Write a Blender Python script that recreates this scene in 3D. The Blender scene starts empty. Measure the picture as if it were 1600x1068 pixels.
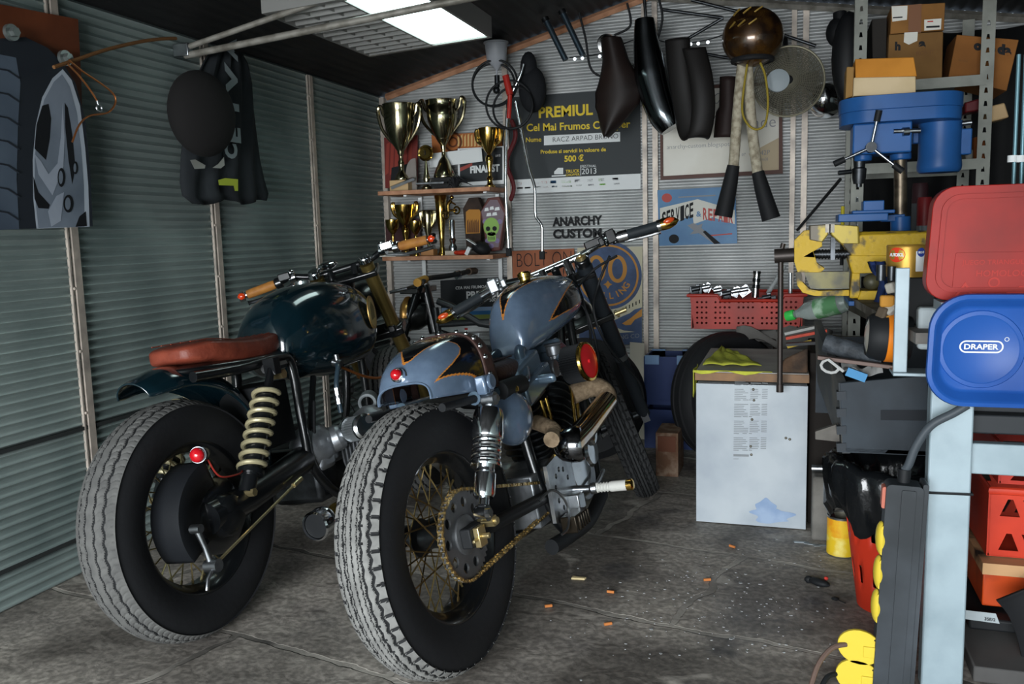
import bpy, math, random
from math import sin, cos, pi, radians, sqrt
from mathutils import Vector, Matrix
from mathutils.geometry import tessellate_polygon
random.seed(7)
SC = bpy.context.scene
COL = SC.collection
# ---------------------------------------------------------------- camera
CAM_H, FPX = 1.1, 1330.65
YAW, PITCH, ROLL = radians(18.2196), radians(7.2074), radians(-1.5767)
_f = Vector((-sin(YAW)*cos(PITCH), cos(YAW)*cos(PITCH), -sin(PITCH)))
_r0 = Vector((cos(YAW), sin(YAW), 0)); _u0 = _r0.cross(_f)
CR = _r0*cos(ROLL) + _u0*sin(ROLL); CU = -_r0*sin(ROLL) + _u0*cos(ROLL); CF = _f
cam = bpy.data.cameras.new('camera'); cam_o = bpy.data.objects.new('camera', cam); COL.objects.link(cam_o)
cam.sensor_width = 36.0; cam.lens = 36.0*FPX/1600.0; cam.clip_start = .02
mw = Matrix((CR, CU, -CF)).transposed().to_4x4(); mw.translation = (0, 0, CAM_H); cam_o.matrix_world = mw
SC.camera = cam_o
# ---------------------------------------------------------------- light and exposure
SC.view_settings.view_transform = 'Standard'; SC.view_settings.look = 'None'
SC.view_settings.exposure = 0.0; SC.view_settings.gamma = 1.0; SC.view_settings.use_curve_mapping = False
W = bpy.data.worlds.new('world'); SC.world = W; W.use_nodes = True
W.node_tree.nodes['Background'].inputs[0].default_value = (.62, .75, .9, 1)
W.node_tree.nodes['Background'].inputs[1].default_value = .5
def area(name, loc, rot, sx, sy, power, col):
    l = bpy.data.lights.new(name, 'AREA'); l.shape = 'RECTANGLE'; l.size = sx; l.size_y = sy; l.energy = power; l.color = col
    o = bpy.data.objects.new(name, l); o.location = loc; o.rotation_euler = rot; COL.objects.link(o); return o
area('door_daylight', (-.7, -3.4, 1.15), (radians(86), 0, 0), 3.2, 2.1, 540, (.93, .97, 1.0))
area('sky_daylight', (-.4, -3.2, 3.2), (radians(52), 0, radians(-2)), 5.0, 2.4, 560, (.90, .96, 1.0))
SC.cycles.use_denoising = True
SC.cycles.max_bounces = 8
# ---------------------------------------------------------------- finding places: a photo pixel on a plane of the room
def ray(x, y): return CF + CR*((x-800)/FPX) - CU*((y-534)/FPX)
O = Vector((0, 0, CAM_H))
def at(x, y, Y): d = ray(x, y); return O + d*(Y/d.y)
def atx(x, y, X): d = ray(x, y); return O + d*(X/d.x)
def fl(x, y, z=0.0): d = ray(x, y); return O + d*((z-CAM_H)/d.z)
# ---------------------------------------------------------------- colours and materials
def lin(c): return c/12.92 if c <= .04045 else ((c+.055)/1.055)**2.4
def hx(s):
    s = s.lstrip('#'); return tuple(lin(int(s[i:i+2], 16)/255) for i in (0, 2, 4)) + (1,)
_mats = {}
def M(name, col, rough=.5, metal=0., noise=None, bump=None, coat=0., emit=None, alpha=None, trans=0.):
    if name in _mats: return _mats[name]
    m = bpy.data.materials.new(name); m.use_nodes = True; nt = m.node_tree; b = nt.nodes['Principled BSDF']
    c = hx(col) if isinstance(col, str) else col
    b.inputs['Base Color'].default_value = c
    b.inputs['Specular IOR Level'].default_value = .22 if rough >= .36 and not metal and not coat else .5
    b.inputs['Roughness'].default_value = rough; b.inputs['Metallic'].default_value = metal
    b.inputs['Coat Weight'].default_value = coat; b.inputs['Coat Roughness'].default_value = .06
    if trans: b.inputs['Transmission Weight'].default_value = trans; b.inputs['IOR'].default_value = 1.2
    if emit: b.inputs['Emission Color'].default_value = c; b.inputs['Emission Strength'].default_value = emit
    if noise or bump:
        tc = nt.nodes.new('ShaderNodeTexCoord')
    if noise:                                   # (second colour, scale, low, high)
        n = nt.nodes.new('ShaderNodeTexNoise'); n.inputs['Scale'].default_value = noise[1]; n.inputs['Detail'].default_value = 6
        r = nt.nodes.new('ShaderNodeValToRGB'); r.color_ramp.elements[0].position = noise[2]; r.color_ramp.elements[1].position = noise[3]
        r.color_ramp.elements[0].color = c; r.color_ramp.elements[1].color = hx(noise[0])
        nt.links.new(tc.outputs['Object'], n.inputs['Vector']); nt.links.new(n.outputs['Fac'], r.inputs['Fac'])
        nt.links.new(r.outputs['Color'], b.inputs['Base Color'])
    if bump:                                    # (scale, strength)
        n = nt.nodes.new('ShaderNodeTexNoise'); n.inputs['Scale'].default_value = bump[0]; n.inputs['Detail'].default_value = 5
        u = nt.nodes.new('ShaderNodeBump'); u.inputs['Strength'].default_value = bump[1]; u.inputs['Distance'].default_value = .01
        nt.links.new(tc.outputs['Object'], n.inputs['Vector']); nt.links.new(n.outputs['Fac'], u.inputs['Height'])
        nt.links.new(u.outputs['Normal'], b.inputs['Normal'])
    _mats[name] = m; return m
BLK = M('black enamel', '#0d0f11', .28, coat=.4)
BLKM = M('matte black', '#17191b', .6)
RUB = M('black rubber', '#1b1c1e', .65, bump=(60, .1))
DUST = M('dusty tread rubber', '#7c7c79', .9, noise=('#636361', 30, .35, .7))
DUST2 = M('dark dusty tread rubber', '#5a5a58', .9, noise=('#4b4b4a', 30, .35, .7)); UNLIT = M('unlit black tread', '#343536', .85)  # the black tread carries the unlit front tyre's shade in its colour
GRV = M('groove rubber', '#1d1e1f', .8)
CHR = M('chrome', '#dfe2e5', .13, 1.)
STL = M('brushed steel', '#a9adb0', .32, 1., noise=('#85888b', 25, .4, .7))
DSTL = M('dark steel', '#4a4d50', .4, .9, noise=('#2d2f31', 14, .4, .65))
ALU = M('cast aluminium', '#9a9ea2', .42, .8, noise=('#6d7175', 12, .35, .7), bump=(50, .15))
GOLD = M('gold plating', '#d9b35c', .16, 1.)
BRASS = M('brass', '#c4b283', .3, .9)
BRONZE = M('bronze spoke', '#a3895c', .32, 1.)
WHT = M('white paint', '#d9dddd', .5)
RED = M('red lens', '#b3121c', .12, coat=.6)
WOODL = M('pale wood', '#b98a6c', .6, noise=('#8d6248', 18, .35, .7))
WOODD = M('dark wood', '#3a2d25', .7, noise=('#221a16', 18, .35, .7))
CARD = M('cardboard', '#8f6435', .85, noise=('#77512a', 6, .35, .7))
# ---------------------------------------------------------------- mesh builder
def basis(axis):
    a = Vector(axis).normalized(); t = Vector((0, 0, 1)) if abs(a.z) < .9 else Vector((1, 0, 0))
    x = t.cross(a).normalized(); y = a.cross(x); return x, y, a
def frame(o, axis):
    x, y, a = basis(axis); m = Matrix((x, y, a)).transposed().to_4x4(); m.translation = Vector(o); return m
def smooth_path(pts, n=6, closed=False):
    P = [Vector(p) for p in pts]; L = len(P); out = []
    for i in range(L if closed else L-1):
        if closed: p0, p1, p2, p3 = P[i-1], P[i], P[(i+1) % L], P[(i+2) % L]
        else: p0, p1, p2, p3 = P[max(i-1, 0)], P[i], P[i+1], P[min(i+2, L-1)]
        for k in range(n):
            t = k/n
            out.append(.5*((2*p1) + (p2-p0)*t + (2*p0-5*p1+4*p2-p3)*t*t + (3*p1-p0-3*p2+p3)*t**3))
    if not closed: out.append(P[-1])
    return out
class MB:
    def __init__(s): s.v = []; s.f = []; s.m = []; s.k = 0; s.T = Matrix()
    def slot(s, k): s.k = k; return s
    def add(s, vs, fs):
        n = len(s.v); s.v += [s.T @ Vector(p) for p in vs]
        s.f += [[n+i for i in q] for q in fs]; s.m += [s.k]*len(fs); return s
    def box(s, c, d, R=None):
        x, y, z = d[0]/2, d[1]/2, d[2]/2
        vs = [Vector((a*x, b*y, e*z)) for e in (-1, 1) for b in (-1, 1) for a in (-1, 1)]
        if R is not None: vs = [R @ p for p in vs]
        c = Vector(c)
        return s.add([p+c for p in vs], [(0, 2, 3, 1), (4, 5, 7, 6), (0, 1, 5, 4), (1, 3, 7, 5), (3, 2, 6, 7), (2, 0, 4, 6)])
    def hexa(s, q):                             # eight corners: four below, four above, same order
        return s.add(q, [(3, 2, 1, 0), (4, 5, 6, 7), (0, 1, 5, 4), (1, 2, 6, 5), (2, 3, 7, 6), (3, 0, 4, 7)])
    def rings(s, rows, closed=True, cap0=False, cap1=False, loop=False):
        n = len(rows[0]); vs = [p for r in rows for p in r]; fs = []; L = len(rows)
        for i in range(L if loop else L-1):
            j = (i+1) % L
            for k in range(n if closed else n-1):
                l = (k+1) % n; fs.append((i*n+k, i*n+l, j*n+l, j*n+k))
        if cap0: fs.append(list(range(n))[::-1])
        if cap1: fs.append([(L-1)*n+k for k in range(n)])
        return s.add(vs, fs)
    def cyl(s, p0, p1, r0, r1=None, n=16, caps=True):
        p0, p1 = Vector(p0), Vector(p1); x, y, a = basis(p1-p0); r1 = r0 if r1 is None else r1
        return s.rings([[p+x*(r*cos(2*pi*k/n))+y*(r*sin(2*pi*k/n)) for k in range(n)] for p, r in ((p0, r0), (p1, r1))], True, caps, caps)
    def tube(s, pts, r, n=10, closed=False, caps=True):
        P = [Vector(p) for p in pts]; L = len(P); rr = r if isinstance(r, (list, tuple)) else [r]*L
        T = []
        for i in range(L):
            a = P[i-1] if (closed or i) else P[0]; b = P[(i+1) % L] if (closed or i < L-1) else P[-1]
            T.append((b-a).normalized())
        x, y, _ = basis(T[0]); rows = []
        for i in range(L):
            if i:
                ax = T[i-1].cross(T[i])
                if ax.length > 1e-7:
                    q = Matrix.Rotation(T[i-1].angle(T[i]), 3, ax.normalized()); x = q @ x; y = q @ y
            rows.append([P[i]+x*(rr[i]*cos(2*pi*k/n))+y*(rr[i]*sin(2*pi*k/n)) for k in range(n)])
        return s.rings(rows, True, caps and not closed, caps and not closed, closed)
    def lathe(s, prof, o=(0, 0, 0), axis=(0, 0, 1), n=28, caps=True, loop=False):   # prof: (radius, height)
        m = frame(o, axis)
        rows = [[m @ Vector((max(r, 1e-5)*cos(2*pi*k/n), max(r, 1e-5)*sin(2*pi*k/n), h)) for k in range(n)] for r, h in prof]
        return s.rings(rows, True, caps and not loop, caps and not loop, loop)
    def ell(s, c, d, n=20, R=None, m=None):
        m = m or n//2; c = Vector(c); rows = []
        for i in range(m+1):
            t = pi*i/m; rr = max(sin(t), 1e-4)
            row = [Vector((d[0]*rr*cos(2*pi*k/n), d[1]*rr*sin(2*pi*k/n), -d[2]*cos(t))) for k in range(n)]
            rows.append([c+(R @ p if R is not None else p) for p in row])
        return s.rings(rows, True, True, True)
    def torus(s, c, axis, R, r, n=32, k=8, a0=0, a1=2*pi):
        x, y, a = basis(axis); c = Vector(c); cl = abs(a1-a0-2*pi) < 1e-6; L = n if cl else n+1
        return s.tube([c+x*(R*cos(a0+(a1-a0)*i/n))+y*(R*sin(a0+(a1-a0)*i/n)) for i in range(L)], r, k, cl)
    def helix(s, p0, p1, R, r, turns, n=14, k=6):
        p0, p1 = Vector(p0), Vector(p1); x, y, a = basis(p1-p0); N = int(turns*n)
        return s.tube([p0+(p1-p0)*(i/N)+x*(R*cos(2*pi*i/n))+y*(R*sin(2*pi*i/n)) for i in range(N+1)], r, k)
    def plate(s, outer, th, m=None, holes=()):  # flat shape with holes, th thick along +z of m
        m = m or Matrix()
        loops = [[Vector((p[0], p[1], 0)) for p in outer]]+[[Vector((p[0], p[1], 0)) for p in h] for h in holes]
        flat = [p for l in loops for p in l]; tri = [list(t) for t in tessellate_polygon(loops)]
        tt = []
        for t in tri:
            a, b, c = (flat[i] for i in t)
            tt.append(t if (b-a).cross(c-a).z > 0 else t[::-1])
        N = len(flat); up = Vector((0, 0, th))
        vs = [m @ (p+up) for p in flat]+([m @ p for p in flat] if th else [])
        fs = list(tt)
        if th:
            fs += [[N+i for i in t[::-1]] for t in tt]; o = 0
            for l in loops:
                k = len(l); area2 = sum(l[i].x*l[(i+1) % k].y-l[(i+1) % k].x*l[i].y for i in range(k)); first = l is loops[0]
                for i in range(k):
                    a, b = o+i, o+(i+1) % k
                    fs.append((N+a, N+b, b, a) if (area2 > 0) == first else (N+b, N+a, a, b))
                o += k
        return s.add(vs, fs)
    def text(s, body, m, width=None, size=1., th=0., bold=0., align=0., height=None):   # written in the xy plane of m
        cu = bpy.data.curves.new('t', 'FONT'); cu.body = body; cu.size = 1; cu.offset = bold; cu.resolution_u = 3; cu.extrude = th/2 if not width and not height else 0
        ob = bpy.data.objects.new('t', cu); me = ob.to_mesh()
        vs = [v.co.copy() for v in me.vertices]; fs = [list(p.vertices) for p in me.polygons]; ob.to_mesh_clear()
        bpy.data.objects.remove(ob); bpy.data.curves.remove(cu)
        if not vs: return s
        x0 = min(v.x for v in vs); x1 = max(v.x for v in vs); y0 = min(v.y for v in vs); y1 = max(v.y for v in vs)
        sx = width/(x1-x0) if width else (height/(y1-y0) if height else size); sy = height/(y1-y0) if height else sx
        return s.add([m @ Vector(((v.x-x0-align*(x1-x0))*sx, (v.y-(y0 if height else 0))*sy, v.z+th)) for v in vs], fs)
    def build(s, name, mats, parent=None, bev=0., angle=38, solid=0., sub=0, base=None):
        me = bpy.data.meshes.new(name)
        org = Vector((0, 0, 0))
        if parent is None and s.v:
            if base is not None: org = Vector(base)
            else:
                xs = [p.x for p in s.v]; ys = [p.y for p in s.v]; zs = [p.z for p in s.v]
                org = Vector(((min(xs)+max(xs))/2, (min(ys)+max(ys))/2, min(zs)))
        me.from_pydata([tuple(p-org) for p in s.v], [], s.f); me.update()
        for mm in (mats if isinstance(mats, (list, tuple)) else [mats]): me.materials.append(mm)
        me.polygons.foreach_set('material_index', s.m)
        if angle:
            me.shade_smooth()
            me.set_sharp_from_angle(angle=radians(angle))
        o = bpy.data.objects.new(name, me); COL.objects.link(o); o.location = org
        if parent is not None:
            o.parent = parent; p = parent
            if '_local' not in root_of(parent): o.matrix_parent_inverse = abs_matrix(parent).inverted()
        if solid: q = o.modifiers.new('thickness', 'SOLIDIFY'); q.thickness = solid; q.offset = -1
        if bev: q = o.modifiers.new('bevel', 'BEVEL'); q.width = bev; q.segments = 2; q.limit_method = 'ANGLE'; q.angle_limit = radians(40)
        if sub: q = o.modifiers.new('subdivision', 'SUBSURF'); q.levels = sub; q.render_levels = sub
        return o
def root_of(o):
    while o.parent: o = o.parent
    return o
def abs_matrix(o):                              # world matrix without waiting for the scene to update
    m = Matrix.LocRotScale(o.location, o.rotation_euler, o.scale)
    return abs_matrix(o.parent) @ o.matrix_parent_inverse @ m if o.parent else m
def tag(o, label, cat, group=None, kind=None):
    o['label'] = label; o['category'] = cat
    if group: o['group'] = group
    if kind: o['kind'] = kind
    return o
def thing(name, label, cat, loc=(0, 0, 0), group=None):
    o = bpy.data.objects.new(name, None); o.empty_display_size = .05; COL.objects.link(o); o.location = loc
    return tag(o, label, cat, group)
def struct(o): o['kind'] = 'structure'; return o
def copy_tree(o, parent=None):
    c = o.copy(); COL.objects.link(c)
    if parent is not None: c.parent = parent
    for ch in list(o.children): copy_tree(ch, c)
    return c
def V(*a): return Vector(a[0]) if len(a) == 1 else Vector(a)
def circle(r, n=24, cx=0, cy=0): return [(cx+r*cos(2*pi*i/n), cy+r*sin(2*pi*i/n)) for i in range(n)]
def rrect(w, h, r, n=6):
    out = []
    for cx, cy, a in ((w/2-r, h/2-r, 0), (-w/2+r, h/2-r, 90), (-w/2+r, -h/2+r, 180), (w/2-r, -h/2+r, 270)):
        out += [(cx+r*cos(radians(a+90*i/n)), cy+r*sin(radians(a+90*i/n))) for i in range(n+1)]
    return out
def wallm(p, x=(1, 0, 0), y=(0, 0, 1)):         # matrix of an upright sheet facing the door
    x = Vector(x).normalized(); y = Vector(y).normalized(); z = x.cross(y)
    m = Matrix((x, y, z)).transposed().to_4x4(); m.translation = Vector(p); return m
# ================================================================ the setting
XL, XR, YB, YF, EAVE = -2.275, 1.3, 4.6, -1.2, 1.9
RIDGE_X = -.72; RIDGE_Z = 2.31
def roof_z(x): return EAVE+(RIDGE_Z-EAVE)*(x-XL)/(RIDGE_X-XL) if x < RIDGE_X else RIDGE_Z-(RIDGE_Z-EAVE)*(x-RIDGE_X)/(XR+.5-RIDGE_X)
def floor_material():
    m = bpy.data.materials.new('stained concrete'); m.use_nodes = True; nt = m.node_tree; b = nt.nodes['Principled BSDF']; N = nt.nodes.new; L = nt.links.new
    tc = N('ShaderNodeTexCoord')
    def noise(sc, det=8, dist=0.):
        n = N('ShaderNodeTexNoise'); n.inputs['Scale'].default_value = sc; n.inputs['Detail'].default_value = det; n.inputs['Distortion'].default_value = dist
        L(tc.outputs['Object'], n.inputs['Vector']); return n.outputs['Fac']
    def ramp(src, a, b_, ca, cb):
        r = N('ShaderNodeValToRGB'); r.color_ramp.elements[0].position = a; r.color_ramp.elements[1].position = b_
        r.color_ramp.elements[0].color = ca; r.color_ramp.elements[1].color = cb; L(src, r.inputs['Fac']); return r.outputs['Color']
    def mix(f, a, c):
        x = N('ShaderNodeMix'); x.data_type = 'RGBA'; L(f, x.inputs['Factor'])
        for s_, i in ((a, 6), (c, 7)):
            if isinstance(s_, tuple): x.inputs[i].default_value = s_
            else: L(s_, x.inputs[i])
        return x.outputs[2]
    g = lambda v: (v, v, v, 1)
    base = ramp(noise(2.2, 8, .4), .3, .7, hx('#6f6a65'), hx('#b3aca1'))
    stain = ramp(noise(1.1, 6, 1.2), .44, .60, g(0), g(.9))
    c = mix(stain, base, hx('#5c5751'))
    oil = ramp(noise(3.1, 4, .3), .60, .70, g(0), g(.8)); c = mix(oil, c, hx('#414042'))
    fine = ramp(noise(55, 6), .42, .6, g(.55), g(1.1))
    mm = N('ShaderNodeMix'); mm.data_type = 'RGBA'; mm.blend_type = 'MULTIPLY'; mm.inputs['Factor'].default_value = .8; L(c, mm.inputs[6]); L(fine, mm.inputs[7]); c = mm.outputs[2]
    pale = ramp(noise(5, 8, .9), .60, .70, g(0), g(.6)); c = mix(pale, c, hx('#b5afa5'))
    # cracks between the uneven slabs
    sep = N('ShaderNodeMapping'); sep.inputs['Scale'].default_value = (1.05, 1.3, 1); sep.inputs['Rotation'].default_value = (0, 0, .22); sep.inputs['Location'].default_value = (.35, .1, 0)
    L(tc.outputs['Object'], sep.inputs['Vector'])
    nz = N('ShaderNodeTexNoise'); nz.inputs['Scale'].default_value = 5; nz.inputs['Detail'].default_value = 5; L(tc.outputs['Object'], nz.inputs['Vector'])
    ad = N('ShaderNodeVectorMath'); ad.operation = 'MULTIPLY_ADD'; L(nz.outputs['Color'], ad.inputs[0]); ad.inputs[1].default_value = (.12, .12, 0); L(sep.outputs['Vector'], ad.inputs[2])
    br = N('ShaderNodeTexBrick'); br.inputs['Scale'].default_value = 1.0; br.inputs['Mortar Size'].default_value = .014; br.inputs['Mortar Smooth'].default_value = .3
    br.inputs['Brick Width'].default_value = 1.1; br.inputs['Row Height'].default_value = .75
    L(ad.outputs['Vector'], br.inputs['Vector'])
    joint = ramp(noise(1.7, 3), .42, .58, hx('#3a3835'), hx('#a39e95'))
    fac = ramp(br.outputs['Fac'], .2, .9, g(0), g(.85)); c = mix(fac, c, joint)
    L(c, b.inputs['Base Color'])
    L(ramp(noise(2.4, 5), .35, .65, g(.5), g(.8)), b.inputs['Roughness'])
    h = N('ShaderNodeMath'); h.operation = 'MULTIPLY_ADD'; L(noise(14, 9, .5), h.inputs[0]); h.inputs[1].default_value = 1.
    h2 = N('ShaderNodeMath'); h2.operation = 'MULTIPLY'; L(br.outputs['Fac'], h2.inputs[0]); h2.inputs[1].default_value = -.6; L(h2.outputs[0], h.inputs[2])
    u = N('ShaderNodeBump'); u.inputs['Strength'].default_value = .5; u.inputs['Distance'].default_value = .012; L(h.outputs[0], u.inputs['Height']); L(u.outputs['Normal'], b.inputs['Normal'])
    return m
mb = MB(); mb.box(((XL+XR)/2, (YB-3)/2, -.05), (XR-XL+.3, YB+3.3, .1)); struct(mb.build('floor', floor_material(), base=(0, 0, 0)))
ZINC = M('weathered zinc sheet', '#95a19e', .42, .3, noise=('#72807e', 2.5, .35, .7))
ZINCB = M('pale zinc sheet', '#b0b2b1', .5, .35, noise=('#949797', 5, .35, .7))
TRIMM = M('galvanised strip', '#b9aea2', .5, .35, noise=('#8f877f', 12, .4, .7))
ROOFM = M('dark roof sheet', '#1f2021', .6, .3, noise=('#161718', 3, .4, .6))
def corrugated(p0, p1, z0, z1, nrm, pitch=.031, amp=.0055, top=None, nu=2):
    mb = MB(); n = int((z1-z0)/pitch*6); rows = []
    for i in range(n+1):
        z = z0+(z1-z0)*i/n; o = amp*sin(2*pi*z/pitch)
        a, b = Vector(p0), Vector(p1)
        rows.append([Vector(((a.x+(b.x-a.x)*t/(nu-1))+nrm[0]*o, (a.y+(b.y-a.y)*t/(nu-1))+nrm[1]*o, z)) for t in range(nu)])
    mb.rings(rows, False); return mb
struct(corrugated((XL, YF, 0), (XL, YB, 0), 0, EAVE+.02, (1, 0), .031, .0095).build('wall_left', ZINC, angle=60))
struct(corrugated((XR, YB, 0), (XR, YF, 0), 0, EAVE+.1, (-1, 0)).build('wall_right', ZINC, angle=60))
# back wall with a gable top
mb = MB(); pitch = .031; n = int(RIDGE_Z/pitch*6); rows = []
for i in range(n+1):
    z = RIDGE_Z*i/n; o = -.0055*sin(2*pi*z/pitch)
    xa, xb = XL, XR
    if z > EAVE: xa = XL+(z-EAVE)/(RIDGE_Z-EAVE)*(RIDGE_X-XL)
    zr = roof_z(XR)
    if z > zr: xb = XR-(z-zr)/(RIDGE_Z-zr)*(XR-RIDGE_X)
    rows.append([Vector((xa, YB+o, z)), Vector((xb, YB+o, z))])
mb.rings(rows, False); struct(mb.build('wall_back', ZINCB, angle=60))
mb = MB()                                        # roof: two ribbed slopes
for xa, xb in ((XL-.05, RIDGE_X), (RIDGE_X, XR+.05)):
    n = int(abs(xb-xa)/.05*4); rows = []
    for i in range(n+1):
        x = xa+(xb-xa)*i/n; z = roof_z(x)+.004*sin(2*pi*x/.05)+.012
        rows.append([Vector((x, YF-.02, z)), Vector((x, YB+.03, z))])
    mb.rings(rows, False)
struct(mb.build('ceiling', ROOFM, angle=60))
mb = MB(); mb.box(((XL+XR)/2, YF+.02, 1.95), (XR-XL, .05, .84)); struct(mb.build('wall_front', ZINC))   # the lintel over the open door
k = 0
for (x0, y0), Yp in (((104.5, 365), None), ((332, 340), None), ((484, 200), None)):
    p = atx(x0, y0, XL+.012)
    mb = MB(); mb.box((XL+.012, p.y+.028, EAVE/2), (.012, .028, EAVE)); mb.box((XL+.010, p.y+.001, EAVE/2), (.010, .006, EAVE))
    for q in range(9): mb.ell((XL+.014, p.y+.008, .12+.21*q), (.006, .006, .006), 8)
    k += 1; struct(mb.build('trim_%d' % k, TRIMM))
for x0, y0 in ((1016, 360), (1247, 220), (796, 350)):
    p = at(x0, y0, YB-.012); top = roof_z(p.x)-.02
    mb = MB()
    if x0 == 796: mb.box((p.x, YB-.02, top/2), (.03, .02, top))
    else:
        mb.box((p.x-.025, YB-.015, top/2), (.024, .018, top)); mb.box((p.x+.03, YB-.015, top/2), (.028, .018, top))
    k += 1; struct(mb.build('trim_%d' % k, TRIMM))
mb = MB(); mb.box((XL+.02, YB-.02, EAVE/2), (.03, .03, EAVE)); k += 1; struct(mb.build('trim_%d' % k, TRIMM))
SEAM = M('dark sheet seam', '#2b2e2e', .7)
for y_ in (895, 706):
    z_ = atx(0, y_, XL+.01).z; mb = MB(); mb.box((XL+.008, (YF+YB)/2, z_), (.012, YB-YF-.1, .012)); k += 1; struct(mb.build('trim_%d' % k, SEAM))
# roof frame: rake bars on the back gable, a truss nearer the door
BAR = M('grey painted bar', '#8d8a82', .5, .3, noise=('#5f5b52', 20, .4, .7))
def bar(name, a, b, r, mat=BAR, sq=False):
    global k
    mb = MB()
    if sq: mb.cyl(a, b, r*1.4, n=4)
    else: mb.cyl(a, b, r, n=10)
    k += 1; return struct(mb.build('trim_%d' % k, mat))
bar('r', V(XL+.05, YB-.03, EAVE-.0), V(RIDGE_X, YB-.03, RIDGE_Z-.02), .014, WOODL, True)
bar('r', V(RIDGE_X, YB-.03, RIDGE_Z-.02), V(XR, YB-.03, roof_z(XR)-.02), .014, BAR, True)
yt = atx(290, 72, XL+.06).y; b0 = atx(292, 74, XL+.06)
pa = at(505, 0, yt); pb = at(640, 2, yt)
bar('t', b0, b0+(pa-b0)*1.5, .011); bar('t', b0+V(-.01, 0, -.03), b0+V(-.01, 0, -.03)+(pb-b0)*1.4, .013)
mb = MB(); mb.box(b0+V(-.02, 0, -.01), (.07, .03, .05)); k += 1; struct(mb.build('trim_%d' % k, STL, bev=.004))
# lattice of dark rods high in front of the back gable
for (a, b, Y) in (((1035, 15), (1130, 28), 4.4), ((1130, 28), (1050, 75), 4.4), ((1050, 75), (1145, 92), 4.4), ((1225, 55), (1275, 72), 4.4), ((1080, 0), (1160, 20), 4.4), ((1005, -20), (1012, 60), 4.45)):
    bar('l', at(*a, Y), at(*b, Y), .008, DSTL)
# ================================================================ the motorcycles
def bike_root(name, label, x, y, heading, lean):
    o = thing(name, label, 'motorcycle', (x, y, 0), None)
    o.rotation_euler = (-radians(lean), 0, radians(90-heading)); o['_local'] = 1; return o
def tri(t): t = t % 1; return 4*abs(t-.5)-1
def tyre(name, parent, R, W, pattern, nu=720, nv=110, rim=.215, mats=None, T=None):
    """a tyre round the y axis; the tread is cut with grooves"""
    prof = []                                    # (radius, y, tread position or None)
    sh = W*.5
    for i in range(7):
        t = i/6; prof.append((rim+(R*.93-rim)*t, -sh*(.82+.24*sin(pi*(t*.8+.05))), None))
    nt = nv-14
    for i in range(nt+1):
        s_ = -1+2*i/nt; prof.append((R-.0*R-(R*.062)*abs(s_)**2.3, sh*s_*1.0, s_))
    for i in range(7):
        t = 1-i/6; prof.append((rim+(R*.93-rim)*t, sh*(.82+.24*sin(pi*(t*.8+.05))), None))
    mb = MB(); 
    if T is not None: mb.T = T
    vs = []; fs = []; ms = []; NP = len(prof); dep = []
    for u in range(nu):
        a = 2*pi*u/nu; ca, sa = cos(a), sin(a); dr = []
        for r, y, s_ in prof:
            d = pattern(u/nu, s_) if s_ is not None else 0.
            dr.append(d); rr = r-d; vs.append((rr*ca, y, rr*sa))
        dep.append(dr)
    for u in range(nu):
        w = (u+1) % nu
        for k in range(NP-1):
            fs.append((u*NP+k, u*NP+k+1, w*NP+k+1, w*NP+k))
            if prof[k][2] is None or prof[k+1][2] is None: ms.append(0)
            else:
                d = (dep[u][k]+dep[u][k+1]+dep[w][k]+dep[w][k+1])/4
                ms.append(2 if d > .0022 else 1)
    mb.add(vs, fs); mb.m = ms
    return mb.build(name, mats or [RUB, DUST, GRV], parent, angle=60)
def groove(s_, c, w): return max(0., 1-abs(s_-c)/w)
def pat_champion(t, s_):                         # narrow saw-cut ribs in the middle, hexagonal blocks, saw-tooth shoulders
    d = 0.; z = tri(t*110)
    for c in (-.24, 0, .24): d = max(d, groove(s_, c+.022*z, .034)*1.1)
    z2 = tri(t*56)
    for g in (-1, 1):
        d = max(d, groove(s_*g, .38+.035*z2, .06)*1.5, groove(s_*g, .68-.05*z2, .065)*1.5)
        a = s_*g
        if .72 < a < .98:
            q = (t*56+.5) % 1; d = max(d, (1 if abs(q-.5) < .07+.35*max(0, a-.84) else 0))
        if .40 < a < .70:
            q = (t*56) % 1; d = max(d, .9*max(0, 1-abs(q-.5)/.05) if (a < .48 or a > .62) else 0)
    return .0055*min(1, d*1.4)
def pat_wave(t, s_):                             # four waved grooves with leaf-like sipes between
    z = tri(t*52); d = 0.
    for c in (-.62, -.22, .22, .62): d = max(d, groove(s_, c+.035*z, .06)*1.6)
    a = abs(s_)
    for lo, hi in ((.28, .56), (.68, .97)):
        if lo < a < hi:
            q = (t*104+(a-lo)*1.6+.25*sin((a-lo)/(hi-lo)*pi)) % 1; d = max(d, .55*max(0, 1-abs(q-.5)/.16))
    return .005*min(1, d*1.3)
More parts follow.
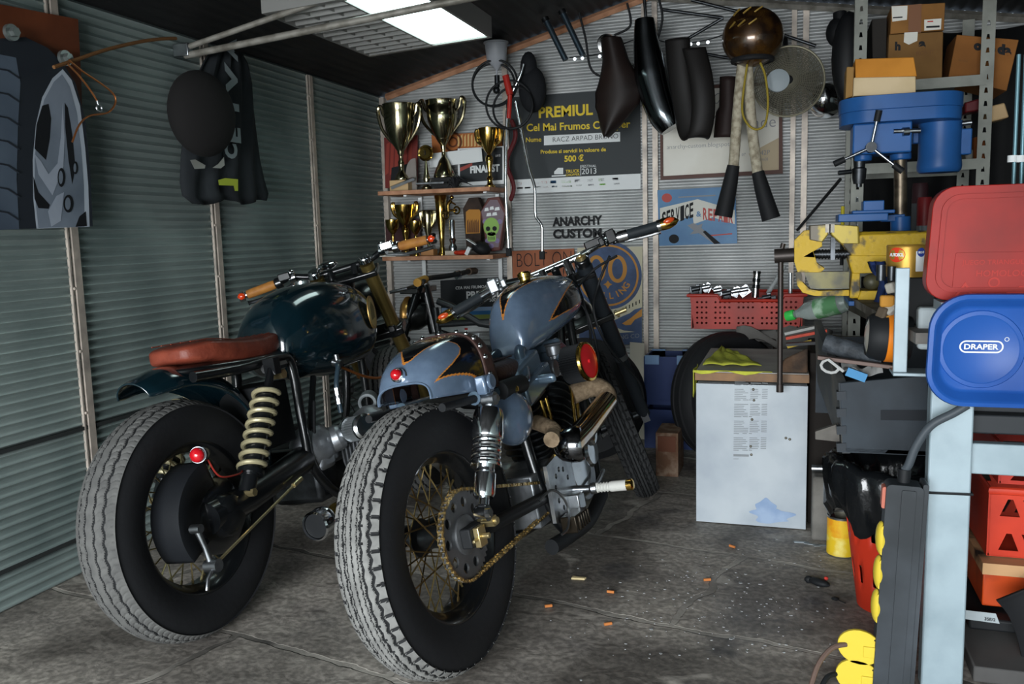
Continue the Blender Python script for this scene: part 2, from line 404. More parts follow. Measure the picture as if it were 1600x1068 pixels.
def wheel(parent, cx, cz, R, W, pattern, rim_r, rim_mat, spoke_mat, spokes=40, nu=720, T=None, hubm=None, mats=None, nv=110, hub_r=.05):
    """wheel = rim, with tyre, hub and spokes; T carries a steered wheel"""
    X = (T or Matrix()) @ Matrix.Translation((cx, 0, cz))
    mb = MB(); mb.T = X; h = W*.42
    prof = [(rim_r+.006, -h), (rim_r+.008, -h+.004), (rim_r-.006, -h+.006), (rim_r-.012, -h*.55), (rim_r-.022, -h*.35), (rim_r-.025, 0), (rim_r-.022, h*.35), (rim_r-.012, h*.55), (rim_r-.006, h-.006), (rim_r+.008, h-.004), (rim_r+.006, h), (rim_r-.004, h), (rim_r-.012, h-.006), (rim_r-.020, h*.55), (rim_r-.030, h*.35), (rim_r-.032, 0), (rim_r-.030, -h*.35), (rim_r-.020, -h*.55), (rim_r-.012, -h+.006), (rim_r-.004, -h)]
    mb.lathe(prof, axis=(0, 1, 0), n=72, loop=True)
    w = mb.build('wheel', rim_mat, parent, angle=30)
    tyre('tyre', w, R, W, pattern, nu=nu, nv=nv, rim=rim_r, T=X, mats=mats)
    mb = MB(); mb.T = X
    mb.lathe([(.014, -.085), (.016, -.06), (.034, -.055), (hub_r, -.05), (hub_r, -.042), (.032, -.036), (.028, 0), (.032, .036), (hub_r, .042), (hub_r, .05), (.034, .055), (.016, .06), (.014, .085)], axis=(0, 1, 0), n=32)
    mb.build('hub', hubm or DSTL, w)
    proto = {}
    for i in range(spokes):
        kind = (i % 4); side = 1 if kind < 2 else -1; lead = 1 if kind % 2 else -1
        a = 2*pi*(i//4*4)/spokes+2*pi*(i % 4)/spokes
        if kind not in proto:
            m2 = MB(); m2.T = Matrix()
            p0 = V((hub_r-.004)*cos(lead*1.05), side*.046, (hub_r-.004)*sin(lead*1.05)); p1 = V(rim_r-.029, side*.006, 0)
            m2.cyl(p0, p1, .0021, n=6); m2.cyl(p1+(p0-p1).normalized()*.014, p1, .0036, n=6)
            o = m2.build('spoke', spoke_mat, w); proto[kind] = o; first = True
        else: o = proto[kind].copy(); COL.objects.link(o)
        o.parent = w; o.matrix_basis = X @ Matrix.Rotation(-a, 4, 'Y')
    return w
def clevis(mb, p, r=.014, w=.03): mb.cyl(V(p)+V(0, -w/2, 0), V(p)+V(0, w/2, 0), r, n=14); mb.cyl(V(p)+V(0, -w/2-.008, 0), V(p)+V(0, w/2+.008, 0), r*.55, n=6)
def chain_links(mb, path, y, pitch=.0155):
    P = [V(p[0], y, p[1]) for p in path]; acc = 0.; k = 0; pos = []
    tot = 0.
    for i in range(len(P)):
        a, b = P[i], P[(i+1) % len(P)]; L = (b-a).length
        while acc < tot+L:
            pos.append((a+(b-a)*((acc-tot)/L), (b-a).normalized())); acc += pitch
        tot += L
    for c, d in pos:
        up = d.cross(V(0, 1, 0)); o = .0075 if k % 2 else .0052; k += 1
        for s_ in (-1, 1):
            pts = [(-.0098, 0), (-.0075, .0048), (0, .0034), (.0075, .0048), (.0098, 0), (.0075, -.0048), (0, -.0034), (-.0075, -.0048)]
            m = Matrix((d, up, V(0, 1, 0))).transposed().to_4x4(); m.translation = c+V(0, s_*o, 0)
            mb.plate([(q[0], q[1]) for q in pts[::-1]], .0014, m)
        mb.cyl(c+d*(pitch/2)+V(0, -.0085, 0), c+d*(pitch/2)+V(0, .0085, 0), .0034, n=8)
def arc(c, r, a0, a1, n=24): return [(c[0]+r*cos(a0+(a1-a0)*i/n), c[1]+r*sin(a0+(a1-a0)*i/n)) for i in range(n+1)]
def steer(head, rake, ang):
    ax = V(-sin(rake), 0, cos(rake)); h = V(*head)
    return Matrix.Translation(h) @ Matrix.Rotation(ang, 4, ax) @ Matrix.Translation(-h), ax
def grid_surface(f, nu, nv, cls=None):
    """surface f(u,v) as a grid; cls(u,v) gives the paint slot of each face"""
    mb = MB(); rows = [[f(i/nu, j/nv) for j in range(nv+1)] for i in range(nu+1)]; mb.rings(rows, False)
    if cls: mb.m = [cls((i+.5)/nu, (j+.5)/nv) for i in range(nu) for j in range(nv)]
    return mb
def lerp_tab(tab, x):
    if x <= tab[0][0]: return tab[0][1]
    for (a, p), (b, q) in zip(tab, tab[1:]):
        if x <= b:
            t = (x-a)/(b-a)
            return tuple(m+(n-m)*t for m, n in zip(p, q)) if isinstance(p, tuple) else p+(q-p)*t
    return tab[-1][1]
def smooth_tab(tab):
    xs = smooth_path([(a, b, 0) for a, b in tab], 8); return [(p.x, p.y) for p in xs]
# ---------------------------------------------------------------- grey-blue bobber
GREY = M('grey blue paint', '#62748a', .22, .2, coat=.8, noise=('#596a7f', 40, .3, .7))
FLAME = M('gloss black paint', '#0c0d10', .15, coat=.8); ORG = M('orange pinstripe', '#b5722c', .35)
LEAT = M('dark brown leather', '#4a3530', .45, noise=('#382824', 25, .35, .7), bump=(80, .25))
CHAIN = M('gold chain', '#c2aa75', .32, .9, noise=('#7d6c4a', 60, .45, .6))
G = bike_root('motorcycle', 'grey blue custom motorcycle with black flames and orange pinstripes, nearest the camera', -.788, 1.92, 7.2, 11.3)
wr = wheel(G, 0, .345, .345, .125, pat_champion, .216, BLK, BRONZE, 40)
mb = MB()                                        # rear sprocket with round lightening holes
N_ = 46; teeth = []
for i in range(N_*4):
    r = .116 if i % 4 in (0, 1) else .109; a = 2*pi*i/(N_*4); teeth.append((r*cos(a), r*sin(a)))
mS = Matrix.Translation((0, -.082, .345)) @ Matrix.Rotation(pi/2, 4, 'X')
mb.plate(teeth, .006, mS, [circle(.0135, 18, .082*cos(a), .082*sin(a)) for a in [2*pi*i/10 for i in range(10)]]+[circle(.03, 24)])
mb.lathe([(.05, .006), (.05, .012), (.03, .02), (.02, .02)], (0, -.082, .345), (0, -1, 0)); mb.build('sprocket', M('sprocket steel', '#6f7173', .42, .7, noise=('#57595b', 14, .4, .65)), G)
mb = MB(); fs_c = (.525, .292); fr = .040; rr = .1125
d = V(fs_c[0], fs_c[1]-.345); L_ = sqrt(d.x**2+d.y**2); th = math.atan2(d.y, d.x); al = math.acos((rr-fr)/L_)
path = arc(fs_c, fr, th-al, th+al, 10)+arc((0, .345), rr, th+al, th+2*pi-al, 60)
chain_links(mb, path, -.088); mb.build('chain', CHAIN, G)
mb = MB()                                        # swinging arm
for s_ in (-1, 1):
    mb.tube([(-.03, .115*s_, .345), (.12, .115*s_, .335), (.50, .10*s_, .30)], .02, 8); mb.box((0, .115*s_, .345), (.09, .03, .05))
mb.cyl((.50, -.12, .30), (.50, .12, .30), .024); mb.build('swingarm', BLKM, G, bev=.004)
mb = MB(); mb.box((-.012, -.138, .342), (.036, .016, .05)); mb.cyl((-.012, -.145, .342), (-.012, -.165, .342), .007); mb.cyl((-.05, -.138, .338), (-.012, -.138, .342), .0045)
ab = mb.build('axle_block', BRASS, G, bev=.002)
mb = MB(); mb.cyl((.03, -.13, .366), (.03, -.165, .366), .015, n=6); mb.cyl((.03, -.165, .366), (.03, -.172, .366), .009); mb.build('bolt', BRASS, ab)
for s_ in (-1, 1):                               # chrome shock absorbers
    y = -.152*1 if s_ < 0 else .152
    lo, hi = V(.0, y, .395), V(.155, y, .655); ax = (hi-lo).normalized(); L_ = (hi-lo).length
    P = lambda t: lo+ax*t
    mb = MB(); mb.lathe([(.024, .04), (.028, .05), (.028, .10), (.024, .105), (.024, .125), (.0, .125)], lo, ax); mb.cyl(P(.02), P(.06), .014)
    mb.cyl(P(.08), P(L_-.03), .008); clevis(mb, lo, .021, .03)
    mb.lathe([(.039, .118), (.041, .122), (.041, .128), (.026, .13)], lo, ax); sh = mb.build('shock_absorber', CHR, G, bev=0)
    mb = MB(); mb.helix(P(.128), P(L_-.10), .034, .0055, 8.5, 18, 8); mb.build('spring', CHR, sh)
    mb = MB(); mb.lathe([(.039, L_-.11), (.042, L_-.105), (.041, L_-.05), (.036, L_-.032), (.018, L_-.026), (.012, L_-.018), (.0, L_-.018)], lo, ax); mb.build('shroud', CHR, sh)
    mb = MB(); clevis(mb, hi, .018, .036); mb.cyl(hi-ax*.03, hi, .011); mb.build('eye', STL, sh)
    mb = MB(); mb.box((.163, y*.93, .695), (.05, .03, .05)); mb.cyl((.165, y*.9-.02*1, .70), (.165, y*1.1, .70), .022, n=20); mb.cyl((.155, y*.95, .655), (.163, y*.95, .70), .013)
    mb.build('shock_mount', GREY, G, bev=.006)
# tail cowl
top_t = smooth_tab([(-.01, .742), (.01, .776), (.04, .803), (.10, .828), (.18, .841), (.25, .840), (.32, .828)])
wid_t = smooth_tab([(-.01, .079), (.01, .089), (.04, .100), (.10, .114), (.2, .127), (.32, .130)])
bot_t = [(-.01, .697), (.1, .686), (.30, .672)]
def cowl(u, v, off=0., x0=-.01, x1=.215):
    x = x0+(x1-x0)*u; zt, w, zb = lerp_tab(top_t, x), lerp_tab(wid_t, x), lerp_tab(bot_t, x)
    a = pi*v; c, s_ = cos(a), sin(a); e = .62
    return V(x+.01*s_*(1-u)**3, (w+off)*math.copysign(abs(c)**e, c), zb+(zt-zb+off)*abs(s_)**e)
# v: 0 left edge .. 1 right edge (left is +y)
def cowl_black(u, v):
    x = -.01+.225*u; q = v
    tab = [(0, .11), (.2, .11), (.3, .105), (.38, .10), (.43, .085), (.47, .05), (.495, .022), (.52, .035), (.56, .075), (.61, .115), (.66, .138), (.72, .148), (.77, .145), (.81, .128), (.85, .085), (.88, .035), (.895, .008), (.91, .02), (.935, .08), (.96, .14), (1, .19)]
    return x-lerp_tab(tab, q)
def cowl_cls(u, v):
    f = cowl_black(u, v)
    e = [cowl_black(u+du, v+dv) > 0 for du, dv in ((.013, 0), (-.013, 0), (0, .011), (0, -.011), (.009, .008), (-.009, -.008), (.009, -.008), (-.009, .008))]
    if f > 0: return 2 if not all(e) else 1
    return 0
mb = grid_surface(cowl, 130, 170, cowl_cls); cw = mb.build('tail_cowl', [GREY, FLAME, ORG], G, solid=.004)
mb = grid_surface(lambda u, v: cowl(u, v, .004, .205, .262), 6, 60); st = mb.build('leather_strap', LEAT, G, solid=.006)
proto = None
for i in range(13):
    v = .03+.94*i/12; p = cowl(.28, v, .005, .205, .262); c0 = V(p.x, 0, .70)
    if proto is None: mb = MB(); mb.ell((0, 0, 0), (.0075, .0075, .0075), 12); proto = o = mb.build('stud', CHR, st)
    else: o = proto.copy(); COL.objects.link(o)
    o.location = p
mb = MB(); mb.tube([cowl(0, i/40, .001) for i in range(41)], .003, 6); mb.build('rim_edge', GREY, cw)
lp = cowl(.05, .49); mb = MB(); mb.lathe([(.017, -.02), (.019, 0), (.019, .010), (.016, .013), (.0, .013)], lp+V(-.004, 0, .004), (-.85, 0, .35)); mb.cyl(lp+V(.035, 0, -.012), lp, .019, .022)
tl = mb.build('tail_lamp', CHR, G); mb = MB(); mb.ell(lp+V(-.016, 0, .009), (.015, .015, .015), 20); mb.build('lamp_lens', RED, tl)
def pad(cx, cy, cz, lx, ly, lz, tab=None, n=28, m=40, p=2.6):
    """cushion: rounded slab, tab scales its width along x"""
    mb = MB(); rows = []
    for i in range(m+1):
        t = pi*i/m; sx = -cos(t); cap = abs(sin(t))**(2/p); x = cx+lx*math.copysign(abs(sx)**.85, sx); w = lerp_tab(tab, sx) if tab else (1, 0)
        sw, dz = (w if isinstance(w, tuple) else (w, 0)); row = []
        for k in range(n):
            a = 2*pi*k/n; c, s_ = cos(a), sin(a)
            row.append(V(x, cy+ly*sw*cap*math.copysign(abs(c)**(2/p), c), cz+dz+lz*cap*math.copysign(abs(s_)**(2/p), s_)))
        rows.append(row)
    mb.rings(rows, True, True, True); return mb
mb = pad(.42, 0, .70, .185, .105, .036, [(-1, 1.05), (-.3, 1.05), (.4, .85), (1, .6)]); sd = mb.build('seat', LEAT, G)
mb = MB(); 
for yy in (-.06, -.03, 0, .03, .06): mb.tube([(.33, yy, .7345), (.44, yy, .7352), (.54, yy*.8, .7335)], .0028, 6)
mb.build('seat_stitching', LEAT, sd)
FRM = M('grey blue frame tube', '#55697a', .25, .3, coat=.6)
mb = MB()
for s_ in (-1, 1):
    mb.tube(smooth_path([(.14, .115*s_, .665), (.35, .11*s_, .655), (.48, .10*s_, .655), (.55, .075*s_, .69), (.61, .045*s_, .735), (.72, .02*s_, .77)], 6), .019, 12)
mb.build('seat_frame', FRM, G); mb = MB()
for s_ in (-1, 1):
    mb.tube(smooth_path([(.50, .06*s_, .665), (.49, .06*s_, .5), (.48, .09*s_, .30), (.56, .10*s_, .17), (.72, .09*s_, .145), (.95, .07*s_, .16), (1.06, .04*s_, .45), (1.13, .02*s_, .78)], 6), .017, 10)
mb.tube([(.70, 0, .80), (1.14, 0, .84)], .025, 12); mb.cyl((1.115, 0, .80), (1.175, 0, .94), .03); mb.build('frame', BLK, G)
mb = MB(); mb.tube([(-.02, -.112, .672), (.30, -.118, .655)], .011); mb.tube([(-.02, .112, .672), (.30, .118, .655)], .011); mb.box((.20, 0, .665), (.2, .2, .012)); mb.cyl((.26, -.13, .66), (.42, -.12, .655), .027); mb.build('seat_rail', BLKM, G)
# fuel tank
ttop = smooth_tab([(.62, .76), (.625, .82), (.645, .875), (.69, .922), (.80, .955), (.92, .966), (1.05, .962), (1.12, .945), (1.155, .91)])
tbot = [(.62, .728), (.66, .716), (.80, .738), (1.0, .778), (1.155, .83)]
twid = smooth_tab([(.62, .046), (.625, .058), (.645, .068), (.70, .083), (.80, .103), (.92, .116), (1.05, .112), (1.12, .086), (1.155, .05)])
def tank(u, v):
    x = .62+.535*u; zt, zb, w = lerp_tab(ttop, x), lerp_tab(tbot, x), lerp_tab(twid, x); a = -.42*pi+1.84*pi*v   # from left lower edge over the top to right
    c, s_ = cos(a), sin(a); h = zt-zb; zc = zb+h*.38; up = zt-zc; dn = zc-zb
    return V(x, w*math.copysign(abs(c)**.8, c), zc+(up if s_ > 0 else dn)*math.copysign(abs(s_)**.85, s_))
def tank_black(u, v):
    """> 0 where the tank is black: a dagger along the top and a wedge low on each side"""
    a = 2*abs(v-.5)                              # 0 on the ridge, 1 at the lower edge
    d1 = lerp_tab([(0, -.02), (.012, 0), (.10, .06), (.3, .12), (.6, .15), (1, .15)], u)-a      # dagger along the ridge
    wd = lerp_tab([(.22, -.03), (.26, .0), (.6, .09), (1., .16)], u)-abs(a-lerp_tab([(.26, .56), (1., .40)], u)) if u > .22 else -1
    return max(d1 if a < .3 else -1, wd)
def tank_cls(u, v):
    f = tank_black(u, v)
    e = [tank_black(u+du, v+dv) > 0 for du, dv in ((.007, 0), (-.007, 0), (0, .006), (0, -.006), (.005, .0045), (-.005, -.0045), (.005, -.0045), (-.005, .0045))]
    if f > 0: return 1 if all(e) else 2
    return 0
mb = grid_surface(tank, 140, 240, tank_cls); n0 = len(mb.v)
for iu in (0, 140): mb.slot(0).add([mb.v[iu*241+j] for j in range(241)], [list(range(241)) if iu else list(range(241))[::-1]])
tk = mb.build('fuel_tank', [GREY, FLAME, ORG], G, angle=50)
mb = MB(); mb.lathe([(.02, 0), (.02, .012), (.024, .014), (.024, .026), (.018, .032), (.0, .033)], (.86, 0, .958), (0, 0, 1), 10); mb.build('filler_cap', GOLD, tk)
# engine
mb = MB()
def rb(cx, cy, cz, lx, ly, lz): mb.box((cx, cy, cz), (lx, ly, lz))
mb.ell((.66, 0, .30), (.20, .10, .105), 28); mb.cyl((.60, -.11, .30), (.60, .11, .30), .09, n=32); mb.cyl((.76, -.12, .29), (.76, .12, .29), .085, n=32); mb.box((.50, 0, .30), (.16, .18, .16))
eng = mb.build('engine', ALU, G, bev=.006)
for (p0, p1) in (((.64, -.015, .37), (.585, -.02, .59)), ((.76, 0, .36), (.89, 0, .59))):
    p0, p1 = V(*p0), V(*p1); ax = (p1-p0).normalized(); mb = MB()
    for i in range(11):
        c = p0+(p1-p0)*(i/10); m = frame(c, ax); w = .155-.02*(i < 3)
        mb.plate(rrect(w, w, .04), .005, m)
    mb.cyl(p0, p1, .055); mb.build('cylinder', DSTL, eng)
    q = p1+ax*.045; R3 = frame((0, 0, 0), ax).to_3x3()
    mb = MB(); mb.box(q, (.18, .21, .07), R3); mb.box(q+ax*.056, (.145, .18, .06), R3); mb.box(q+ax*.01+V(0, -.10, 0), (.09, .02, .03), R3); mb.build('rocker_cover', M('blue grey metallic paint', '#6b7f90', .25, .5, coat=.5), eng, bev=.014)
for xx, xt in ((.60, .57), (.63, .61), (.77, .83), (.80, .87)): mb = MB(); mb.cyl((xx, -.105, .38), (xt, -.10, .58), .006, n=10); mb.build('pushrod_tube', GOLD, eng)
mb = MB(); outer = [(.43, .23), (.53, .205), (.62, .225), (.625, .36), (.60, .40), (.53, .415), (.44, .40)]
mC = Matrix.Translation((0, -.125, 0)) @ Matrix.Rotation(pi/2, 4, 'X')
mb.plate(outer, .012, mC, [circle(.0085, 14, .525+.052*cos(a), .31+.06*sin(a)) for a in [radians(q) for q in (20, 60, 95, 130, 165, 205, 245)]]+[circle(.006, 10, .46, .25)])
mb.build('sprocket_cover', STL, eng, bev=.0015)
mb = MB(); mb.lathe([(.086, 0), (.086, .02), (.075, .035), (.03, .04), (0, .04)], (.70, -.10, .33), (0, -1, 0), 36); mb.lathe([(.055, 0), (.055, .035), (.045, .045), (0, .05)], (.80, -.10, .36), (0, -1, 0), 28)
mb.ell((.80, -.15, .42), (.035, .02, .045), 18); mb.build('cam_cover', M('polished aluminium', '#b9bcbe', .14, 1.), eng)
mb = MB(); mb.ell((.31, -.125, .575), (.088, .052, .078), 28, m=18); ot = mb.build('oil_tank', GREY, G); mb = MB(); mb.lathe([(.016, 0), (.02, .004), (.02, .014), (.013, .02), (0, .02)], (.325, -.135, .645), (.1, -.1, 1), 12); mb.build('filler_cap', GOLD, ot)
# air filter
ac, ax = V(.745, -.10, .655), V(-.10, -1, .05).normalized()
mb = MB(); n = 48; rows = []
for h in (.042, .11):
    rows.append([]); m = frame(ac+ax*h, ax)
    for k in range(n*2): r = (.058 if k % 2 else .051)+.004*(h > 0); rows[-1].append(m @ V(r*cos(pi*k/n), r*sin(pi*k/n), 0))
mb.rings(rows, True, True, True); af = mb.build('air_filter', BLKM, G, angle=10)
mb = MB(); mb.lathe([(.063, .108), (.065, .112), (.063, .12), (.056, .122), (.056, .115), (.05, .108)], ac, ax, 36); mb.build('filter_ring', GOLD, af)
mb = MB(); mb.lathe([(.057, .117), (.04, .119), (0, .12)], ac, ax, 36); mb.cyl(ac+ax*.118, ac+ax*.126, .006, n=8); mb.build('filter_disc', M('red filter face', '#c02026', .5), af)
mb = MB(); mb.cyl((.74, -.02, .655), ac, .03); mb.cyl((.84, -.06, .62), (.84, -.06, .70), .022); mb.cyl((.84, -.06, .69), (.84, -.06, .725), .026); mb.cyl((.84, -.06, .725), (.84, -.06, .732), .031); mb.build('carburettor', ALU, G, bev=.004)
# exhaust
WRAP = M('tan exhaust wrap', '#8c7a63', .9, noise=('#6c5c49', 60, .35, .65), bump=(90, .5)); EXH = M('blued gold chrome', '#caa368', .10, 1., noise=('#b9b0a8', 9, .4, .62))
hp = smooth_path([(.83, -.10, .55), (.87, -.165, .56), (.86, -.205, .535), (.83, -.215, .51)], 8)
mb = MB(); mb.tube(hp, .033, 16); hd = mb.build('exhaust_pipe', WRAP, G, label=None) if False else mb.build('exhaust_pipe', WRAP, G)
mb = MB(); mb.tube([(.832, -.215, .512), (.60, -.205, .46), (.47, -.20, .44)], [.034, .037, .037], 24); mb.build('muffler', EXH, hd)
mb = MB(); mb.lathe([(.0, 0), (.026, .004), (.044, .022), (.053, .05), (.054, .075), (.050, .086), (.046, .083), (.044, .06), (.03, .035), (0, .03)], (.455, -.165, .452), (.30, -.9, -.05), 34); mb.build('exhaust_tip', M('dark chrome', '#7b7d80', .12, 1.), hd)
mb = MB(); mb.tube(smooth_path([(.53, -.09, .52), (.50, -.15, .50), (.47, -.17, .485), (.42, -.18, .48)], 6), .024, 14); mb.build('exhaust_wrap', WRAP, hd)
mb = MB(); mb.tube(smooth_path([(.46, -.09, .15), (.58, -.10, .145), (.75, -.10, .14), (.95, -.08, .17)], 5), [.024]*16, 14); mb.build('silencer', BLKM, G)
# foot peg and controls
mb = MB(); mb.cyl((.60, -.12, .285), (.605, -.19, .28), .012); mb.cyl((.605, -.19, .28), (.61, -.21, .28), .018); mb.box((.57, -.15, .255), (.05, .04, .05)); pg = mb.build('foot_peg', STL, G, bev=.003)
mb = MB(); prof = [(.016, 0)]+[(q, h) for i in range(4) for q, h in ((.0155, .006+i*.01), (.013, .008+i*.01), (.013, .012+i*.01), (.0155, .014+i*.01))]+[(.0165, .05), (.0165, .10), (.0, .10)]
mb.lathe(prof, (.61, -.21, .28), (.02, -1, -.01), 20); mb.build('peg_grip', M('silver rubber grip', '#b4b4ae', .55), pg)
mb = MB(); mb.lathe([(.0175, .098), (.0175, .115), (.012, .119), (0, .119)], (.61, -.21, .28), (.02, -1, -.01), 20); mb.build('peg_end', GOLD, pg)
mb = MB(); mb.box((.50, -.165, .215), (.10, .05, .05)); 
for i in range(5): mb.box((.47+.018*i, -.192, .215), (.007, .01, .044))
mb.build('brake_cylinder', M('brass tinted black', '#2a241b', .3, .7), G, bev=.003)
mb = MB(); mb.tube(smooth_path([(.36, -.13, .32), (.41, -.15, .335), (.44, -.165, .31), (.46, -.17, .26), (.43, -.17, .215), (.40, -.16, .205)], 6), .004, 8); mb.build('brake_line', STL, G); mb = MB(); mb.tube(smooth_path([(.62, -.13, .24), (.72, -.16, .26), (.84, -.15, .28)], 5), .007, 8); mb.build('shift_rod', STL, G)
# front end
Tst, AX = steer((1.17, 0, .93), radians(28), radians(24))
fw = wheel(G, 1.50, .325, .325, .10, pat_champion, .235, BLK, BRONZE, 40, nu=480, T=Tst, nv=56, mats=[RUB, UNLIT, GRV])
mb = MB(); mb.T = Tst
for s_ in (-1, 1):
    a = V(1.165, .105*s_, .955); b = V(1.505, .105*s_, .315); mb.tube([a, a+(b-a)*.55, a+(b-a)*.56, b], [.031, .031, .026, .026], 16); mb.box(b, (.05, .03, .06))
fk = mb.build('fork', M('satin black fork', '#1e2226', .42), G)
for s_ in (-1, 1):
    mb = MB(); mb.T = Tst; a = V(1.165, .105*s_, .955); b = V(1.505, .105*s_, .315); mb.cyl(a+(b-a)*.57, a+(b-a)*.60, .029); mb.build('fork_seal', M('grey steel', '#70757a', .3, .8), fk)
mb = MB(); mb.T = Tst; R3 = Matrix.Rotation(-radians(28), 3, 'Y')
mb.box((1.185, 0, .925), (.07, .27, .022), R3); mb.box((1.275, 0, .755), (.075, .28, .028), R3); mb.cyl((1.16, 0, .93), (1.13, 0, .99), .016); mb.cyl((1.18, -.105, .945), (1.155, -.105, .985), .03); mb.cyl((1.18, .105, .945), (1.155, .105, .985), .03)
mb.build('triple_clamp', BLK, G, bev=.006)
mb = MB(); mb.T = Tst
for s_ in (-1, 1): mb.cyl((1.155, s_*.105, .98), (1.15, s_*.105, .992), .02); mb.ell((1.15, s_*.105, .993), (.016, .016, .006), 14); mb.cyl((1.245, s_*.15, .74), (1.245, s_*.16, .74), .012)
mb.cyl((1.235, -.145, .745), (1.235, -.19, .745), .009); mb.build('clamp_bolts', BRASS, G)
hb = [(1.11, .385, .985), (1.13, .24, 1.005), (1.155, .20, 1.01), (1.185, .13, 1.0), (1.195, .08, .998), (1.195, -.08, .998), (1.185, -.13, 1.0), (1.155, -.20, 1.01), (1.13, -.24, 1.005), (1.11, -.385, .985)]
mb = MB(); mb.T = Tst; mb.tube(smooth_path(hb, 6), .0135, 14)
for s_ in (-1, 1): mb.cyl((1.17, .05*s_, .94), (1.195, .05*s_, 1.0), .017)
bar_ = mb.build('handlebar', CHR, G)
for s_ in (-1, 1):
    q = lambda x, y, z: V(x, s_*y, z)
    a, b = q(1.122, .295, .997), q(1.106, .405, .982); d = (b-a).normalized()
    mb = MB(); mb.T = Tst; mb.cyl(a, b, .0185, n=20); gr = mb.build('grip', M('black grip rubber', '#22272b', .6), bar_)
    mb = MB(); mb.T = Tst; mb.cyl(a-d*.035, a, .021, n=20); mb.cyl(a-d*.045, a-d*.035, .017); mb.build('grip_collar', CHR, gr); mb = MB(); mb.T = Tst; mb.cyl(b, b+d*.012, .021, n=20); mb.build('grip_end', CHR, gr)
    mb = MB(); mb.T = Tst; mb.lathe([(.021, .0), (.023, .012), (.021, .035), (.014, .055), (.0, .068)], b+d*.012, d, 20); bt = mb.build('end_indicator', GOLD, gr)
    mb = MB(); mb.T = Tst; c = b+d*.042+V(-.016, 0, .006); mb.ell(c, (.011, .022, .011), 14); mb.build('indicator_lens', M('amber lens', '#c4471d', .15, coat=.5), bt)
    mb = MB(); mb.T = Tst; mb.box(a-d*.06+V(-.005, 0, .01), (.035, .035, .05)); mb.cyl(a-d*.05+V(0, 0, -.02), a-d*.05+V(0, 0, .03), .012); mb.box(a-d*.10, (.03, .02, .03)); mb.ell(a-d*.085+V(-.02, 0, .02), (.009, .009, .009), 10); mb.ell(a-d*.085+V(-.02, 0, -.015), (.009, .009, .009), 10)
    mb.build('lever_perch', ALU if s_ > 0 else BLK, bar_, bev=.004)
    mb = MB(); mb.T = Tst; mb.tube(smooth_path([a-d*.05+V(.03, 0, -.01), a-d*.01+V(.055, 0, -.015), a+d*.06+V(.05, 0, -.02), a+d*.12+V(.045, 0, -.02)], 5), [.007]*15+[.009], 8); mb.build('hand_lever', CHR, bar_)
mb = MB(); mb.T = Tst; mb.box((1.17, -.17, 1.02), (.05, .07, .03)); mb.build('brake_reservoir', BLK, bar_, bev=.004)
mb = MB()
for pts in ([(1.19, -.23, .985), (1.2, -.12, .95), (1.13, -.07, .88), (1.13, -.10, .78), (1.12, -.10, .60), (.98, -.06, .5)], [(1.2, -.2, .99), (1.22, -.13, .9), (1.16, -.11, .8), (1.2, -.125, .66), (1.38, -.15, .50), (1.44, -.14, .42)], [(1.15, -.06, .95), (1.13, -.09, .84), (1.12, -.09, .7), (1.05, -.05, .55)]):
    mb.tube(smooth_path(pts, 6), .005, 7)
mb.build('control_cables', BLKM, G)
mb = MB(); mb.T = Tst; mb.ell((1.36, 0, .80), (.06, .075, .075), 22); mb.build('headlamp', BLK, G)
mb = MB(); mb.tube([(.52, .12, .17), (.50, .24, .06), (.49, .275, .005)], .011, 10); mb.build('side_stand', BLKM, G)
# ---------------------------------------------------------------- dark green cafe racer
GRN = M('deep green paint', '#0b2129', .16, .1, coat=1., noise=('#091c23', 30, .3, .7))
TAN = M('tan leather grip', '#a06d32', .55, noise=('#86562a', 40, .35, .7)); RLEA = M('red brown leather', '#7b3b2b', .42, noise=('#642d21', 20, .35, .7), bump=(70, .2))
OLV = M('olive gold anodised', '#8a7846', .3, .85); SPR = M('pale gold spring', '#9f9777', .4, .3)
K = bike_root('motorcycle', 'dark green custom motorcycle with a red brown leather seat, beside the left wall', -1.562, 1.916, 2.0, 8.5)
wheel(K, 0, .335, .335, .13, pat_wave, .213, BLK, BRASS, 36, hub_r=.06, mats=[RUB, DUST2, GRV])
mb = MB(); mb.lathe([(.02, .0), (.10, .0), (.105, .01), (.105, .06), (.09, .075), (.05, .08), (.02, .082)], (0, -.052, .335), (0, -1, 0), 36); mb.build('brake_drum', BLK, K)
mb = MB()                                        # shield behind the wheel hub
rows = []
for i in range(25):
    a = radians(104+104*i/24); r = .165+.012*sin(pi*i/24); rows.append([V(r*cos(a), y, .335+r*sin(a)) for y in (-.045, -.09, -.12, -.135)]+[V((r-.07)*cos(a), -.138, .335+(r-.07)*sin(a))])
mb.rings(rows, False); mb.build('hub_shield', M('charcoal plastic', '#17191c', .5), K, solid=.004)
mb = MB()
for s_ in (-1,):
    mb.tube([(-.06, -.125, .345), (.10, -.13, .35), (.25, -.12, .365), (.44, -.10, .38)], [.045, .042, .04, .045], 16); mb.lathe([(.055, 0), (.06, .03), (.055, .06), (.03, .07), (0, .07)], (0, -.10, .335), (0, -1, 0), 24)
mb.tube([(.02, .12, .335), (.44, .10, .38)], .028, 12); mb.cyl((.44, -.13, .38), (.44, .13, .38), .04)
sw = mb.build('swingarm', BLK, K)
mb = MB(); mb.tube([(-.148, -.165, .345), (-.138, -.172, .29), (-.132, -.175, .245)], [.009, .007, .010], 10); mb.cyl((-.132, -.16, .24), (-.132, -.20, .24), .017); mb.cyl((-.148, -.15, .345), (-.148, -.18, .345), .012); mb.tube([(-.132, -.185, .24), (-.165, -.185, .215), (-.175, -.185, .19)], .005, 8); mb.build('brake_lever', STL, K)
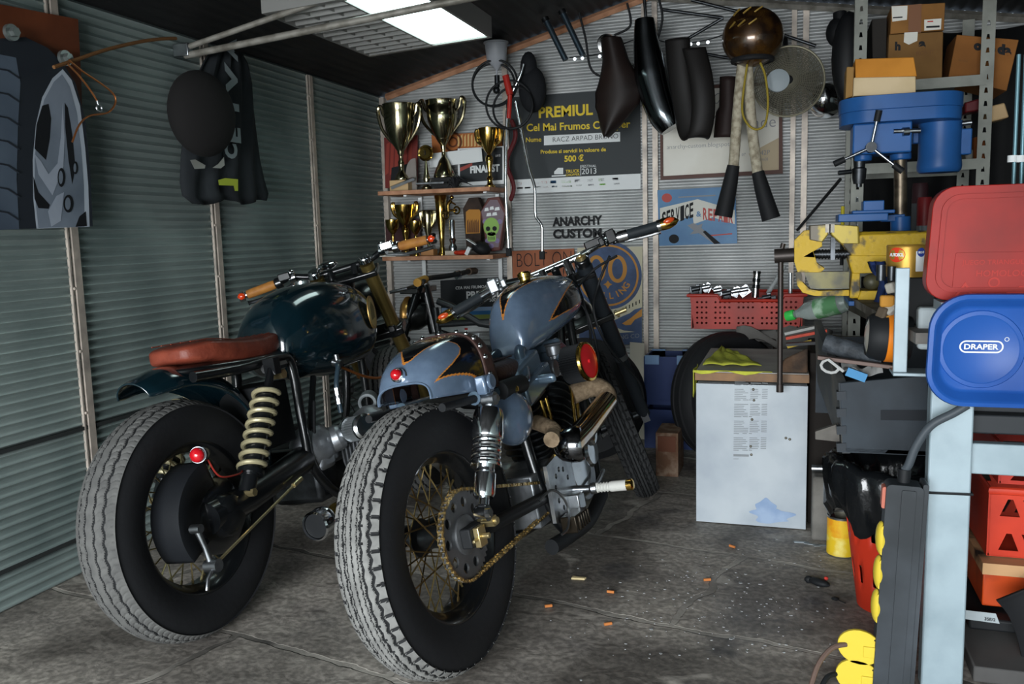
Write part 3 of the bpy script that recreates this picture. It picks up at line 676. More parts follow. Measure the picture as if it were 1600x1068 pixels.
mb = MB(); mb.cyl((-.132, -.186, .242), (.31, -.165, .342), .0042, n=8); mb.cyl((.28, -.166, .335), (.325, -.165, .345), .008); mb.build('brake_rod', M('pale brass rod', '#cbbd92', .3, .9), K)
lo, hi = V(.075, -.158, .375), V(.30, -.155, .705); ax = (hi-lo).normalized(); L_ = (hi-lo).length; P = lambda t: lo+ax*t
for s_ in (-1, 1):
    fl_ = Matrix.Scale(-1, 4, (0, 1, 0)) if s_ > 0 else Matrix()
    mb = MB(); mb.T = fl_; mb.cyl(P(0), P(.10), .024); mb.cyl(P(.08), P(L_), .012); mb.cyl(P(.05), P(.30), .028); mb.lathe([(.038, .055), (.038, .068)], lo, ax); mb.box(hi, (.03, .04, .05)); sh = mb.build('shock_absorber', BLK, K)
    mb = MB(); mb.T = fl_; mb.helix(P(.07), P(.315), .036, .0075, 7.6, 20, 8); mb.build('spring', SPR, sh)
    mb = MB(); mb.T = fl_; mb.cyl(lo+V(0, -.03, 0), lo+V(0, .02, 0), .012, n=6); mb.build('bolt', BRASS, sh)
# tail light on the shield
mb = MB(); lp = V(-.06, -.14, .522); dd = V(-.92, -.35, .1); mb.lathe([(.004, -.05), (.018, -.04), (.024, -.015), (.0245, .002), (.0225, .007), (.0, .007)], lp, dd, 22); tl = mb.build('tail_lamp', M('dull chrome', '#5f6265', .3, 1.), K)
mb = MB(); mb.ell(lp+dd.normalized()*.012, (.018, .0205, .0205), 18); mb.build('lamp_lens', RED, tl)
mb = MB(); mb.tube(smooth_path([(-.03, -.14, .50), (-.02, -.16, .45), (.06, -.16, .435), (.10, -.14, .44)], 6), .0025, 6); mb.build('red_wire', M('red wire', '#7a221b', .5), K)
# rear mudguard following the wheel, with an upturned tail
rdg = smooth_path([(-.115, 0, .738), (-.08, 0, .748), (-.01, 0, .762), (.07, 0, .756), (.15, 0, .733), (.23, 0, .690), (.29, 0, .632), (.33, 0, .56), (.36, 0, .47), (.365, 0, .40)], 6)
rows = []
for i, c in enumerate(rdg):
    a = rdg[max(i-1, 0)]; b = rdg[min(i+1, len(rdg)-1)]; t = (b-a).normalized(); nn = V(-t.z, 0, t.x); t_ = i/(len(rdg)-1); w = .052+.022*min(1, t_*5)
    rows.append([c+V(0, w*sin(q), 0)+nn*((w*.85)*(cos(q)-1)) for q in [radians(-88+176*k/20) for k in range(21)]])
mb = MB(); mb.rings(rows, False); mb.build('mudguard', GRN, K, solid=.004)
mb = pad(.285, 0, .776, .245, .112, .036, [(-1, (1.0, .014)), (-.6, (1.06, .012)), (-.1, (1.0, -.006)), (.3, (.9, -.012)), (1, (.72, .004))], m=60, p=4.5); st = mb.build('seat', RLEA, K)
mb = MB()
for yy in (-.07, -.035, 0, .035, .07):
    mb.tube([(x, yy*(1 if x < .3 else .8), .776+.0345+dz) for x, dz in ((.07, .013), (.14, .012), (.2, .004), (.26, -.006), (.36, -.012), (.45, -.006))], .0022, 6)
mb.build('seat_piping', RLEA, st)
mb = pad(.275, 0, .734, .275, .120, .024, [(-1, (1.0, .012)), (-.1, (1.0, -.004)), (.3, (.95, -.008)), (1, (.8, .0))], m=40); mb.build('seat_base', BLK, K)
# fuel tank with deep knee flanks
ttop = smooth_tab([(.455, .74), (.46, .80), (.485, .855), (.55, .908), (.64, .940), (.74, .953), (.86, .95), (.97, .928), (1.04, .88), (1.06, .82)])
tbot = [(.455, .70), (.50, .66), (.58, .63), (.77, .612), (.96, .632), (1.06, .70)]
twid = smooth_tab([(.455, .06), (.465, .09), (.49, .112), (.56, .136), (.68, .154), (.82, .164), (.95, .155), (1.03, .122), (1.06, .07)])
def tank2(u, v):
    x = .455+.605*u; zt, zb, w = lerp_tab(ttop, x), lerp_tab(tbot, x), lerp_tab(twid, x); a = 2*pi*v; c, s_ = cos(a), sin(a); h = zt-zb; zc = zb+h*.42
    return V(x, w*math.copysign(abs(c)**.75, c), zc+(zt-zc if s_ > 0 else zc-zb)*math.copysign(abs(s_)**.8, s_))
mb = MB(); mb.rings([[tank2(i/80, j/100) for j in range(100)] for i in range(81)], True, True, True); tk = mb.build('fuel_tank', GRN, K, angle=60)
mb = MB(); mb.lathe([(.02, -.01), (.03, .0), (.03, .012), (.0, .02)], (.80, .02, .952), (0, 0, 1), 24); mb.build('filler_cap', CHR, tk)
bd = V(.935, -.158, .81); mb = MB(); mB = Matrix((V(.97, .22, 0), V(0, 0, 1), V(.22, -.97, .0))).transposed().to_4x4(); mB.translation = bd+V(.002, -.004, 0)
mb.plate([(.046*cos(2*pi*i/36), .062*sin(2*pi*i/36)) for i in range(36)], .004, mB); mb.slot(1).plate([(.038*cos(2*pi*i/36), .053*sin(2*pi*i/36)) for i in range(36)], .0045, mB)
mb.slot(2).plate([(-.024, -.03), (.02, -.02), (.026, .02), (0, .04), (-.02, .02)], .005, mB); mb.build('tank_badge', [M('badge brass', '#8f7440', .4, .7), M('badge cream', '#b29d66', .5), M('badge olive', '#6d6235', .5)], tk)
# frame
mb = MB()
for s_ in (-1, 1):
    mb.tube(smooth_path([(.02, .10*s_, .725), (.20, .11*s_, .718), (.40, .105*s_, .72), (.46, .11*s_, .69), (.44, .125*s_, .50), (.46, .125*s_, .34), (.62, .12*s_, .20), (.85, .10*s_, .20), (.98, .05*s_, .45), (1.03, .03*s_, .75)], 6), .016, 10)
    mb.tube([(.42, .11*s_, .70), (.30, .13*s_, .70)], .016, 8); mb.tube([(.60, .09*s_, .63), (.46, .12*s_, .42)], .011, 8)
mb.cyl((1.02, 0, .80), (1.07, 0, .94), .032); mb.build('frame', BLK, K)
mb = MB(); mb.cyl((.34, -.13, .675), (.34, -.165, .675), .016, n=6); mb.build('bolt', BRASS, K)
mb = MB(); mb.box((.36, -.02, .55), (.16, .15, .20)); mb.cyl((.52, -.13, .56), (.47, -.13, .40), .006); mb.build('battery_case', BLKM, K, bev=.01)
# engine: finned boxer block
mb = MB(); mb.box((.68, 0, .31), (.34, .20, .20)); mb.build('crankcase', DSTL, K, bev=.02); mb = MB(); mb.ell((.52, -.09, .40), (.09, .07, .085), 20); mb.cyl((.56, -.10, .40), (.60, -.17, .42), .045); mb.box((.52, -.13, .36), (.09, .04, .07)); mb.box((.62, -.06, .38), (.14, .10, .12))
eng = mb.build('engine', ALU, K, bev=.02)
for s_ in (-1, 1):
    mb = MB(); m0 = Matrix.Translation((.74, 0, .36)) @ Matrix.Rotation(pi/2, 4, 'X')
    for i in range(9): mb.plate(rrect(.20, .17, .05), .006, Matrix.Translation((.74, s_*(.12+.016*i), .36)) @ Matrix.Rotation(pi/2, 4, 'X'))
    mb.cyl((.74, s_*.10, .36), (.74, s_*.27, .36), .06); mb.build('cylinder', ALU, eng)
    mb = MB(); mb.box((.74, s_*.30, .36), (.19, .06, .15)); mb.build('cylinder_head', ALU, eng, bev=.02)
mb = MB(); n = 30; ax = V(-.45, -.85, .12).normalized(); c0 = V(.60, -.20, .435); rows = []
for h in (0, .085):
    m = frame(c0+ax*h, ax); rows.append([m @ V((.042 if k % 2 else .036)*cos(pi*k/n), (.042 if k % 2 else .036)*sin(pi*k/n), 0) for k in range(2*n)])
mb.rings(rows, True, True, True); pf = mb.build('pod_filter', M('grey mesh', '#6f7476', .5, .5), K, angle=10)
mb = MB(); mb.lathe([(.044, .083), (.044, .095), (.036, .102), (0, .102)], c0, ax); mb.lathe([(.044, -.01), (.046, 0), (.044, .01)], c0, ax); mb.build('filter_cap', CHR, pf)
mb = MB(); mb.lathe([(.035, 0), (.038, .03), (.06, .035), (.062, .05), (.055, .055), (.05, .075), (.025, .09), (.012, .095), (0, .095)], (.70, -.215, .40), (0, 0, 1), 28); mb.build('carburettor', ALU, K)
mb = MB()
for i in range(9): mb.torus(V(.74+.012*i, -.195+.006*i, .50), (1, .4, .1), .028, .006, 20, 6)
mb.build('intake_hose', M('grey ribbed hose', '#7c8284', .5), K)
mb = MB(); mb.tube(smooth_path([(.66, -.15, .655), (.62, -.18, .65), (.585, -.185, .60), (.58, -.185, .55), (.58, -.185, .50)], 6), .0085, 10); mb.build('fuel_hose', M('dark blue hose', '#2a3a44', .35), K)
mb = MB(); mb.cyl((.66, -.14, .665), (.66, -.17, .655), .014); mb.cyl((.66, -.155, .64), (.66, -.155, .69), .009); mb.cyl((.58, -.185, .585), (.58, -.185, .53), .013, n=8); mb.cyl((.58, -.185, .56), (.58, -.185, .55), .016); mb.build('fuel_tap', STL, K)
mb = MB(); mb.tube(smooth_path([(.67, -.15, .65), (.74, -.19, .60), (.82, -.20, .575), (.90, -.2, .57)], 6), .005, 8); mb.build('copper_fuel_line', M('copper tube', '#b06d3c', .3, .9), K)
mb = MB(); mb.tube([(.90, -.20, .20), (.60, -.205, .20), (.42, -.205, .20)], [.03, .032, .034], 20); exh = mb.build('exhaust_pipe', M('straw chrome', '#b59d55', .2, 1.), K)
mb = MB(); mb.lathe([(.034, 0), (.046, .02), (.048, .03), (.045, .036), (.047, .045), (.047, .075), (.042, .08), (.040, .07), (.038, .02), (0, .015)], (.37, -.205, .20), (-1, 0, -.02), 34); mb.slot(1).lathe([(.0385, .0705), (.036, .045), (0, .045)], (.37, -.205, .20), (-1, 0, -.02), 30); mb.build('exhaust_tip', [CHR, BLKM], exh)
# front end
rk = radians(27); Tk, AX = steer((1.06, 0, .95), rk, radians(15))
wheel(K, 1.38, .325, .325, .11, pat_wave, .232, BLK, BRASS, 36, nu=360, T=Tk, nv=56, mats=[RUB, DUST2, GRV])
mb = MB(); mb.T = Tk; cl_ = []
for s_ in (-1, 1):
    a, b = V(1.05, .105*s_, .985), V(1.385, .105*s_, .325); mb.tube([a, a+(b-a)*.62, a+(b-a)*.63, b], [.028, .028, .022, .022], 18); mb.box(b, (.05, .03, .06))
fk = mb.build('fork', OLV, K)
for s_ in (-1, 1):
    mb = MB(); mb.T = Tk; a, b = V(1.05, .105*s_, .985), V(1.385, .105*s_, .325); mb.cyl(a+(a-b)*.012, a+(a-b)*.035, .027); mb.cyl(a+(a-b)*.035, a+(a-b)*.05, .020); mb.build('fork_cap', CHR, fk)
    mb = MB(); mb.T = Tk; mb.cyl(a+(b-a)*.615, a+(b-a)*.635, .0285); mb.build('fork_seal', M('copper seal', '#b5763d', .3, .9), fk)
mb = MB(); mb.T = Tk; R3 = Matrix.Rotation(-rk, 3, 'Y'); mb.box((1.07, 0, .955), (.08, .28, .024), R3); mb.box((1.19, 0, .715), (.085, .29, .032), R3)
for s_ in (-1, 1):
    a, b = V(1.05, .105*s_, .985), V(1.385, .105*s_, .325); q = a+(b-a)*.41; mb.cyl(q+(a-b)*.03, q-(a-b)*.03, .041); mb.box(q+V(-.04, 0, 0), (.03, .03, .03))
mb.build('triple_clamp', BLK, K, bev=.006)
mb = MB(); mb.T = Tk; mb.ell((1.24, 0, .85), (.09, .085, .085), 24); hl = mb.build('headlamp', BLK, K)
mb = MB(); mb.T = Tk; mb.ell((1.03, .04, 1.02), (.045, .04, .016), 20); mb.build('speedometer', CHR, K)
hb = [(1.0, .385, 1.0), (1.02, .25, 1.01), (1.04, .20, 1.02), (1.06, .13, 1.0), (1.075, .07, .995), (1.075, -.07, .995), (1.06, -.13, 1.0), (1.04, -.20, 1.02), (1.02, -.25, 1.01), (1.0, -.385, 1.0)]
mb = MB(); mb.T = Tk; mb.tube(smooth_path(hb, 6), .0125, 14); mb.cyl((1.06, .05, .955), (1.075, .05, .995), .016); mb.cyl((1.06, -.05, .955), (1.075, -.05, .995), .016); bar_ = mb.build('handlebar', BLK, K)
for s_ in (-1, 1):
    q = lambda x, y, z: V(x, s_*y, z)
    a, b = q(1.018, .262, 1.009), q(1.0, .375, 1.0); d = (b-a).normalized()
    mb = MB(); mb.T = Tk; mb.lathe([(.017, 0), (.0185, .02), (.018, .1), (.017, .115), (0, .115)], a, d, 20); gr = mb.build('grip', TAN, bar_)
    mb = MB(); mb.T = Tk; mb.cyl(b, b+d*.012, .012); mb.lathe([(.013, .01), (.02, .014), (.021, .032), (.012, .04), (0, .04)], b, d, 18); en = mb.build('grip_end', CHR, gr)
    mb = MB(); mb.T = Tk; mb.ell(b+d*.02+V(-.013, 0, 0), (.012, .016, .014), 14); mb.build('indicator_lens', M('orange lens', '#c23a12', .15, coat=.5), en)
    mb = MB(); mb.T = Tk; mb.cyl(a-d*.03, a-d*.002, .022, n=18); mb.box(a-d*.05+V(-.01, 0, .012), (.035, .05, .03)); mb.build('switch_housing', CHR if s_ < 0 else BLK, bar_, bev=.004)
    mb = MB(); mb.T = Tk; mb.cyl(a-d*.085, a-d*.06, .02); mb.ell(a-d*.075+V(-.01, 0, .02), (.014, .014, .014), 14); mb.build('lever_clamp', CHR, bar_)
    mb = MB(); mb.T = Tk; mb.tube(smooth_path([a-d*.075+V(.03, 0, -.015), a+V(.045, 0, -.03), a+d*.08+V(.03, 0, -.032), a+d*.13+V(.02, 0, -.03)], 5), [.007]*15+[.010], 8); mb.build('hand_lever', STL if s_ < 0 else DSTL, bar_)
mb = MB(); mb.tube([(.44, .12, .2), (.42, .22, .08), (.41, .255, .005)], .011, 10); mb.build('side_stand', BLKM, K)
# ---------------------------------------------------------------- black bike at the back, facing the left wall
Bk = thing('motorcycle', 'matte black motorcycle with ochre hand grips behind the grey and green ones', 'motorcycle', (-1.15, 3.95, 0))
YK = 3.95
def bp(x, y, o=0.): return at(x, y, YK+o)
mb = MB()
for o in (-.09, .09):
    a, b = bp(657, 440, o), bp(612, 585, o); mb.tube([a, a+(b-a)*.62], .021, 14)
fk = mb.build('fork', M('dark polished tube', '#35383a', .22, .8), Bk)
gb = MB()
for o in (-.09, .09):
    a, b = bp(657, 440, o), bp(612, 585, o)
    for i in range(9): gb.torus(a+(b-a)*(.60+.05*i), b-a, .028+.005*sin(i), .012, 18, 8)
    gb.cyl(a+(b-a)*.6, b, .026); gb.cyl(b, bp(560, 720, o), .022)
gb.build('fork_gaiters', BLKM, fk)
mb = MB(); a = bp(654, 452); b = bp(640, 498); ax = (a-b).normalized(); mb.box(a, (.10, .24, .03)); mb.cyl(bp(662, 445), bp(680, 520), .03); mb.box(b, (.10, .24, .03)); mb.build('triple_clamp', BLK, Bk, bev=.005)
hc = bp(655, 490, -.02); mb = MB(); mb.lathe([(.0, .05), (.055, .045), (.082, .0), (.085, -.04), (.085, -.05)], hc+V(-.0, 0, 0), (1, .15, 0), 30); hl = mb.build('headlamp', BLK, Bk)
mb = MB(); mb.lathe([(.086, -.04), (.090, -.05), (.088, -.065), (.06, -.085), (0, -.095)], hc, (1, .15, 0), 30); mb.build('lamp_glass', M('amber lamp glass', '#b98a45', .25, .5), hl)
mb = MB(); A = [bp(658, 441, -.40), bp(664, 436, -.28), bp(672, 434, -.12), bp(690, 432, 0), bp(716, 428, .12), bp(732, 424, .25), bp(742, 423, .40)]
mb.tube(smooth_path(A, 5), .013, 10); bar_ = mb.build('handlebar', BLKM, Bk)
for i, (p, q) in enumerate(((A[0]+V(-.01, -.02, 0), A[1]), (A[5], A[6]))):
    mb = MB(); mb.cyl(p, q, .019, n=16); gr = mb.build('grip', M('ochre rubber', '#b98a3c', .6) if i == 0 else M('brown rubber', '#4a3a2c', .6), bar_)
p = A[0]; mb = MB(); mb.tube([A[1]+V(-.03, .05, -.02), p+V(-.09, .03, -.03), p+V(-.16, 0, -.045)], .008, 8); mb.build('hand_lever', STL, bar_)
mb = MB(); mb.cyl(bp(712, 430, .12), bp(718, 428, .14), .022); mb.build('lever_clamp', CHR, bar_)
mb = MB()
for o in (-.06, .06):
    mb.tube([bp(684, 470, o), bp(705, 478, o), bp(750, 505, o), bp(800, 512, o), bp(860, 520, o)], .018, 10); mb.tube([bp(688, 507, o), bp(790, 500, o)], .015, 10)
    mb.tube([bp(680, 480, o), bp(690, 560, o), bp(700, 640, o), bp(800, 690, o)], .017, 10)
    mb.tube([bp(790, 505, o), bp(840, 600, o), bp(800, 690, o)], .015, 10)
mb.build('frame', M('satin black tube', '#26292b', .38, .3), Bk)
mb = MB(); mb.box(bp(770, 560), (.20, .22, .10)); mb.box(bp(770, 600), (.28, .24, .22)); eng = mb.build('engine', BLKM, Bk, bev=.02)
mb = MB()
for i in range(8): a = bp(738, 548, -.10)+V(0, 0, -.012*i); mb.box(a+V(.0, .05, 0), (.05, .12, .005))
mb.build('cooling_fins', STL, eng)
mb = MB(); mb.hexa([bp(722, 556, .1), bp(742, 553, .1), bp(742, 553, .04), bp(722, 556, .04), bp(733, 520, .1), bp(750, 520, .1), bp(750, 520, .04), bp(733, 520, .04)]); mb.build('side_plate', STL, Bk, bev=.004)
mb = MB(); mb.tube([bp(690, 516, .0), bp(760, 540, -.05), bp(790, 545, -.05)], .005, 8); mb.build('control_cable', BLKM, Bk)
for px in (540, 915):                             # its wheels rest on the floor behind the others
    c = bp(px, 690); c.z = .30; mb = MB(); mb.lathe([(.20, -.04), (.26, -.05), (.295, -.03), (.30, 0), (.295, .03), (.26, .05), (.20, .04)], c, (0, 1, 0), 48, loop=True); w = mb.build('wheel', RUB, Bk)
    mb = MB(); mb.lathe([(.205, -.035), (.19, -.02), (.19, .02), (.205, .035), (.185, .03), (.175, 0), (.185, -.03)], c, (0, 1, 0), 40, loop=True); mb.cyl(c+V(0, -.05, 0), c+V(0, .05, 0), .04)
    for i in range(12): aa = 2*pi*i/12; mb.cyl(c, c+V(.19*cos(aa), 0, .19*sin(aa)), .003, n=5)
    mb.build('wheel_rim', BLK, w)
# ================================================================ things on the back wall
YW = YB-.012
def sheet(mb, tl, tr, br, bl, Y, th=.004):
    q = [at(*p, Y) for p in (bl, br, tr, tl)]; b = [p+V(0, th, 0) for p in q]
    return mb.hexa([b[3], b[2], b[1], b[0], q[3], q[2], q[1], q[0]]) if False else mb.add(b+q, [(0, 1, 2, 3), (7, 6, 5, 4), (0, 4, 5, 1), (1, 5, 6, 2), (2, 6, 7, 3), (3, 7, 4, 0)][::1])
def write(mb, s, p0, p1, Y, bold=0., h=None, off=.0015):
    """words between two photo points on the plane Y, the first point at the foot of the first letter"""
    a, b = at(*p0, Y), at(*p1, Y); m = wallm(a-V(0, off, 0), b-a)
    return mb.text(s, m, width=(b-a).length, bold=bold, height=h)
def flat(mb, pts, Y, off=.001):                  # flat printed shape from photo points
    q = [at(*p, Y)-V(0, off, 0) for p in pts]
    c = [(p.x, p.z) for p in q]; ar = sum(c[i][0]*c[(i+1) % len(c)][1]-c[(i+1) % len(c)][0]*c[i][1] for i in range(len(c)))
    if ar < 0: q = q[::-1]
    t = tessellate_polygon([[V(p.x, p.z, 0) for p in q]])
    fs = []
    for f in t:
        a, b, c_ = (q[i] for i in f); n = (b-a).cross(c_-a); fs.append(f if n.y < 0 else f[::-1])
    return mb.add(q, fs)
def rot2(pts, c, k=1.): return [(c[0]+k*x, c[1]+k*y) for x, y in pts]
INK = M('printed black', '#1c1d1f', .7); PAPER = M('off white paper', '#d8d6cd', .8, noise=('#c9c5b8', 4, .4, .7)); YEL = M('printed yellow', '#d2b83a', .7)
PWH = M('printed white', '#cfd2d2', .7); PBL = M('printed blue', '#2f6a9c', .6); PRD = M('printed red', '#b5382f', .7); PGR = M('printed green', '#6fa04a', .7); PGY = M('printed grey', '#83868a', .7)
# --- prize poster
mb = MB(); mb.slot(0); sheet(mb, (797, 152), (1000, 137), (1001, 295), (797, 303), YW)
mb.slot(1); flat(mb, [(797, 281), (1001, 271), (1001, 295), (797, 303)], YW)
mb.slot(2); write(mb, 'PREMIUL I', (842, 184), (937, 178), YW, .03); write(mb, 'Cel Mai Frumos Chopper', (823, 205), (985, 199), YW, .02); write(mb, 'Nume', (822, 222), (846, 221), YW, .01)
write(mb, 'Produse si servicii in valoare de', (845, 240), (947, 236), YW, .02); write(mb, '500 \u20ac', (882, 252.5), (912, 251), YW, .03)
write(mb, 'TRUCK', (884, 270), (906, 269), YW, .02); write(mb, 'CHOPPER', (884, 275), (906, 274), YW, .01)
mb.slot(1); flat(mb, [(850, 212), (969, 206), (969, 221), (850, 227)], YW); write(mb, '2013', (909, 272), (932, 271), YW); write(mb, 'FESTIVAL', (909, 262), (932, 261), YW)
flat(mb, [(907, 258), (908, 258), (908, 274), (907, 274)], YW)
for pts in ([(866, 268), (872, 262), (880, 262), (880, 272), (866, 272)], [(862, 274), (884, 273), (884, 275), (862, 276)]): flat(mb, pts, YW)
mb.slot(3); write(mb, 'RACZ ARPAD BRUNO', (864, 222), (966, 216), YW, -.01, off=.003)
for i, (x, k) in enumerate(((806, 4), (818, 5), (834, 6), (846, 4), (860, 5), (876, 7), (898, 6), (917, 6), (935, 7), (957, 6))):
    mb.slot(k); w = 16 if i == 5 else 9; y = 286-.045*(x-820); flat(mb, [(x, y-2), (x+w, y-2.4), (x+w, y+2), (x, y+2.2)], YW); flat(mb, [(x+2, y+6), (x+w+2, y+5.6), (x+w+2, y+8), (x+2, y+8.4)], YW)
tag(mb.build('prize_poster', [M('poster charcoal', '#34383a', .6), PWH, YEL, INK, PRD, PBL, PGY, PGR], base=at(899, 299, YW)), 'charcoal prize poster with yellow PREMIUL I print on the back wall', 'poster')
# --- stencilled words
mb = MB(); write(mb, 'ANARCHY', (863, 354), (941, 351), YW, .045, h=.052, off=-.003); write(mb, 'CUSTOM', (864, 373), (940, 371), YW, .045, h=.052, off=-.003)
tag(mb.build('painted_lettering', INK), 'black stencilled words ANARCHY CUSTOM painted on the corrugated back wall', 'lettering')
# --- bolt-on card
mb = MB(); sheet(mb, (799, 392), (897, 388), (899, 450), (801, 455), YW-.01); mb.slot(1); write(mb, 'BOLT ON', (808, 417), (893, 413), YW-.01, -.02, h=.075); write(mb, 'KIT !!!', (820, 442), (882, 438), YW-.01, -.02, h=.07)
tag(mb.build('cardboard_sign', [M('brown card', '#9a5f45', .8, noise=('#85503a', 8, .4, .7)), INK]), 'brown cardboard sign with hand drawn words BOLT ON KIT behind the grey motorcycle', 'sign')
# --- mountain beer poster with round badge
yp = YW-.006
mb = MB(); sheet(mb, (902, 387), (1004, 385), (1003, 537), (905, 541), yp)
cx, cy = 951, 430
for k, r, o in ((1, 52, .001), (2, 47, .0018), (1, 44, .0026)): mb.slot(k); flat(mb, [(cx+r*cos(2*pi*i/48), cy+r*1.02*sin(2*pi*i/48)) for i in range(48)], yp, o)
mb.slot(2)
for x in (930, 963): 
    c = at(x+2, 420, yp)-V(0, .0038, 0); mS = wallm(c); mb.plate([(.052*cos(2*pi*i/32), .075*sin(2*pi*i/32)) for i in range(32)], 0, mS, [[(.030*cos(2*pi*i/28), .055*sin(2*pi*i/28)) for i in range(28)]])
flat(mb, [(950, 438), (953, 442), (957, 444), (953, 446), (950, 451), (947, 446), (943, 444), (947, 442)], yp, .0038)
for i, ch in enumerate('CHILLING'):
    a = radians(152-17.5*i); R_ = 37; x, y = cx+R_*cos(a), cy+R_*sin(a); p = at(x, y, yp)-V(0, .0038, 0); t = a-pi/2; m = wallm(p, (cos(t), 0, -sin(t)), (sin(t), 0, cos(t))); mb.text(ch, m, height=.036, bold=.02, align=.5)
mb.slot(3); write(mb, 'Le', (953, 493), (964, 490), yp, .0, h=.035)
for i in range(7): x = 967+5.2*i; y = 484-2.6*i; flat(mb, [(x, y), (x+1.6, y-.8), (x+1.8, y+5), (x+.2, y+5.6)], yp)
mb.slot(1); flat(mb, [(905, 520), (915, 508), (925, 500), (935, 511), (950, 508), (960, 500), (972, 494), (984, 489), (992, 483), (1003, 480), (1003, 537), (905, 541)], yp)
mb.slot(2); flat(mb, [(972, 505), (985, 497), (1003, 482), (1003, 494), (992, 499), (986, 507), (978, 508)], yp, .002); flat(mb, [(916, 511), (924, 502), (932, 514), (922, 512)], yp, .002)
mb.slot(0); flat(mb, [(952, 512), (962, 511), (975, 516), (992, 518), (965, 520), (955, 518)], yp, .002)
mb.slot(4); write(mb, 'NG CO', (969, 530), (999, 527), yp, .0, off=.002)
tag(mb.build('beer_poster', [M('poster cream', '#bdb79f', .7), M('poster blue', '#3b4a66', .6, noise=('#46587a', 12, .4, .6)), M('poster orange', '#b5813f', .7), INK, PGY]), 'cream poster with round blue badge and orange mountains behind the grey motorcycle', 'poster')
# --- lower festival poster
yp = YW-.004
mb = MB(); sheet(mb, (688, 438), (793, 432), (795, 514), (690, 520), yp)
for k, a, b in ((1, 478, 484), (2, 484, 490), (3, 490, 497), (4, 507, 516)): mb.slot(k); flat(mb, [(690, a+3), (794, a), (794, b), (690, b+3)], yp)
mb.slot(4); write(mb, 'FESTIVAL', (762, 440), (787, 439), yp, .02); write(mb, 'CEA MAI FRUMOASA', (712, 452), (768, 449), yp, .01); write(mb, 'PREMIUL I', (729, 466), (790, 463), yp, .04); write(mb, '500 \u20ac', (765, 471), (782, 470), yp, .0)
mb.slot(5); flat(mb, [(726, 512), (731, 512), (731, 515), (726, 515)], yp, .002)
tag(mb.build('festival_poster', [M('poster black', '#202427', .6), M('pale blue print', '#8ba5c4', .7), PBL, M('olive print', '#7d8a4a', .7), PWH, PRD]), 'black festival poster with blue and green strips below the trophy shelves', 'poster')
# --- framed drawing
yf = YW-.01
mb = MB(); q = [(1031, 137), (1222, 127), (1223, 271), (1032, 281)]; i4 = [(1035, 142), (1217, 132), (1217, 265), (1036, 275)]
for k in range(4):
    a, b, c, d = q[k], q[(k+1) % 4], i4[(k+1) % 4], i4[k]; f = [at(*p, yf-.012) for p in (a, b, c, d)]; g = [p+V(0, .02, 0) for p in f]; mb.hexa([g[0], g[1], g[2], g[3], f[0], f[1], f[2], f[3]])
fr = mb.build('picture_frame', M('brown frame', '#4d2f26', .5)); tag(fr, 'framed white drawing with thin brown frame behind the hanging white pipes', 'picture')
mb = MB(); sheet(mb, *i4[:2], i4[2], i4[3], yf); mb.slot(1); write(mb, 'anarchy-custom.blogspot', (1042, 235), (1140, 230), yf, -.01, h=.028); write(mb, 'ade', (1177, 200), (1212, 198), yf, -.01); write(mb, '07', (1159, 244), (1165, 243), yf); write(mb, '42P', (1188, 242), (1203, 241), yf); write(mb, 'mu))', (1187, 251), (1200, 250), yf)
mb.tube([at(*p, yf)-V(0, .003, 0) for p in smooth_path([(1127, 145, 0), (1119, 148, 0), (1114, 158, 0), (1121, 161, 0), (1128, 150, 0), (1124, 170, 0), (1116, 185, 0)], 5) for p in [(p.x, p.y)]], .002, 5)
mb.slot(2); flat(mb, [(1170, 240), (1217, 215), (1217, 265), (1180, 267)], yf, .0006)
mb.build('drawing', [PAPER, PGY, M('stained paper', '#b5a68c', .8)], fr)
# --- tin sign
ys = YW-.012
mb = MB(); sheet(mb, (1027, 297), (1149, 291), (1152, 380), (1030, 384), ys)
mb.slot(1); flat(mb, [(1031, 325), (1090, 311), (1148, 328), (1148, 350), (1090, 332), (1032, 357)], ys); flat(mb, [(1080, 318), (1105, 318), (1112, 340), (1084, 350)], ys, .0006)
mb.slot(2)
def ribbon(s, x0, x1, y0, sk, h0):
    n = len(s); w = (x1-x0)/n
    for i, ch in enumerate(s):
        if ch == ' ': continue
        a, b = at(x0+w*i+.5, y0+sk*i, ys)-V(0, .002, 0), at(x0+w*(i+1)-.5, y0+sk*(i+1), ys)-V(0, .002, 0); mb.text(ch, wallm(a, b-a), width=(b-a).length*.98, height=h0, bold=.03)
ribbon('SERVICE', 1034, 1084, 355, -2.3, .078); mb.slot(3); ribbon('REPAIR', 1098, 1146, 343, 1.0, .062)
mb.slot(0); write(mb, '&', (1088, 338), (1096, 338), ys, .03, off=.002)
mb.slot(3); flat(mb, [(1042+8*cos(2*pi*i/20), 309+7*sin(2*pi*i/20)) for i in range(20)], ys, .001); flat(mb, [(1108, 367), (1144, 364), (1144, 366), (1108, 369)], ys, .001)
mb.slot(4); flat(mb, [(1074, 352), (1084, 348), (1090, 352), (1098, 349), (1096, 356), (1124, 380), (1116, 381), (1092, 364), (1078, 366), (1084, 360)], ys, .0015); flat(mb, [(1060, 307), (1118, 304), (1118, 306), (1060, 309)], ys, .001)
mb.slot(2); flat(mb, [(1053+8*cos(2*pi*i/20), 373+7*sin(2*pi*i/20)) for i in range(20)], ys, .001); flat(mb, [(1098, 362), (1102, 360), (1126, 380), (1116, 381)], ys, .0018)
tag(mb.build('tin_sign', [M('sign blue', '#2c618c', .4, 0, noise=('#4579a0', 5, .4, .7)), M('sign cream', '#b9b9b0', .4), INK, M('sign red', '#a3403a', .5), PGY]), 'blue tin sign SERVICE & REPAIR with a spanner below the framed drawing', 'sign')
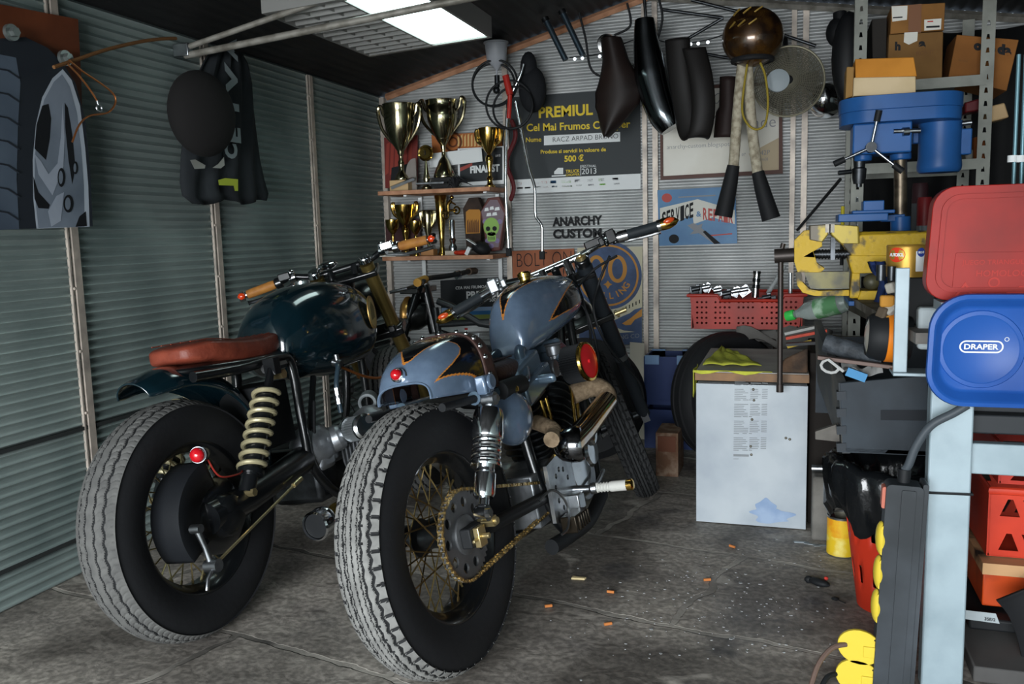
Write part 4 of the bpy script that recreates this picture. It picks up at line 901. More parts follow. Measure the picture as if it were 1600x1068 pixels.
# ---------------------------------------------------------------- trophy shelves
def shelf(x0, y0, x1, y1, label, name='wall_shelf'):
    a, b = at(x0, y0, 4.30), at(x1, y1, 4.30); z = (a.z+b.z)/2
    o = thing(name, label, 'shelf', ((a.x+b.x)/2, 4.45, z-.02))
    mb = MB(); mb.box(((a.x+b.x)/2, (4.30+YB-.02)/2, z-.011), (b.x-a.x, YB-.02-4.30, .022)); mb.build('board', WOODL, o, bev=.002)
    for t in (.2, .92):
        x = a.x+(b.x-a.x)*t; mb = MB(); mb.box((x, YB-.025, z-.11), (.022, .012, .17)); mb.box((x, 4.47, z-.026), (.018, .2, .008)); mb.build('bracket', WHT, o)
    return z
Z1 = shelf(590, 299, 765, 291, 'upper wooden shelf with two large trophies on the back wall')
Z2 = shelf(597, 402, 770, 397, 'lower wooden shelf with small trophies on the back wall')
TG = M('trophy gold', '#c2a25a', .15, 1., noise=('#8c6e33', 9, .35, .7)); TS = M('trophy pale gold', '#b5ac8c', .15, 1., noise=('#6d6650', 8, .35, .7)); BASEB = M('trophy black base', '#1b1a1a', .3); BASEW = M('trophy wood base', '#a97a4e', .5)
def trophy(label, px, ytop, wpx, z, cup, base=None, handles=0, Y=4.42, mat=TG, name='trophy'):
    """cup: profile as (radius / half width, height 0..1)"""
    t = at(px, ytop, Y); e = at(px+wpx/2, ytop, Y); R_ = (e-at(px, ytop, Y)).length; H = t.z-z
    o = thing(name, label, 'trophy', (t.x, Y, z), 'trophies on the wall shelves'); zb = z
    if base:
        bw, bh, bm = base; mb = MB(); mb.box((t.x, Y, z+H*bh/2), (R_*2*bw, R_*1.6*bw, H*bh)); mb.build('base', bm, o, bev=.003); zb = z+H*bh
    Hc = t.z-zb; mb = MB(); mb.lathe([(r*R_, h*Hc) for r, h in cup], (t.x, Y, zb), (0, 0, 1), 32); c = mb.build('cup', mat, o, angle=50)
    if handles:
        hz0, hz1, out = handles
        for s_ in (-1, 1):
            mb = MB(); rr = lambda h: next(r for r, hh in [(lerp_tab([(hh, r) for r, hh in cup if hh <= 1.0], h), h)] if True)*R_
            p = [V(t.x+s_*rr(hz0)*.95, Y, zb+Hc*hz0), V(t.x+s_*(rr(hz0)+R_*out*.55), Y, zb+Hc*(hz0+.06)), V(t.x+s_*R_*(1+out*.55), Y, zb+Hc*(hz0+hz1)/2), V(t.x+s_*R_*(1+out), Y, zb+Hc*hz1), V(t.x+s_*R_*(1+out*.55), Y, zb+Hc*(hz1+.06)), V(t.x+s_*R_*(1+out*.2), Y, zb+Hc*(hz1-.05)), V(t.x+s_*rr(.85)*.98, Y, zb+Hc*(hz1-.10))]
            L = smooth_path(p, 5); mb.tube(L, [.0085*(.6+.7*sin(pi*i/len(L))) for i in range(len(L))], 8); mb.build('handle', mat, o)
    return o
BIG = [(.42, 0), (.45, .01), (.40, .05), (.26, .09), (.16, .13), (.17, .2), (.20, .24), (.12, .28), (.12, .33), (.22, .36), (.20, .38), (.32, .42), (.56, .5), (.80, .62), (.93, .76), (.97, .9), (1.0, .99), (1.02, 1.0), (.95, .995), (.88, .8), (.5, .5), (0, .45)]
trophy('large gold trophy cup with a cream block base, left end of the upper shelf', 623, 163, 47, Z1, BIG, (.62, .13, M('cream block', '#b99c73', .5)), (.50, .93, .42), mat=TS)
BIG2 = [(.62, 0), (.64, .02), (.52, .1), (.38, .17), (.30, .22), (.13, .27), (.11, .36), (.18, .4), (.16, .42), (.32, .47), (.62, .6), (.86, .74), (.93, .88), (.90, .89), (.92, .97), (.97, 1.0), (.86, .99), (.8, .8), (.4, .5), (0, .47)]
trophy('large gold trophy cup on a black base, middle of the upper shelf', 690, 157, 50, Z1, BIG2, (.68, .14, BASEB), (.55, .96, .42), Y=4.46, mat=TS)
CUPS = [(.55, 0), (.55, .03), (.3, .06), (.24, .12), (.34, .16), (.2, .2), (.22, .3), (.34, .42), (.4, .5), (.32, .53), (.18, .56), (.5, .64), (.8, .78), (.95, .9), (1, 1), (.85, .98), (.5, .7), (0, .62)]
trophy('small gold cup on a tapered stem beside the FINALIST plaque', 763, 200, 30, Z1, CUPS, None, (.66, .92, .3))
SMALL = [(.5, 0), (.52, .04), (.3, .1), (.2, .2), (.3, .26), (.16, .32), (.26, .4), (.2, .48), (.3, .55), (.2, .6), (.55, .68), (.9, .8), (1, .97), (1, 1), (.8, .97), (.5, .75), (0, .68)]
trophy('small gold goblet, leftmost on the lower shelf', 613, 343, 20, Z2, SMALL, Y=4.38)
trophy('gold cup with raised handles on the lower shelf between two goblets', 632, 320, 30, Z2, CUPS, (.5, .05, BASEW), (.68, .98, .3), Y=4.50)
trophy('small gold goblet right of the handled cup, lower shelf', 649, 345, 19, Z2, SMALL, Y=4.38)
URN = [(.5, 0), (.5, .03), (.25, .07), (.2, .2), (.3, .3), (.62, .5), (.8, .7), (.82, .88), (.9, .98), (1, 1), (.7, .98), (.6, .7), (0, .4)]
trophy('slender two handled gold urn on a wooden block, lower shelf', 668, 328, 18, Z2, URN, (1.1, .14, BASEW), (.55, .9, .3), mat=TS, Y=4.44)
FLU = [(.7, 0), (.7, .03), (.5, .06), (.45, .12), (.35, .14), (.5, .4), (.75, .7), (1, .99), (.95, 1), (.6, .6), (0, .3)]
trophy('tall slim gold flute trophy on the lower shelf', 688, 305, 18, Z2, FLU, Y=4.48)
o = thing('trophy', 'gold motocross rider trophy with silver column, lower shelf', 'trophy', at(708, 395, 4.42), 'trophies on the wall shelves'); c = at(708, 395, 4.42); c.z = Z2
mb = MB(); mb.box((c.x, c.y, Z2+.012), (.075, .06, .024)); mb.build('base', M('marble base', '#b9b0a0', .4), o, bev=.002)
mb = MB(); mb.lathe([(.022, 0), (.024, .02), (.014, .04), (.02, .06), (.014, .07)], (c.x, c.y, Z2+.024)); mb.lathe([(.014, .07), (.016, .16), (.012, .17), (0, .17)], (c.x, c.y, Z2+.024)); mb.build('column', M('silver', '#b5bac0', .2, 1.), o)
zz = Z2+.20; mb = MB()
for dx, dz in ((-.035, .02), (.03, .045)): mb.torus((c.x+dx, c.y, zz+dz), (.2, 1, 0), .019, .005, 20, 8)
mb.tube([(c.x-.035, c.y, zz+.02), (c.x-.01, c.y, zz+.045), (c.x+.03, c.y, zz+.045)], .007, 8); mb.tube(smooth_path([(c.x-.02, c.y, zz+.04), (c.x-.02, c.y, zz+.075), (c.x+.0, c.y, zz+.10)], 4), .010, 8); mb.ell((c.x+.004, c.y, zz+.115), (.012, .012, .013), 12); mb.tube([(c.x, c.y, zz+.09), (c.x+.025, c.y, zz+.075)], .005, 6); mb.build('rider', TG, o)
# medal trophy and glass plaque
c = at(665, 239, 4.40); o = thing('trophy', 'round gold medal trophy on a silver stem, upper shelf', 'trophy', (c.x, 4.40, Z1), 'trophies on the wall shelves')
mb = MB(); mb.lathe([(.028, 0), (.03, .015), (.012, .03), (.02, .06), (.014, .09), (.006, c.z-Z1-.04)], (c.x, 4.40, Z1)); mb.build('stem', TS, o)
mb = MB(); mb.lathe([(.042, -.006), (.045, 0), (.042, .008), (.034, .004), (.030, .008), (0, .008)], c, (0, -1, 0), 30); mb.slot(1).text('3', wallm(c-V(.008, .011, .011)), height=.024); mb.build('medal', [TG, INK], o)
c = at(648, 262, 4.44); mb = MB(); mb.plate([(.05*cos(a)-.0, .09*sin(a)) for a in [radians(90+180*i/24) for i in range(25)]]+[(.012, -.09), (.012, .09)], .012, wallm(V(c.x, c.y, Z1+.09)))
tag(mb.build('glass_plaque', M('clear acrylic', '#b9b3ad', .1, 0, trans=.6)), 'half round clear plaque beside the large cup, upper shelf', 'plaque')
# plates leaning at the back of the upper shelf
def stand(name, label, cat, quad, Y, mats, deco=None, th=.012, group=None):
    mb = MB(); sheet(mb, *quad, Y, th)
    if deco: deco(mb, Y)
    return tag(mb.build(name, mats), label, cat, group)
def deco_red(mb, Y):
    mb.slot(1)
    for i in range(6): flat(mb, [(604+7*i, 225), (609+7*i, 222), (607+7*i, 270), (602+7*i, 274)], Y, .001)
    mb.slot(2); flat(mb, [(612, 262), (640, 255), (646, 288), (610, 290)], Y, .0015)
stand('plaque', 'dark red printed board behind the left trophy cup', 'plaque', ((600, 215), (652, 211), (652, 291), (602, 294)), 4.55, [M('dark red print', '#6b2a26', .5), M('red print', '#8c3a30', .5), INK], deco_red)
def deco_or(mb, Y):
    mb.slot(1)
    for i in range(12): x = 715+5.2*i; flat(mb, [(x, 210+(i % 3)*2), (x+2.6, 209), (x+2.6, 228), (x, 229)], Y, .001)
    mb.slot(2); mb.torus(at(708, 222, Y)-V(0, .002, 0), (0, 1, 0), .05, .006, 24, 6); mb.torus(at(708, 222, Y)-V(0, .002, 0), (0, 1, 0), .025, .005, 20, 6)
stand('plaque', 'orange brown printed board behind the middle trophy cup', 'plaque', ((674, 211), (783, 205), (785, 240), (676, 245)), 4.57, [M('orange print', '#9a5a2c', .6), M('cream print', '#c0a06a', .6), M('brown print', '#5a3320', .6)], deco_or)
def deco_fin(mb, Y):
    mb.slot(1); flat(mb, [(718, 234), (785, 230), (785, 281), (719, 285)], Y, .001); mb.slot(0); write(mb, 'FINALIST', (735, 271), (781, 268), Y, .05, h=.042, off=.002); write(mb, '2012', (774, 245), (782, 244), Y, .0, off=.002)
    mb.slot(2); flat(mb, [(719, 262), (738, 254), (738, 259), (719, 268)], Y, .002)
stand('plaque', 'black FINALIST plaque with a white border, upper shelf', 'plaque', ((715, 232), (787, 228), (788, 287), (716, 291)), 4.54, [PWH, M('plaque black', '#23272a', .5), M('plaque red', '#8c4038', .5)], deco_fin)
stand('paper_card', 'blank white card leaning on the FINALIST plaque', 'card', ((670, 240), (752, 231), (754, 252), (672, 262)), 4.50, [PWH], th=.004)
mb = MB(); mb.hexa([at(610, 292, 4.36), at(645, 278, 4.36), at(648, 281, 4.36), at(612, 296, 4.36), at(610, 290, 4.38), at(645, 276, 4.38), at(648, 279, 4.38), at(612, 294, 4.38)]); tag(mb.build('metal_blade', STL), 'grey metal blade lying at the left end of the upper shelf', 'blade')
mb = MB(); a, b = at(652, 290, 4.36), at(696, 286, 4.36); mb.box((a+b)/2+V(0, 0, .006), (b.x-a.x, .05, .012)); tag(mb.build('steel_plate', STL, bev=.002), 'small steel plate lying below the middle cup', 'plate')
mb = MB(); c = at(712, 284, 4.40); c.z = Z1
for i in range(26): a = random.uniform(-1, 1); mb.tube([c+V(.0, 0, .012), c+V(.03*a, random.uniform(-.03, .03), .05+random.uniform(-.02, .02)), c+V(.075*a+.02, random.uniform(-.03, .03), .03+random.uniform(-.02, .025))], [.008, .006, .001], 5)
tag(mb.build('feather_tuft', INK, base=c), 'black tuft of feathers on the upper shelf beside the FINALIST plaque', 'feathers')
# coffin shaped boxes
def coffin(label, pts, Y, lid, art):
    c0 = at(*pts[3], Y); o = thing('coffin_box', label, 'box', (c0.x, Y, Z2))
    q = [at(*p, Y) for p in pts]; m = wallm(V(0, Y, 0)); mb = MB(); mb.plate([(p.x, p.z) for p in q][::-1], -.045, m) if False else mb.plate([(p.x, p.z) for p in q], .05, Matrix.Translation((0, .05, 0)) @ m)
    b = mb.build('box', lid, o, bev=.004); mb = MB(); art(mb); mb.build('lid_picture', art.mats, o)
def art1(mb):
    y = 4.449; flat(mb, [(728, 331), (733, 327), (749, 327), (751, 331), (750, 364), (728, 365)], y, .001); mb.slot(1)
    for i in range(6): flat(mb, [(730+3.2*i, 345+(i % 2)*3), (732+3.2*i, 342), (733+3.2*i, 363), (730+3.2*i, 363)], y, .002)
art1.mats = [M('amber print', '#a3702c', .6), M('brown amber print', '#5c3a1c', .6)]
def art2(mb):
    y = 4.429; c = at(768, 357, y)-V(0, .002, 0); flat(mb, [(752, 330), (766, 312), (777, 312), (788, 334), (779, 386), (764, 386)], y, .0005)
    mb.slot(1).plate([(.045*cos(2*pi*i/30), .05*sin(2*pi*i/30)+.01) for i in range(30)], 0, wallm(c-V(0, .001, 0))); mb.plate(rrect(.05, .05, .012), 0, wallm(c+V(0, -.001, -.045)))
    mb.slot(2)
    for s_ in (-1, 1): mb.plate(circle(.013, 16, s_*.019, 0), 0, wallm(c-V(0, .002, 0)))
    mb.plate([(-.006, -.028), (.006, -.028), (0, -.014)], 0, wallm(c-V(0, .002, 0)))
    for i in range(5): mb.plate(rrect(.003, .018, .001, 2), 0, wallm(c+V(-.016+.008*i, -.002, -.052)))
    mb.slot(3)
    for x0, x1, y0 in ((757, 764, 330), (765, 772, 328), (773, 781, 329), (760, 768, 338), (769, 777, 337)): flat(mb, [(x0, y0), (x1, y0-1), (x1-1, y0-6), (x0+1, y0-5)], y, .002)
    mb.slot(4)
    for x, y2 in ((758, 346), (781, 346), (762, 376), (777, 376), (768, 384)): flat(mb, [(x+4*cos(q), y2+4*sin(q)) for q in [2*pi*i/10 for i in range(10)]], y, .0018)
art2.mats = [M('lid grey violet', '#6d5f66', .5), M('skull green', '#7fa352', .5), INK, PWH, M('violet print', '#76698c', .6)]
coffin('dark coffin shaped box with an amber picture, lower shelf', [(732, 309), (747, 308), (754, 325), (750, 391), (729, 392), (723, 326)], 4.45, WOODD, art1)
coffin('brown coffin shaped box with a green skull on its lid, lower shelf', [(762, 309), (780, 307), (790, 330), (781, 391), (762, 393), (750, 332)], 4.43, M('coffin brown', '#5a3530', .5), art2)
mb = MB(); c = at(752, 392, 4.36); c.z = Z2; mb.ell(c+V(0, 0, .035), (.055, .05, .035), 18, Matrix.Rotation(.4, 3, 'Y')); mb.box(c+V(-.03, -.03, .06), (.07, .05, .006), Matrix.Rotation(.5, 3, 'Y')); mb.slot(1).box(c+V(-.035, -.045, .07), (.06, .035, .004), Matrix.Rotation(.55, 3, 'Y')); mb.box(c+V(-.06, -.04, .022), (.02, .02, .045), Matrix.Rotation(.5, 3, 'Y'))
tag(mb.build('cap', [BLKM, PWH], base=c), 'black cap with white label in front of the coffin boxes', 'cap')
mb = MB(); c = at(722, 395, 4.35); c.z = Z2+.014; mb.ell(c, (.035, .03, .014), 14); mb.ell(c+V(.03, 0, .004), (.02, .02, .012), 12); mb.ell(c+V(-.03, 0, 0), (.018, .02, .012), 12); tag(mb.build('red_cloth', M('red rag', '#b5351f', .7)), 'crumpled red rag on the lower shelf edge', 'rag')
mb = MB()
for i in range(5): a, b = at(592+i*2, 396, 4.34), at(632-i*3, 395, 4.34); c = (a+b)/2; c.z = Z2+.004+.0055*i; mb.box(c, (b.x-a.x, .12, .005), Matrix.Rotation(.12*(i-2), 3, 'Z'))
tag(mb.build('paper_stack', PAPER), 'stack of papers at the left end of the lower shelf', 'papers')
mb = MB(); a, b = at(602, 330, 4.56), at(655, 325, 4.56); mb.box(((a.x+b.x)/2, 4.565, Z2+.11), (b.x-a.x, .025, .20)); tag(mb.build('plaque', M('dark maroon board', '#3a1f20', .5)), 'dark maroon board behind the lower shelf goblets', 'plaque')
# ---------------------------------------------------------------- hanging things
Yh = 4.40
mb = MB(); p = at(775, 66, Yh); q = at(775, 118, Yh); H = p.z-q.z
mb.lathe([(.004, 0), (.006, H*.15), (.03, H*.3), (.052, H*.45), (.060, H*.95), (.066, H*.96), (.066, H), (.058, H), (.05, H*.5), (.0, H*.4)], (p.x, Yh, q.z), (0, 0, 1), 26)
fn = mb.build('spray_cup', M('milky plastic', '#8f9297', .4), base=(p.x, Yh, q.z)); tag(fn, 'milky white spray gun cup hanging above the trophy shelf', 'cup')
mb = MB(); mb.cyl((p.x, Yh, q.z), (p.x, Yh, q.z-.06), .014); mb.ell((p.x-.005, Yh, q.z-.075), (.02, .02, .02), 12); mb.build('spray_gun', DSTL, fn)
mb = MB()
for i, (x, y, r) in enumerate(((771, 132, 31), (773, 130, 33), (796, 164, 34), (801, 168, 30))): mb.torus(at(x, y, Yh-.03-.012*i), (random.uniform(-.2, .2), 1, random.uniform(-.2, .2)), r/276, .006, 36, 7)
tag(mb.build('cable_coil', BLKM), 'coil of black cable hanging beside the prize poster', 'cable')
def bentbar(label, pts, Y=4.36):
    mb = MB(); mb.tube(smooth_path([at(x, y, Y) for x, y in pts], 6), .0085, 12); e = at(*pts[-1], Y)
    o = mb.build('chrome_strut', CHR); tag(o, label, 'strut', 'bent chrome struts by the shelves'); mb = MB(); mb.box(e+V(0, 0, -.005), (.028, .02, .045)); mb.build('end_bracket', BLKM, o, bev=.003)
bentbar('straight chrome strut with a dark foot beside the trophy shelves', [(818, 100), (812, 120), (797, 152), (793, 168), (791, 218), (790, 289), (792, 342), (795, 392)])
bentbar('kinked chrome strut hanging over the BOLT ON sign', [(806, 158), (812, 190), (826, 260), (834, 286), (836, 300), (837, 335), (842, 345), (847, 356), (847, 397)], 4.34)
mb = MB()
for i in range(46):
    t = i/45; x = 800+6*sin(t*9)-4*t; y = 190+120*t; mb.ell(at(x, y, 4.5), (.013, .013, .016), 8, m=5)
tag(mb.build('bead_garland', M('dark red beads', '#5e2326', .5), base=at(800, 310, 4.5)), 'dark red bead garland hanging between shelves and prize poster', 'garland')
mb = MB(); mb.ell(at(832, 140, 4.42), (.075, .05, .12), 22); mb.ell(at(826, 105, 4.42), (.045, .04, .08), 16); o = mb.build('black_bag', M('black cloth', '#15171a', .8, bump=(30, .4)), base=at(832, 175, 4.42)); tag(o, 'black cloth bag hanging over the prize poster corner', 'bag')
mb = MB(); mb.cyl(at(790, 118, 4.33), at(797, 148, 4.33), .018); mb.cyl(at(797, 148, 4.33), at(795, 185, 4.33), .012); tag(mb.build('red_bottle', M('red plastic', '#9c2720', .4)), 'slim red bottle hanging among the cable coils', 'bottle')
for i, (a, b) in enumerate((((854, 34), (884, 94)), ((880, 22), (911, 87)))):
    o = thing('steel_tube', ('left' if i == 0 else 'right')+' one of two short steel tubes hanging under the gable', 'tube', at(*b, 4.3), 'steel tubes under the gable')
    mb = MB(); mb.cyl(at(*a, 4.3), at(*b, 4.3), .015, n=14); mb.build('tube', M('blue grey steel', '#44525c', .35, .8), o); mb = MB(); d = (at(*a, 4.3)-at(*b, 4.3)).normalized(); mb.cyl(at(*a, 4.3), at(*a, 4.3)+d*.02, .02, n=14); mb.build('flange', DSTL, o)
mb = MB(); L = smooth_path([at(x, y, 4.25) for x, y in ((955, 60), (962, 95), (967, 130), (964, 165), (948, 214))], 8); n = len(L)   # brown leaf shaped panel
rows = []
for i, p in enumerate(L):
    t = i/(n-1); w = lerp_tab([(0, .045), (.25, .06), (.6, .115), (.75, .105), (1, .006)], t); rows.append([p+V(w*s_, -.05*(1-s_*s_), 0) for s_ in [-1+2*k/14 for k in range(15)]])
mb.rings(rows, False); o = mb.build('seat_pan', M('dark brown panel', '#241a17', .5, noise=('#151110', 5, .35, .7)), base=L[-1], solid=.006); tag(o, 'dark brown pointed panel hanging over the right side of the prize poster', 'panel')
mb = MB(); c = at(950, 68, 4.28); mb.lathe([(.0, .05), (.03, .045), (.048, .0), (.05, -.02), (.045, -.025), (0, -.012)], c, (.2, .9, .35), 26); o = mb.build('lamp_shell', CHR); tag(o, 'round chrome lamp shell hanging above the brown panel', 'lamp shell')
mb = MB(); L = smooth_path([at(x, y, 4.25) for x, y in ((1007, 30), (1009, 62), (1014, 95), (1022, 135), (1034, 172), (1050, 200))], 6); n = len(L)
mb.tube(L, [lerp_tab([(0, .045), (.15, .055), (.5, .082), (.85, .075), (1, .058)], i/(n-1)) for i in range(n)], 24); o = mb.build('exhaust_can', M('smoked chrome', '#5f6467', .16, 1.), base=L[-1]); tag(o, 'curved smoked chrome exhaust can hanging left of the framed drawing', 'exhaust')
mb = MB(); Lf = smooth_path([at(x, y, Yy) for x, y, Yy in ((1058, 62, 4.2), (1062, 110, 4.2), (1070, 165, 4.2), (1080, 212, 4.18), (1092, 216, 4.12), (1100, 170, 4.1), (1096, 120, 4.1), (1085, 75, 4.12))], 6); rows = []
for i, p in enumerate(Lf):
    t = (Lf[min(i+1, len(Lf)-1)]-Lf[max(i-1, 0)]).normalized(); s_ = t.cross(V(0, 1, 0)).normalized(); rows.append([p+V(.06*sin(q), .0, 0)*.9+V(0, -.035*cos(q), 0)+s_*(.012*cos(q)) for q in [radians(-80+160*k/10) for k in range(11)]])
mb.rings(rows, False); o = mb.build('mudguard', M('dull brown black', '#171514', .55), base=at(1085, 216, 4.15), solid=.006); tag(o, 'dark curved mudguard hanging in front of the framed drawing', 'mudguard')
mb = MB(); rows = []
for i in range(13):
    t = i/12; a, b = at(1126-8*t*(t > .5)-2*t, 120+95*t, 4.3), at(1150, 120+95*t, 4.3); rows.append([a+(b-a)*(k/6)+V(0, -.02*sin(pi*k/6), 0) for k in range(7)])
mb.rings(rows, False); q = at(1138, 121, 4.29); mb.cyl(q, V(q.x, YB-.002, q.z), .004, n=8); o = mb.build('leather_strip', M('brown leather', '#241917', .6), solid=.006, base=at(1138, 215, 4.3)); tag(o, 'wide brown leather strip hanging left of the white pipes', 'strap')
Yx = 4.12
mb = MB(); c = at(1176, 58, Yx); mb.ell(c, (.135, .12, .13), 32, m=22)
for i in range(6): t = -.5+.2*i; mb.slot(1).tube([c+V(.138*sin(t+.28*k/6-.4)*cos(.5), -.122*cos(t+.28*k/6-.4), .03+.022*k/6+.05*(i % 2)) for k in range(7)], .004, 5)
mb.slot(0); o = mb.build('helmet', [M('brown flake paint', '#24160d', .25, .4, coat=.6, noise=('#523716', 14, .4, .65)), M('dull gold stripe', '#a3853f', .4, .5)]); tag(o, 'brown painted open helmet with gold stripes hanging above white pipes', 'helmet')
mb = MB(); mb.torus(c+V(0, 0, -.10), (0, 0, 1), .085, .012, 28, 8); mb.build('trim_edge', INK, o)
PIPEW = M('white pipe wrap', '#b0a894', .9, noise=('#857c69', 40, .4, .65), bump=(70, .4))
for i, (p, lab) in enumerate((([(1160, 98), (1153, 170), (1146, 262)], 'left one of two white wrapped pipes hanging below the helmet'), ([(1168, 102), (1174, 190), (1184, 272)], 'right one of two white wrapped pipes hanging below the helmet'))):
    L = smooth_path([at(x, y, Yx+.02) for x, y in p], 6); o = thing('wrapped_pipe', lab, 'pipe', L[-1], 'white wrapped pipes'); mb = MB(); mb.tube(L, .024, 14); mb.build('pipe', PIPEW, o)
    e = L[-1]; f = at(*((1130, 338) if i == 0 else (1205, 342)), Yx+.02); mb = MB(); mb.tube([e+V(0, 0, .01), e+(f-e)*.3, f], [.028, .034, .042], 16); mb.build('rubber_end', RUB, o)
mb = MB(); mb.tube(smooth_path([at(x, y, Yx-.03) for x, y in ((1168, 98), (1162, 140), (1160, 175), (1170, 196), (1184, 202), (1196, 192), (1200, 160), (1196, 120), (1188, 98))], 5), .005, 7); tag(mb.build('yellow_cord', M('yellow cord', '#8f7d2a', .7)), 'loop of dull yellow cord hanging over the white pipes', 'cord')
c = at(1232, 127, 4.22); o = thing('fan', 'round wire cage fan hanging right of the white pipes', 'fan', c)
mb = MB(); n_ = V(0, 1, 0)
for r in [.03+.0078*i for i in range(17)]: mb.torus(c+V(0, -.05*(1-(r/.155)**2), 0), n_, r, .0024, 40, 4)
for i in range(48): a = 2*pi*i/48; mb.tube([c+V(r*cos(a+r*2), -.05*(1-(r/.155)**2), r*sin(a+r*2)) for r in (.02, .06, .1, .15)], .0022, 4)
mb.build('cage', M('dull wire', '#7d7a6c', .5, .6), o); mb = MB(); mb.torus(c, n_, .156, .005, 48, 8); mb.build('rim', M('pale wire rim', '#8f8a76', .4, .6), o)
mb = MB(); mb.lathe([(.052, .0), (.05, .012), (.03, .018), (0, .02)], c+V(-.045, -.04, .0), (0, -1, 0), 28); mb.build('badge', M('grey disc', '#8b9498', .5), o)
mb = MB()
for i in range(3): a = 2*pi*i/3; mb.hexa([c+V(.02*cos(a), .02, .02*sin(a)), c+V(.13*cos(a-.5), .03, .13*sin(a-.5)), c+V(.14*cos(a+.3), .01, .14*sin(a+.3)), c+V(.03*cos(a+.8), .01, .03*sin(a+.8)), c+V(.02*cos(a), .024, .02*sin(a)), c+V(.13*cos(a-.5), .034, .13*sin(a-.5)), c+V(.14*cos(a+.3), .014, .14*sin(a+.3)), c+V(.03*cos(a+.8), .014, .03*sin(a+.8))])
mb.build('fan_blades', M('dark fan blade', '#4c4942', .5), o); mb = MB(); mb.cyl(c+V(0, .02, 0), c+V(0, .13, 0), .05); mb.cyl(c+V(0, .08, 0), c+V(-.02, .25, .25), .012); mb.build('motor', BLKM, o)
mb = MB(); c = at(1286, 153, 4.40); mb.lathe([(0, .07), (.04, .06), (.07, .03), (.085, -.02), (.088, -.04), (.08, -.045), (.05, -.02), (0, -.01)], c, (-.5, -.75, .2), 30); tag(mb.build('headlamp_shell', CHR), 'round chrome headlamp shell hanging left of the blue drill press', 'lamp shell')
mb = MB(); mb.ell(at(1325, 90, 4.20), (.07, .05, .20), 20); mb.ell(at(1312, 50, 4.25), (.06, .05, .07), 16); mb.tube([at(1312, 20, 4.25), at(1316, 100, 4.22), at(1320, 175, 4.22)], .03, 10); tag(mb.build('black_cover', M('black vinyl', '#121315', .5)), 'long black vinyl cover hanging beside the storage rack', 'cover')
BULB = M('small lamp', '#dfe9f0', .3, emit=3.0)
for i, (x, y) in enumerate(((1055, 72), (1067, 71), (1079, 69), (1091, 68), (1106, 66), (898, 92), (910, 91), (937, 88))):
    o = MB(); o.ell(at(x, y, 4.33), (.008, .008, .008), 10); tag(o.build('string_light', BULB), 'tiny white string light bulb under the gable', 'light', 'string lights under the gable')
mb = MB(); mb.tube(smooth_path([at(x, y, 4.34) for x, y in ((890, 90), (937, 84), (1000, 60), (1055, 68), (1106, 62), (1140, 50))], 5), .003, 6); tag(mb.build('light_cord', BLKM), 'thin black cord carrying the string lights', 'cord')
for i, pts in enumerate(([(905, 20), (915, 60), (925, 110), (960, 120), (1000, 95)], [(980, 5), (985, 40), (960, 55)], [(1030, 0), (1035, 30), (1025, 70)])):
    mb = MB(); mb.tube(smooth_path([at(x, y, 4.3) for x, y in pts], 6), .006, 7); tag(mb.build('hanging_cable', BLKM), ('long looping black cable under the gable peak', 'short black cable beside the chrome lamp shell', 'black cable hanging over the smoked exhaust can')[i], 'cable')
# ---------------------------------------------------------------- ceiling light
A = at(577, 87, 3.64); B_ = at(762, 58, 3.64); ux = (B_-A).normalized(); Lx = (B_-A).length; uy = V(0, -1, .0); Ly = .80; uz = V(0, 0, 1)
o = thing('ceiling_light', 'square louvred ceiling light with its right half lit', 'light', A+ux*(Lx/2)+uy*(Ly/2)); fm = lambda u, v, w: A+ux*(Lx*u)+uy*(Ly*v)+uz*w
FXM = M('light housing', '#8b8b88', .45, .4)
mb = MB()
for (u0, u1, v0, v1) in ((-.02, 1.02, -.03, 0), (-.02, 1.02, 1, 1.03), (-.02, 0, 0, 1), (1, 1.02, 0, 1)): mb.hexa([fm(u0, v0, 0), fm(u1, v0, 0), fm(u1, v1, 0), fm(u0, v1, 0), fm(u0, v0, .09), fm(u1, v0, .09), fm(u1, v1, .09), fm(u0, v1, .09)])
mb.hexa([fm(0, 0, .085), fm(1, 0, .085), fm(1, 1, .085), fm(0, 1, .085), fm(0, 0, .09), fm(1, 0, .09), fm(1, 1, .09), fm(0, 1, .09)]); mb.hexa([fm(.535, 0, 0), fm(.55, 0, 0), fm(.55, 1, 0), fm(.535, 1, 0), fm(.535, 0, .06), fm(.55, 0, .06), fm(.55, 1, .06), fm(.535, 1, .06)])
mb.build('housing', FXM, o)
for i in range(11):
    v = .05+.088*i; mb = MB(); mb.hexa([fm(.0, v, .0), fm(.535, v, .0), fm(.535, v+.012, .0), fm(.0, v+.012, .0), fm(0, v+.03, .05), fm(.535, v+.03, .05), fm(.535, v+.042, .05), fm(0, v+.042, .05)]); mb.build('louvre_slat', FXM, o)
mb = MB()
for u in (.18, .36): mb.hexa([fm(u, 0, .005), fm(u+.012, 0, .005), fm(u+.012, 1, .005), fm(u, 1, .005), fm(u, 0, .05), fm(u+.012, 0, .05), fm(u+.012, 1, .05), fm(u, 1, .05)])
mb.build('louvre_spine', FXM, o)
LIT = M('lit diffuser', '#dcf5f2', .4, emit=5.0)
for u0, u1 in ((.555, .775), (.785, .995)):
    mb = MB(); mb.hexa([fm(u0, .02, .004), fm(u1, .02, .004), fm(u1, .98, .004), fm(u0, .98, .004), fm(u0, .02, .02), fm(u1, .02, .02), fm(u1, .98, .02), fm(u0, .98, .02)]); mb.build('diffuser', LIT, o)
mb = MB()
for u, v in ((.1, .1), (.9, .1), (.1, .9), (.9, .9)): p = fm(u, v, .09); mb.cyl(p, V(p.x, p.y, roof_z(p.x)), .004, n=6)
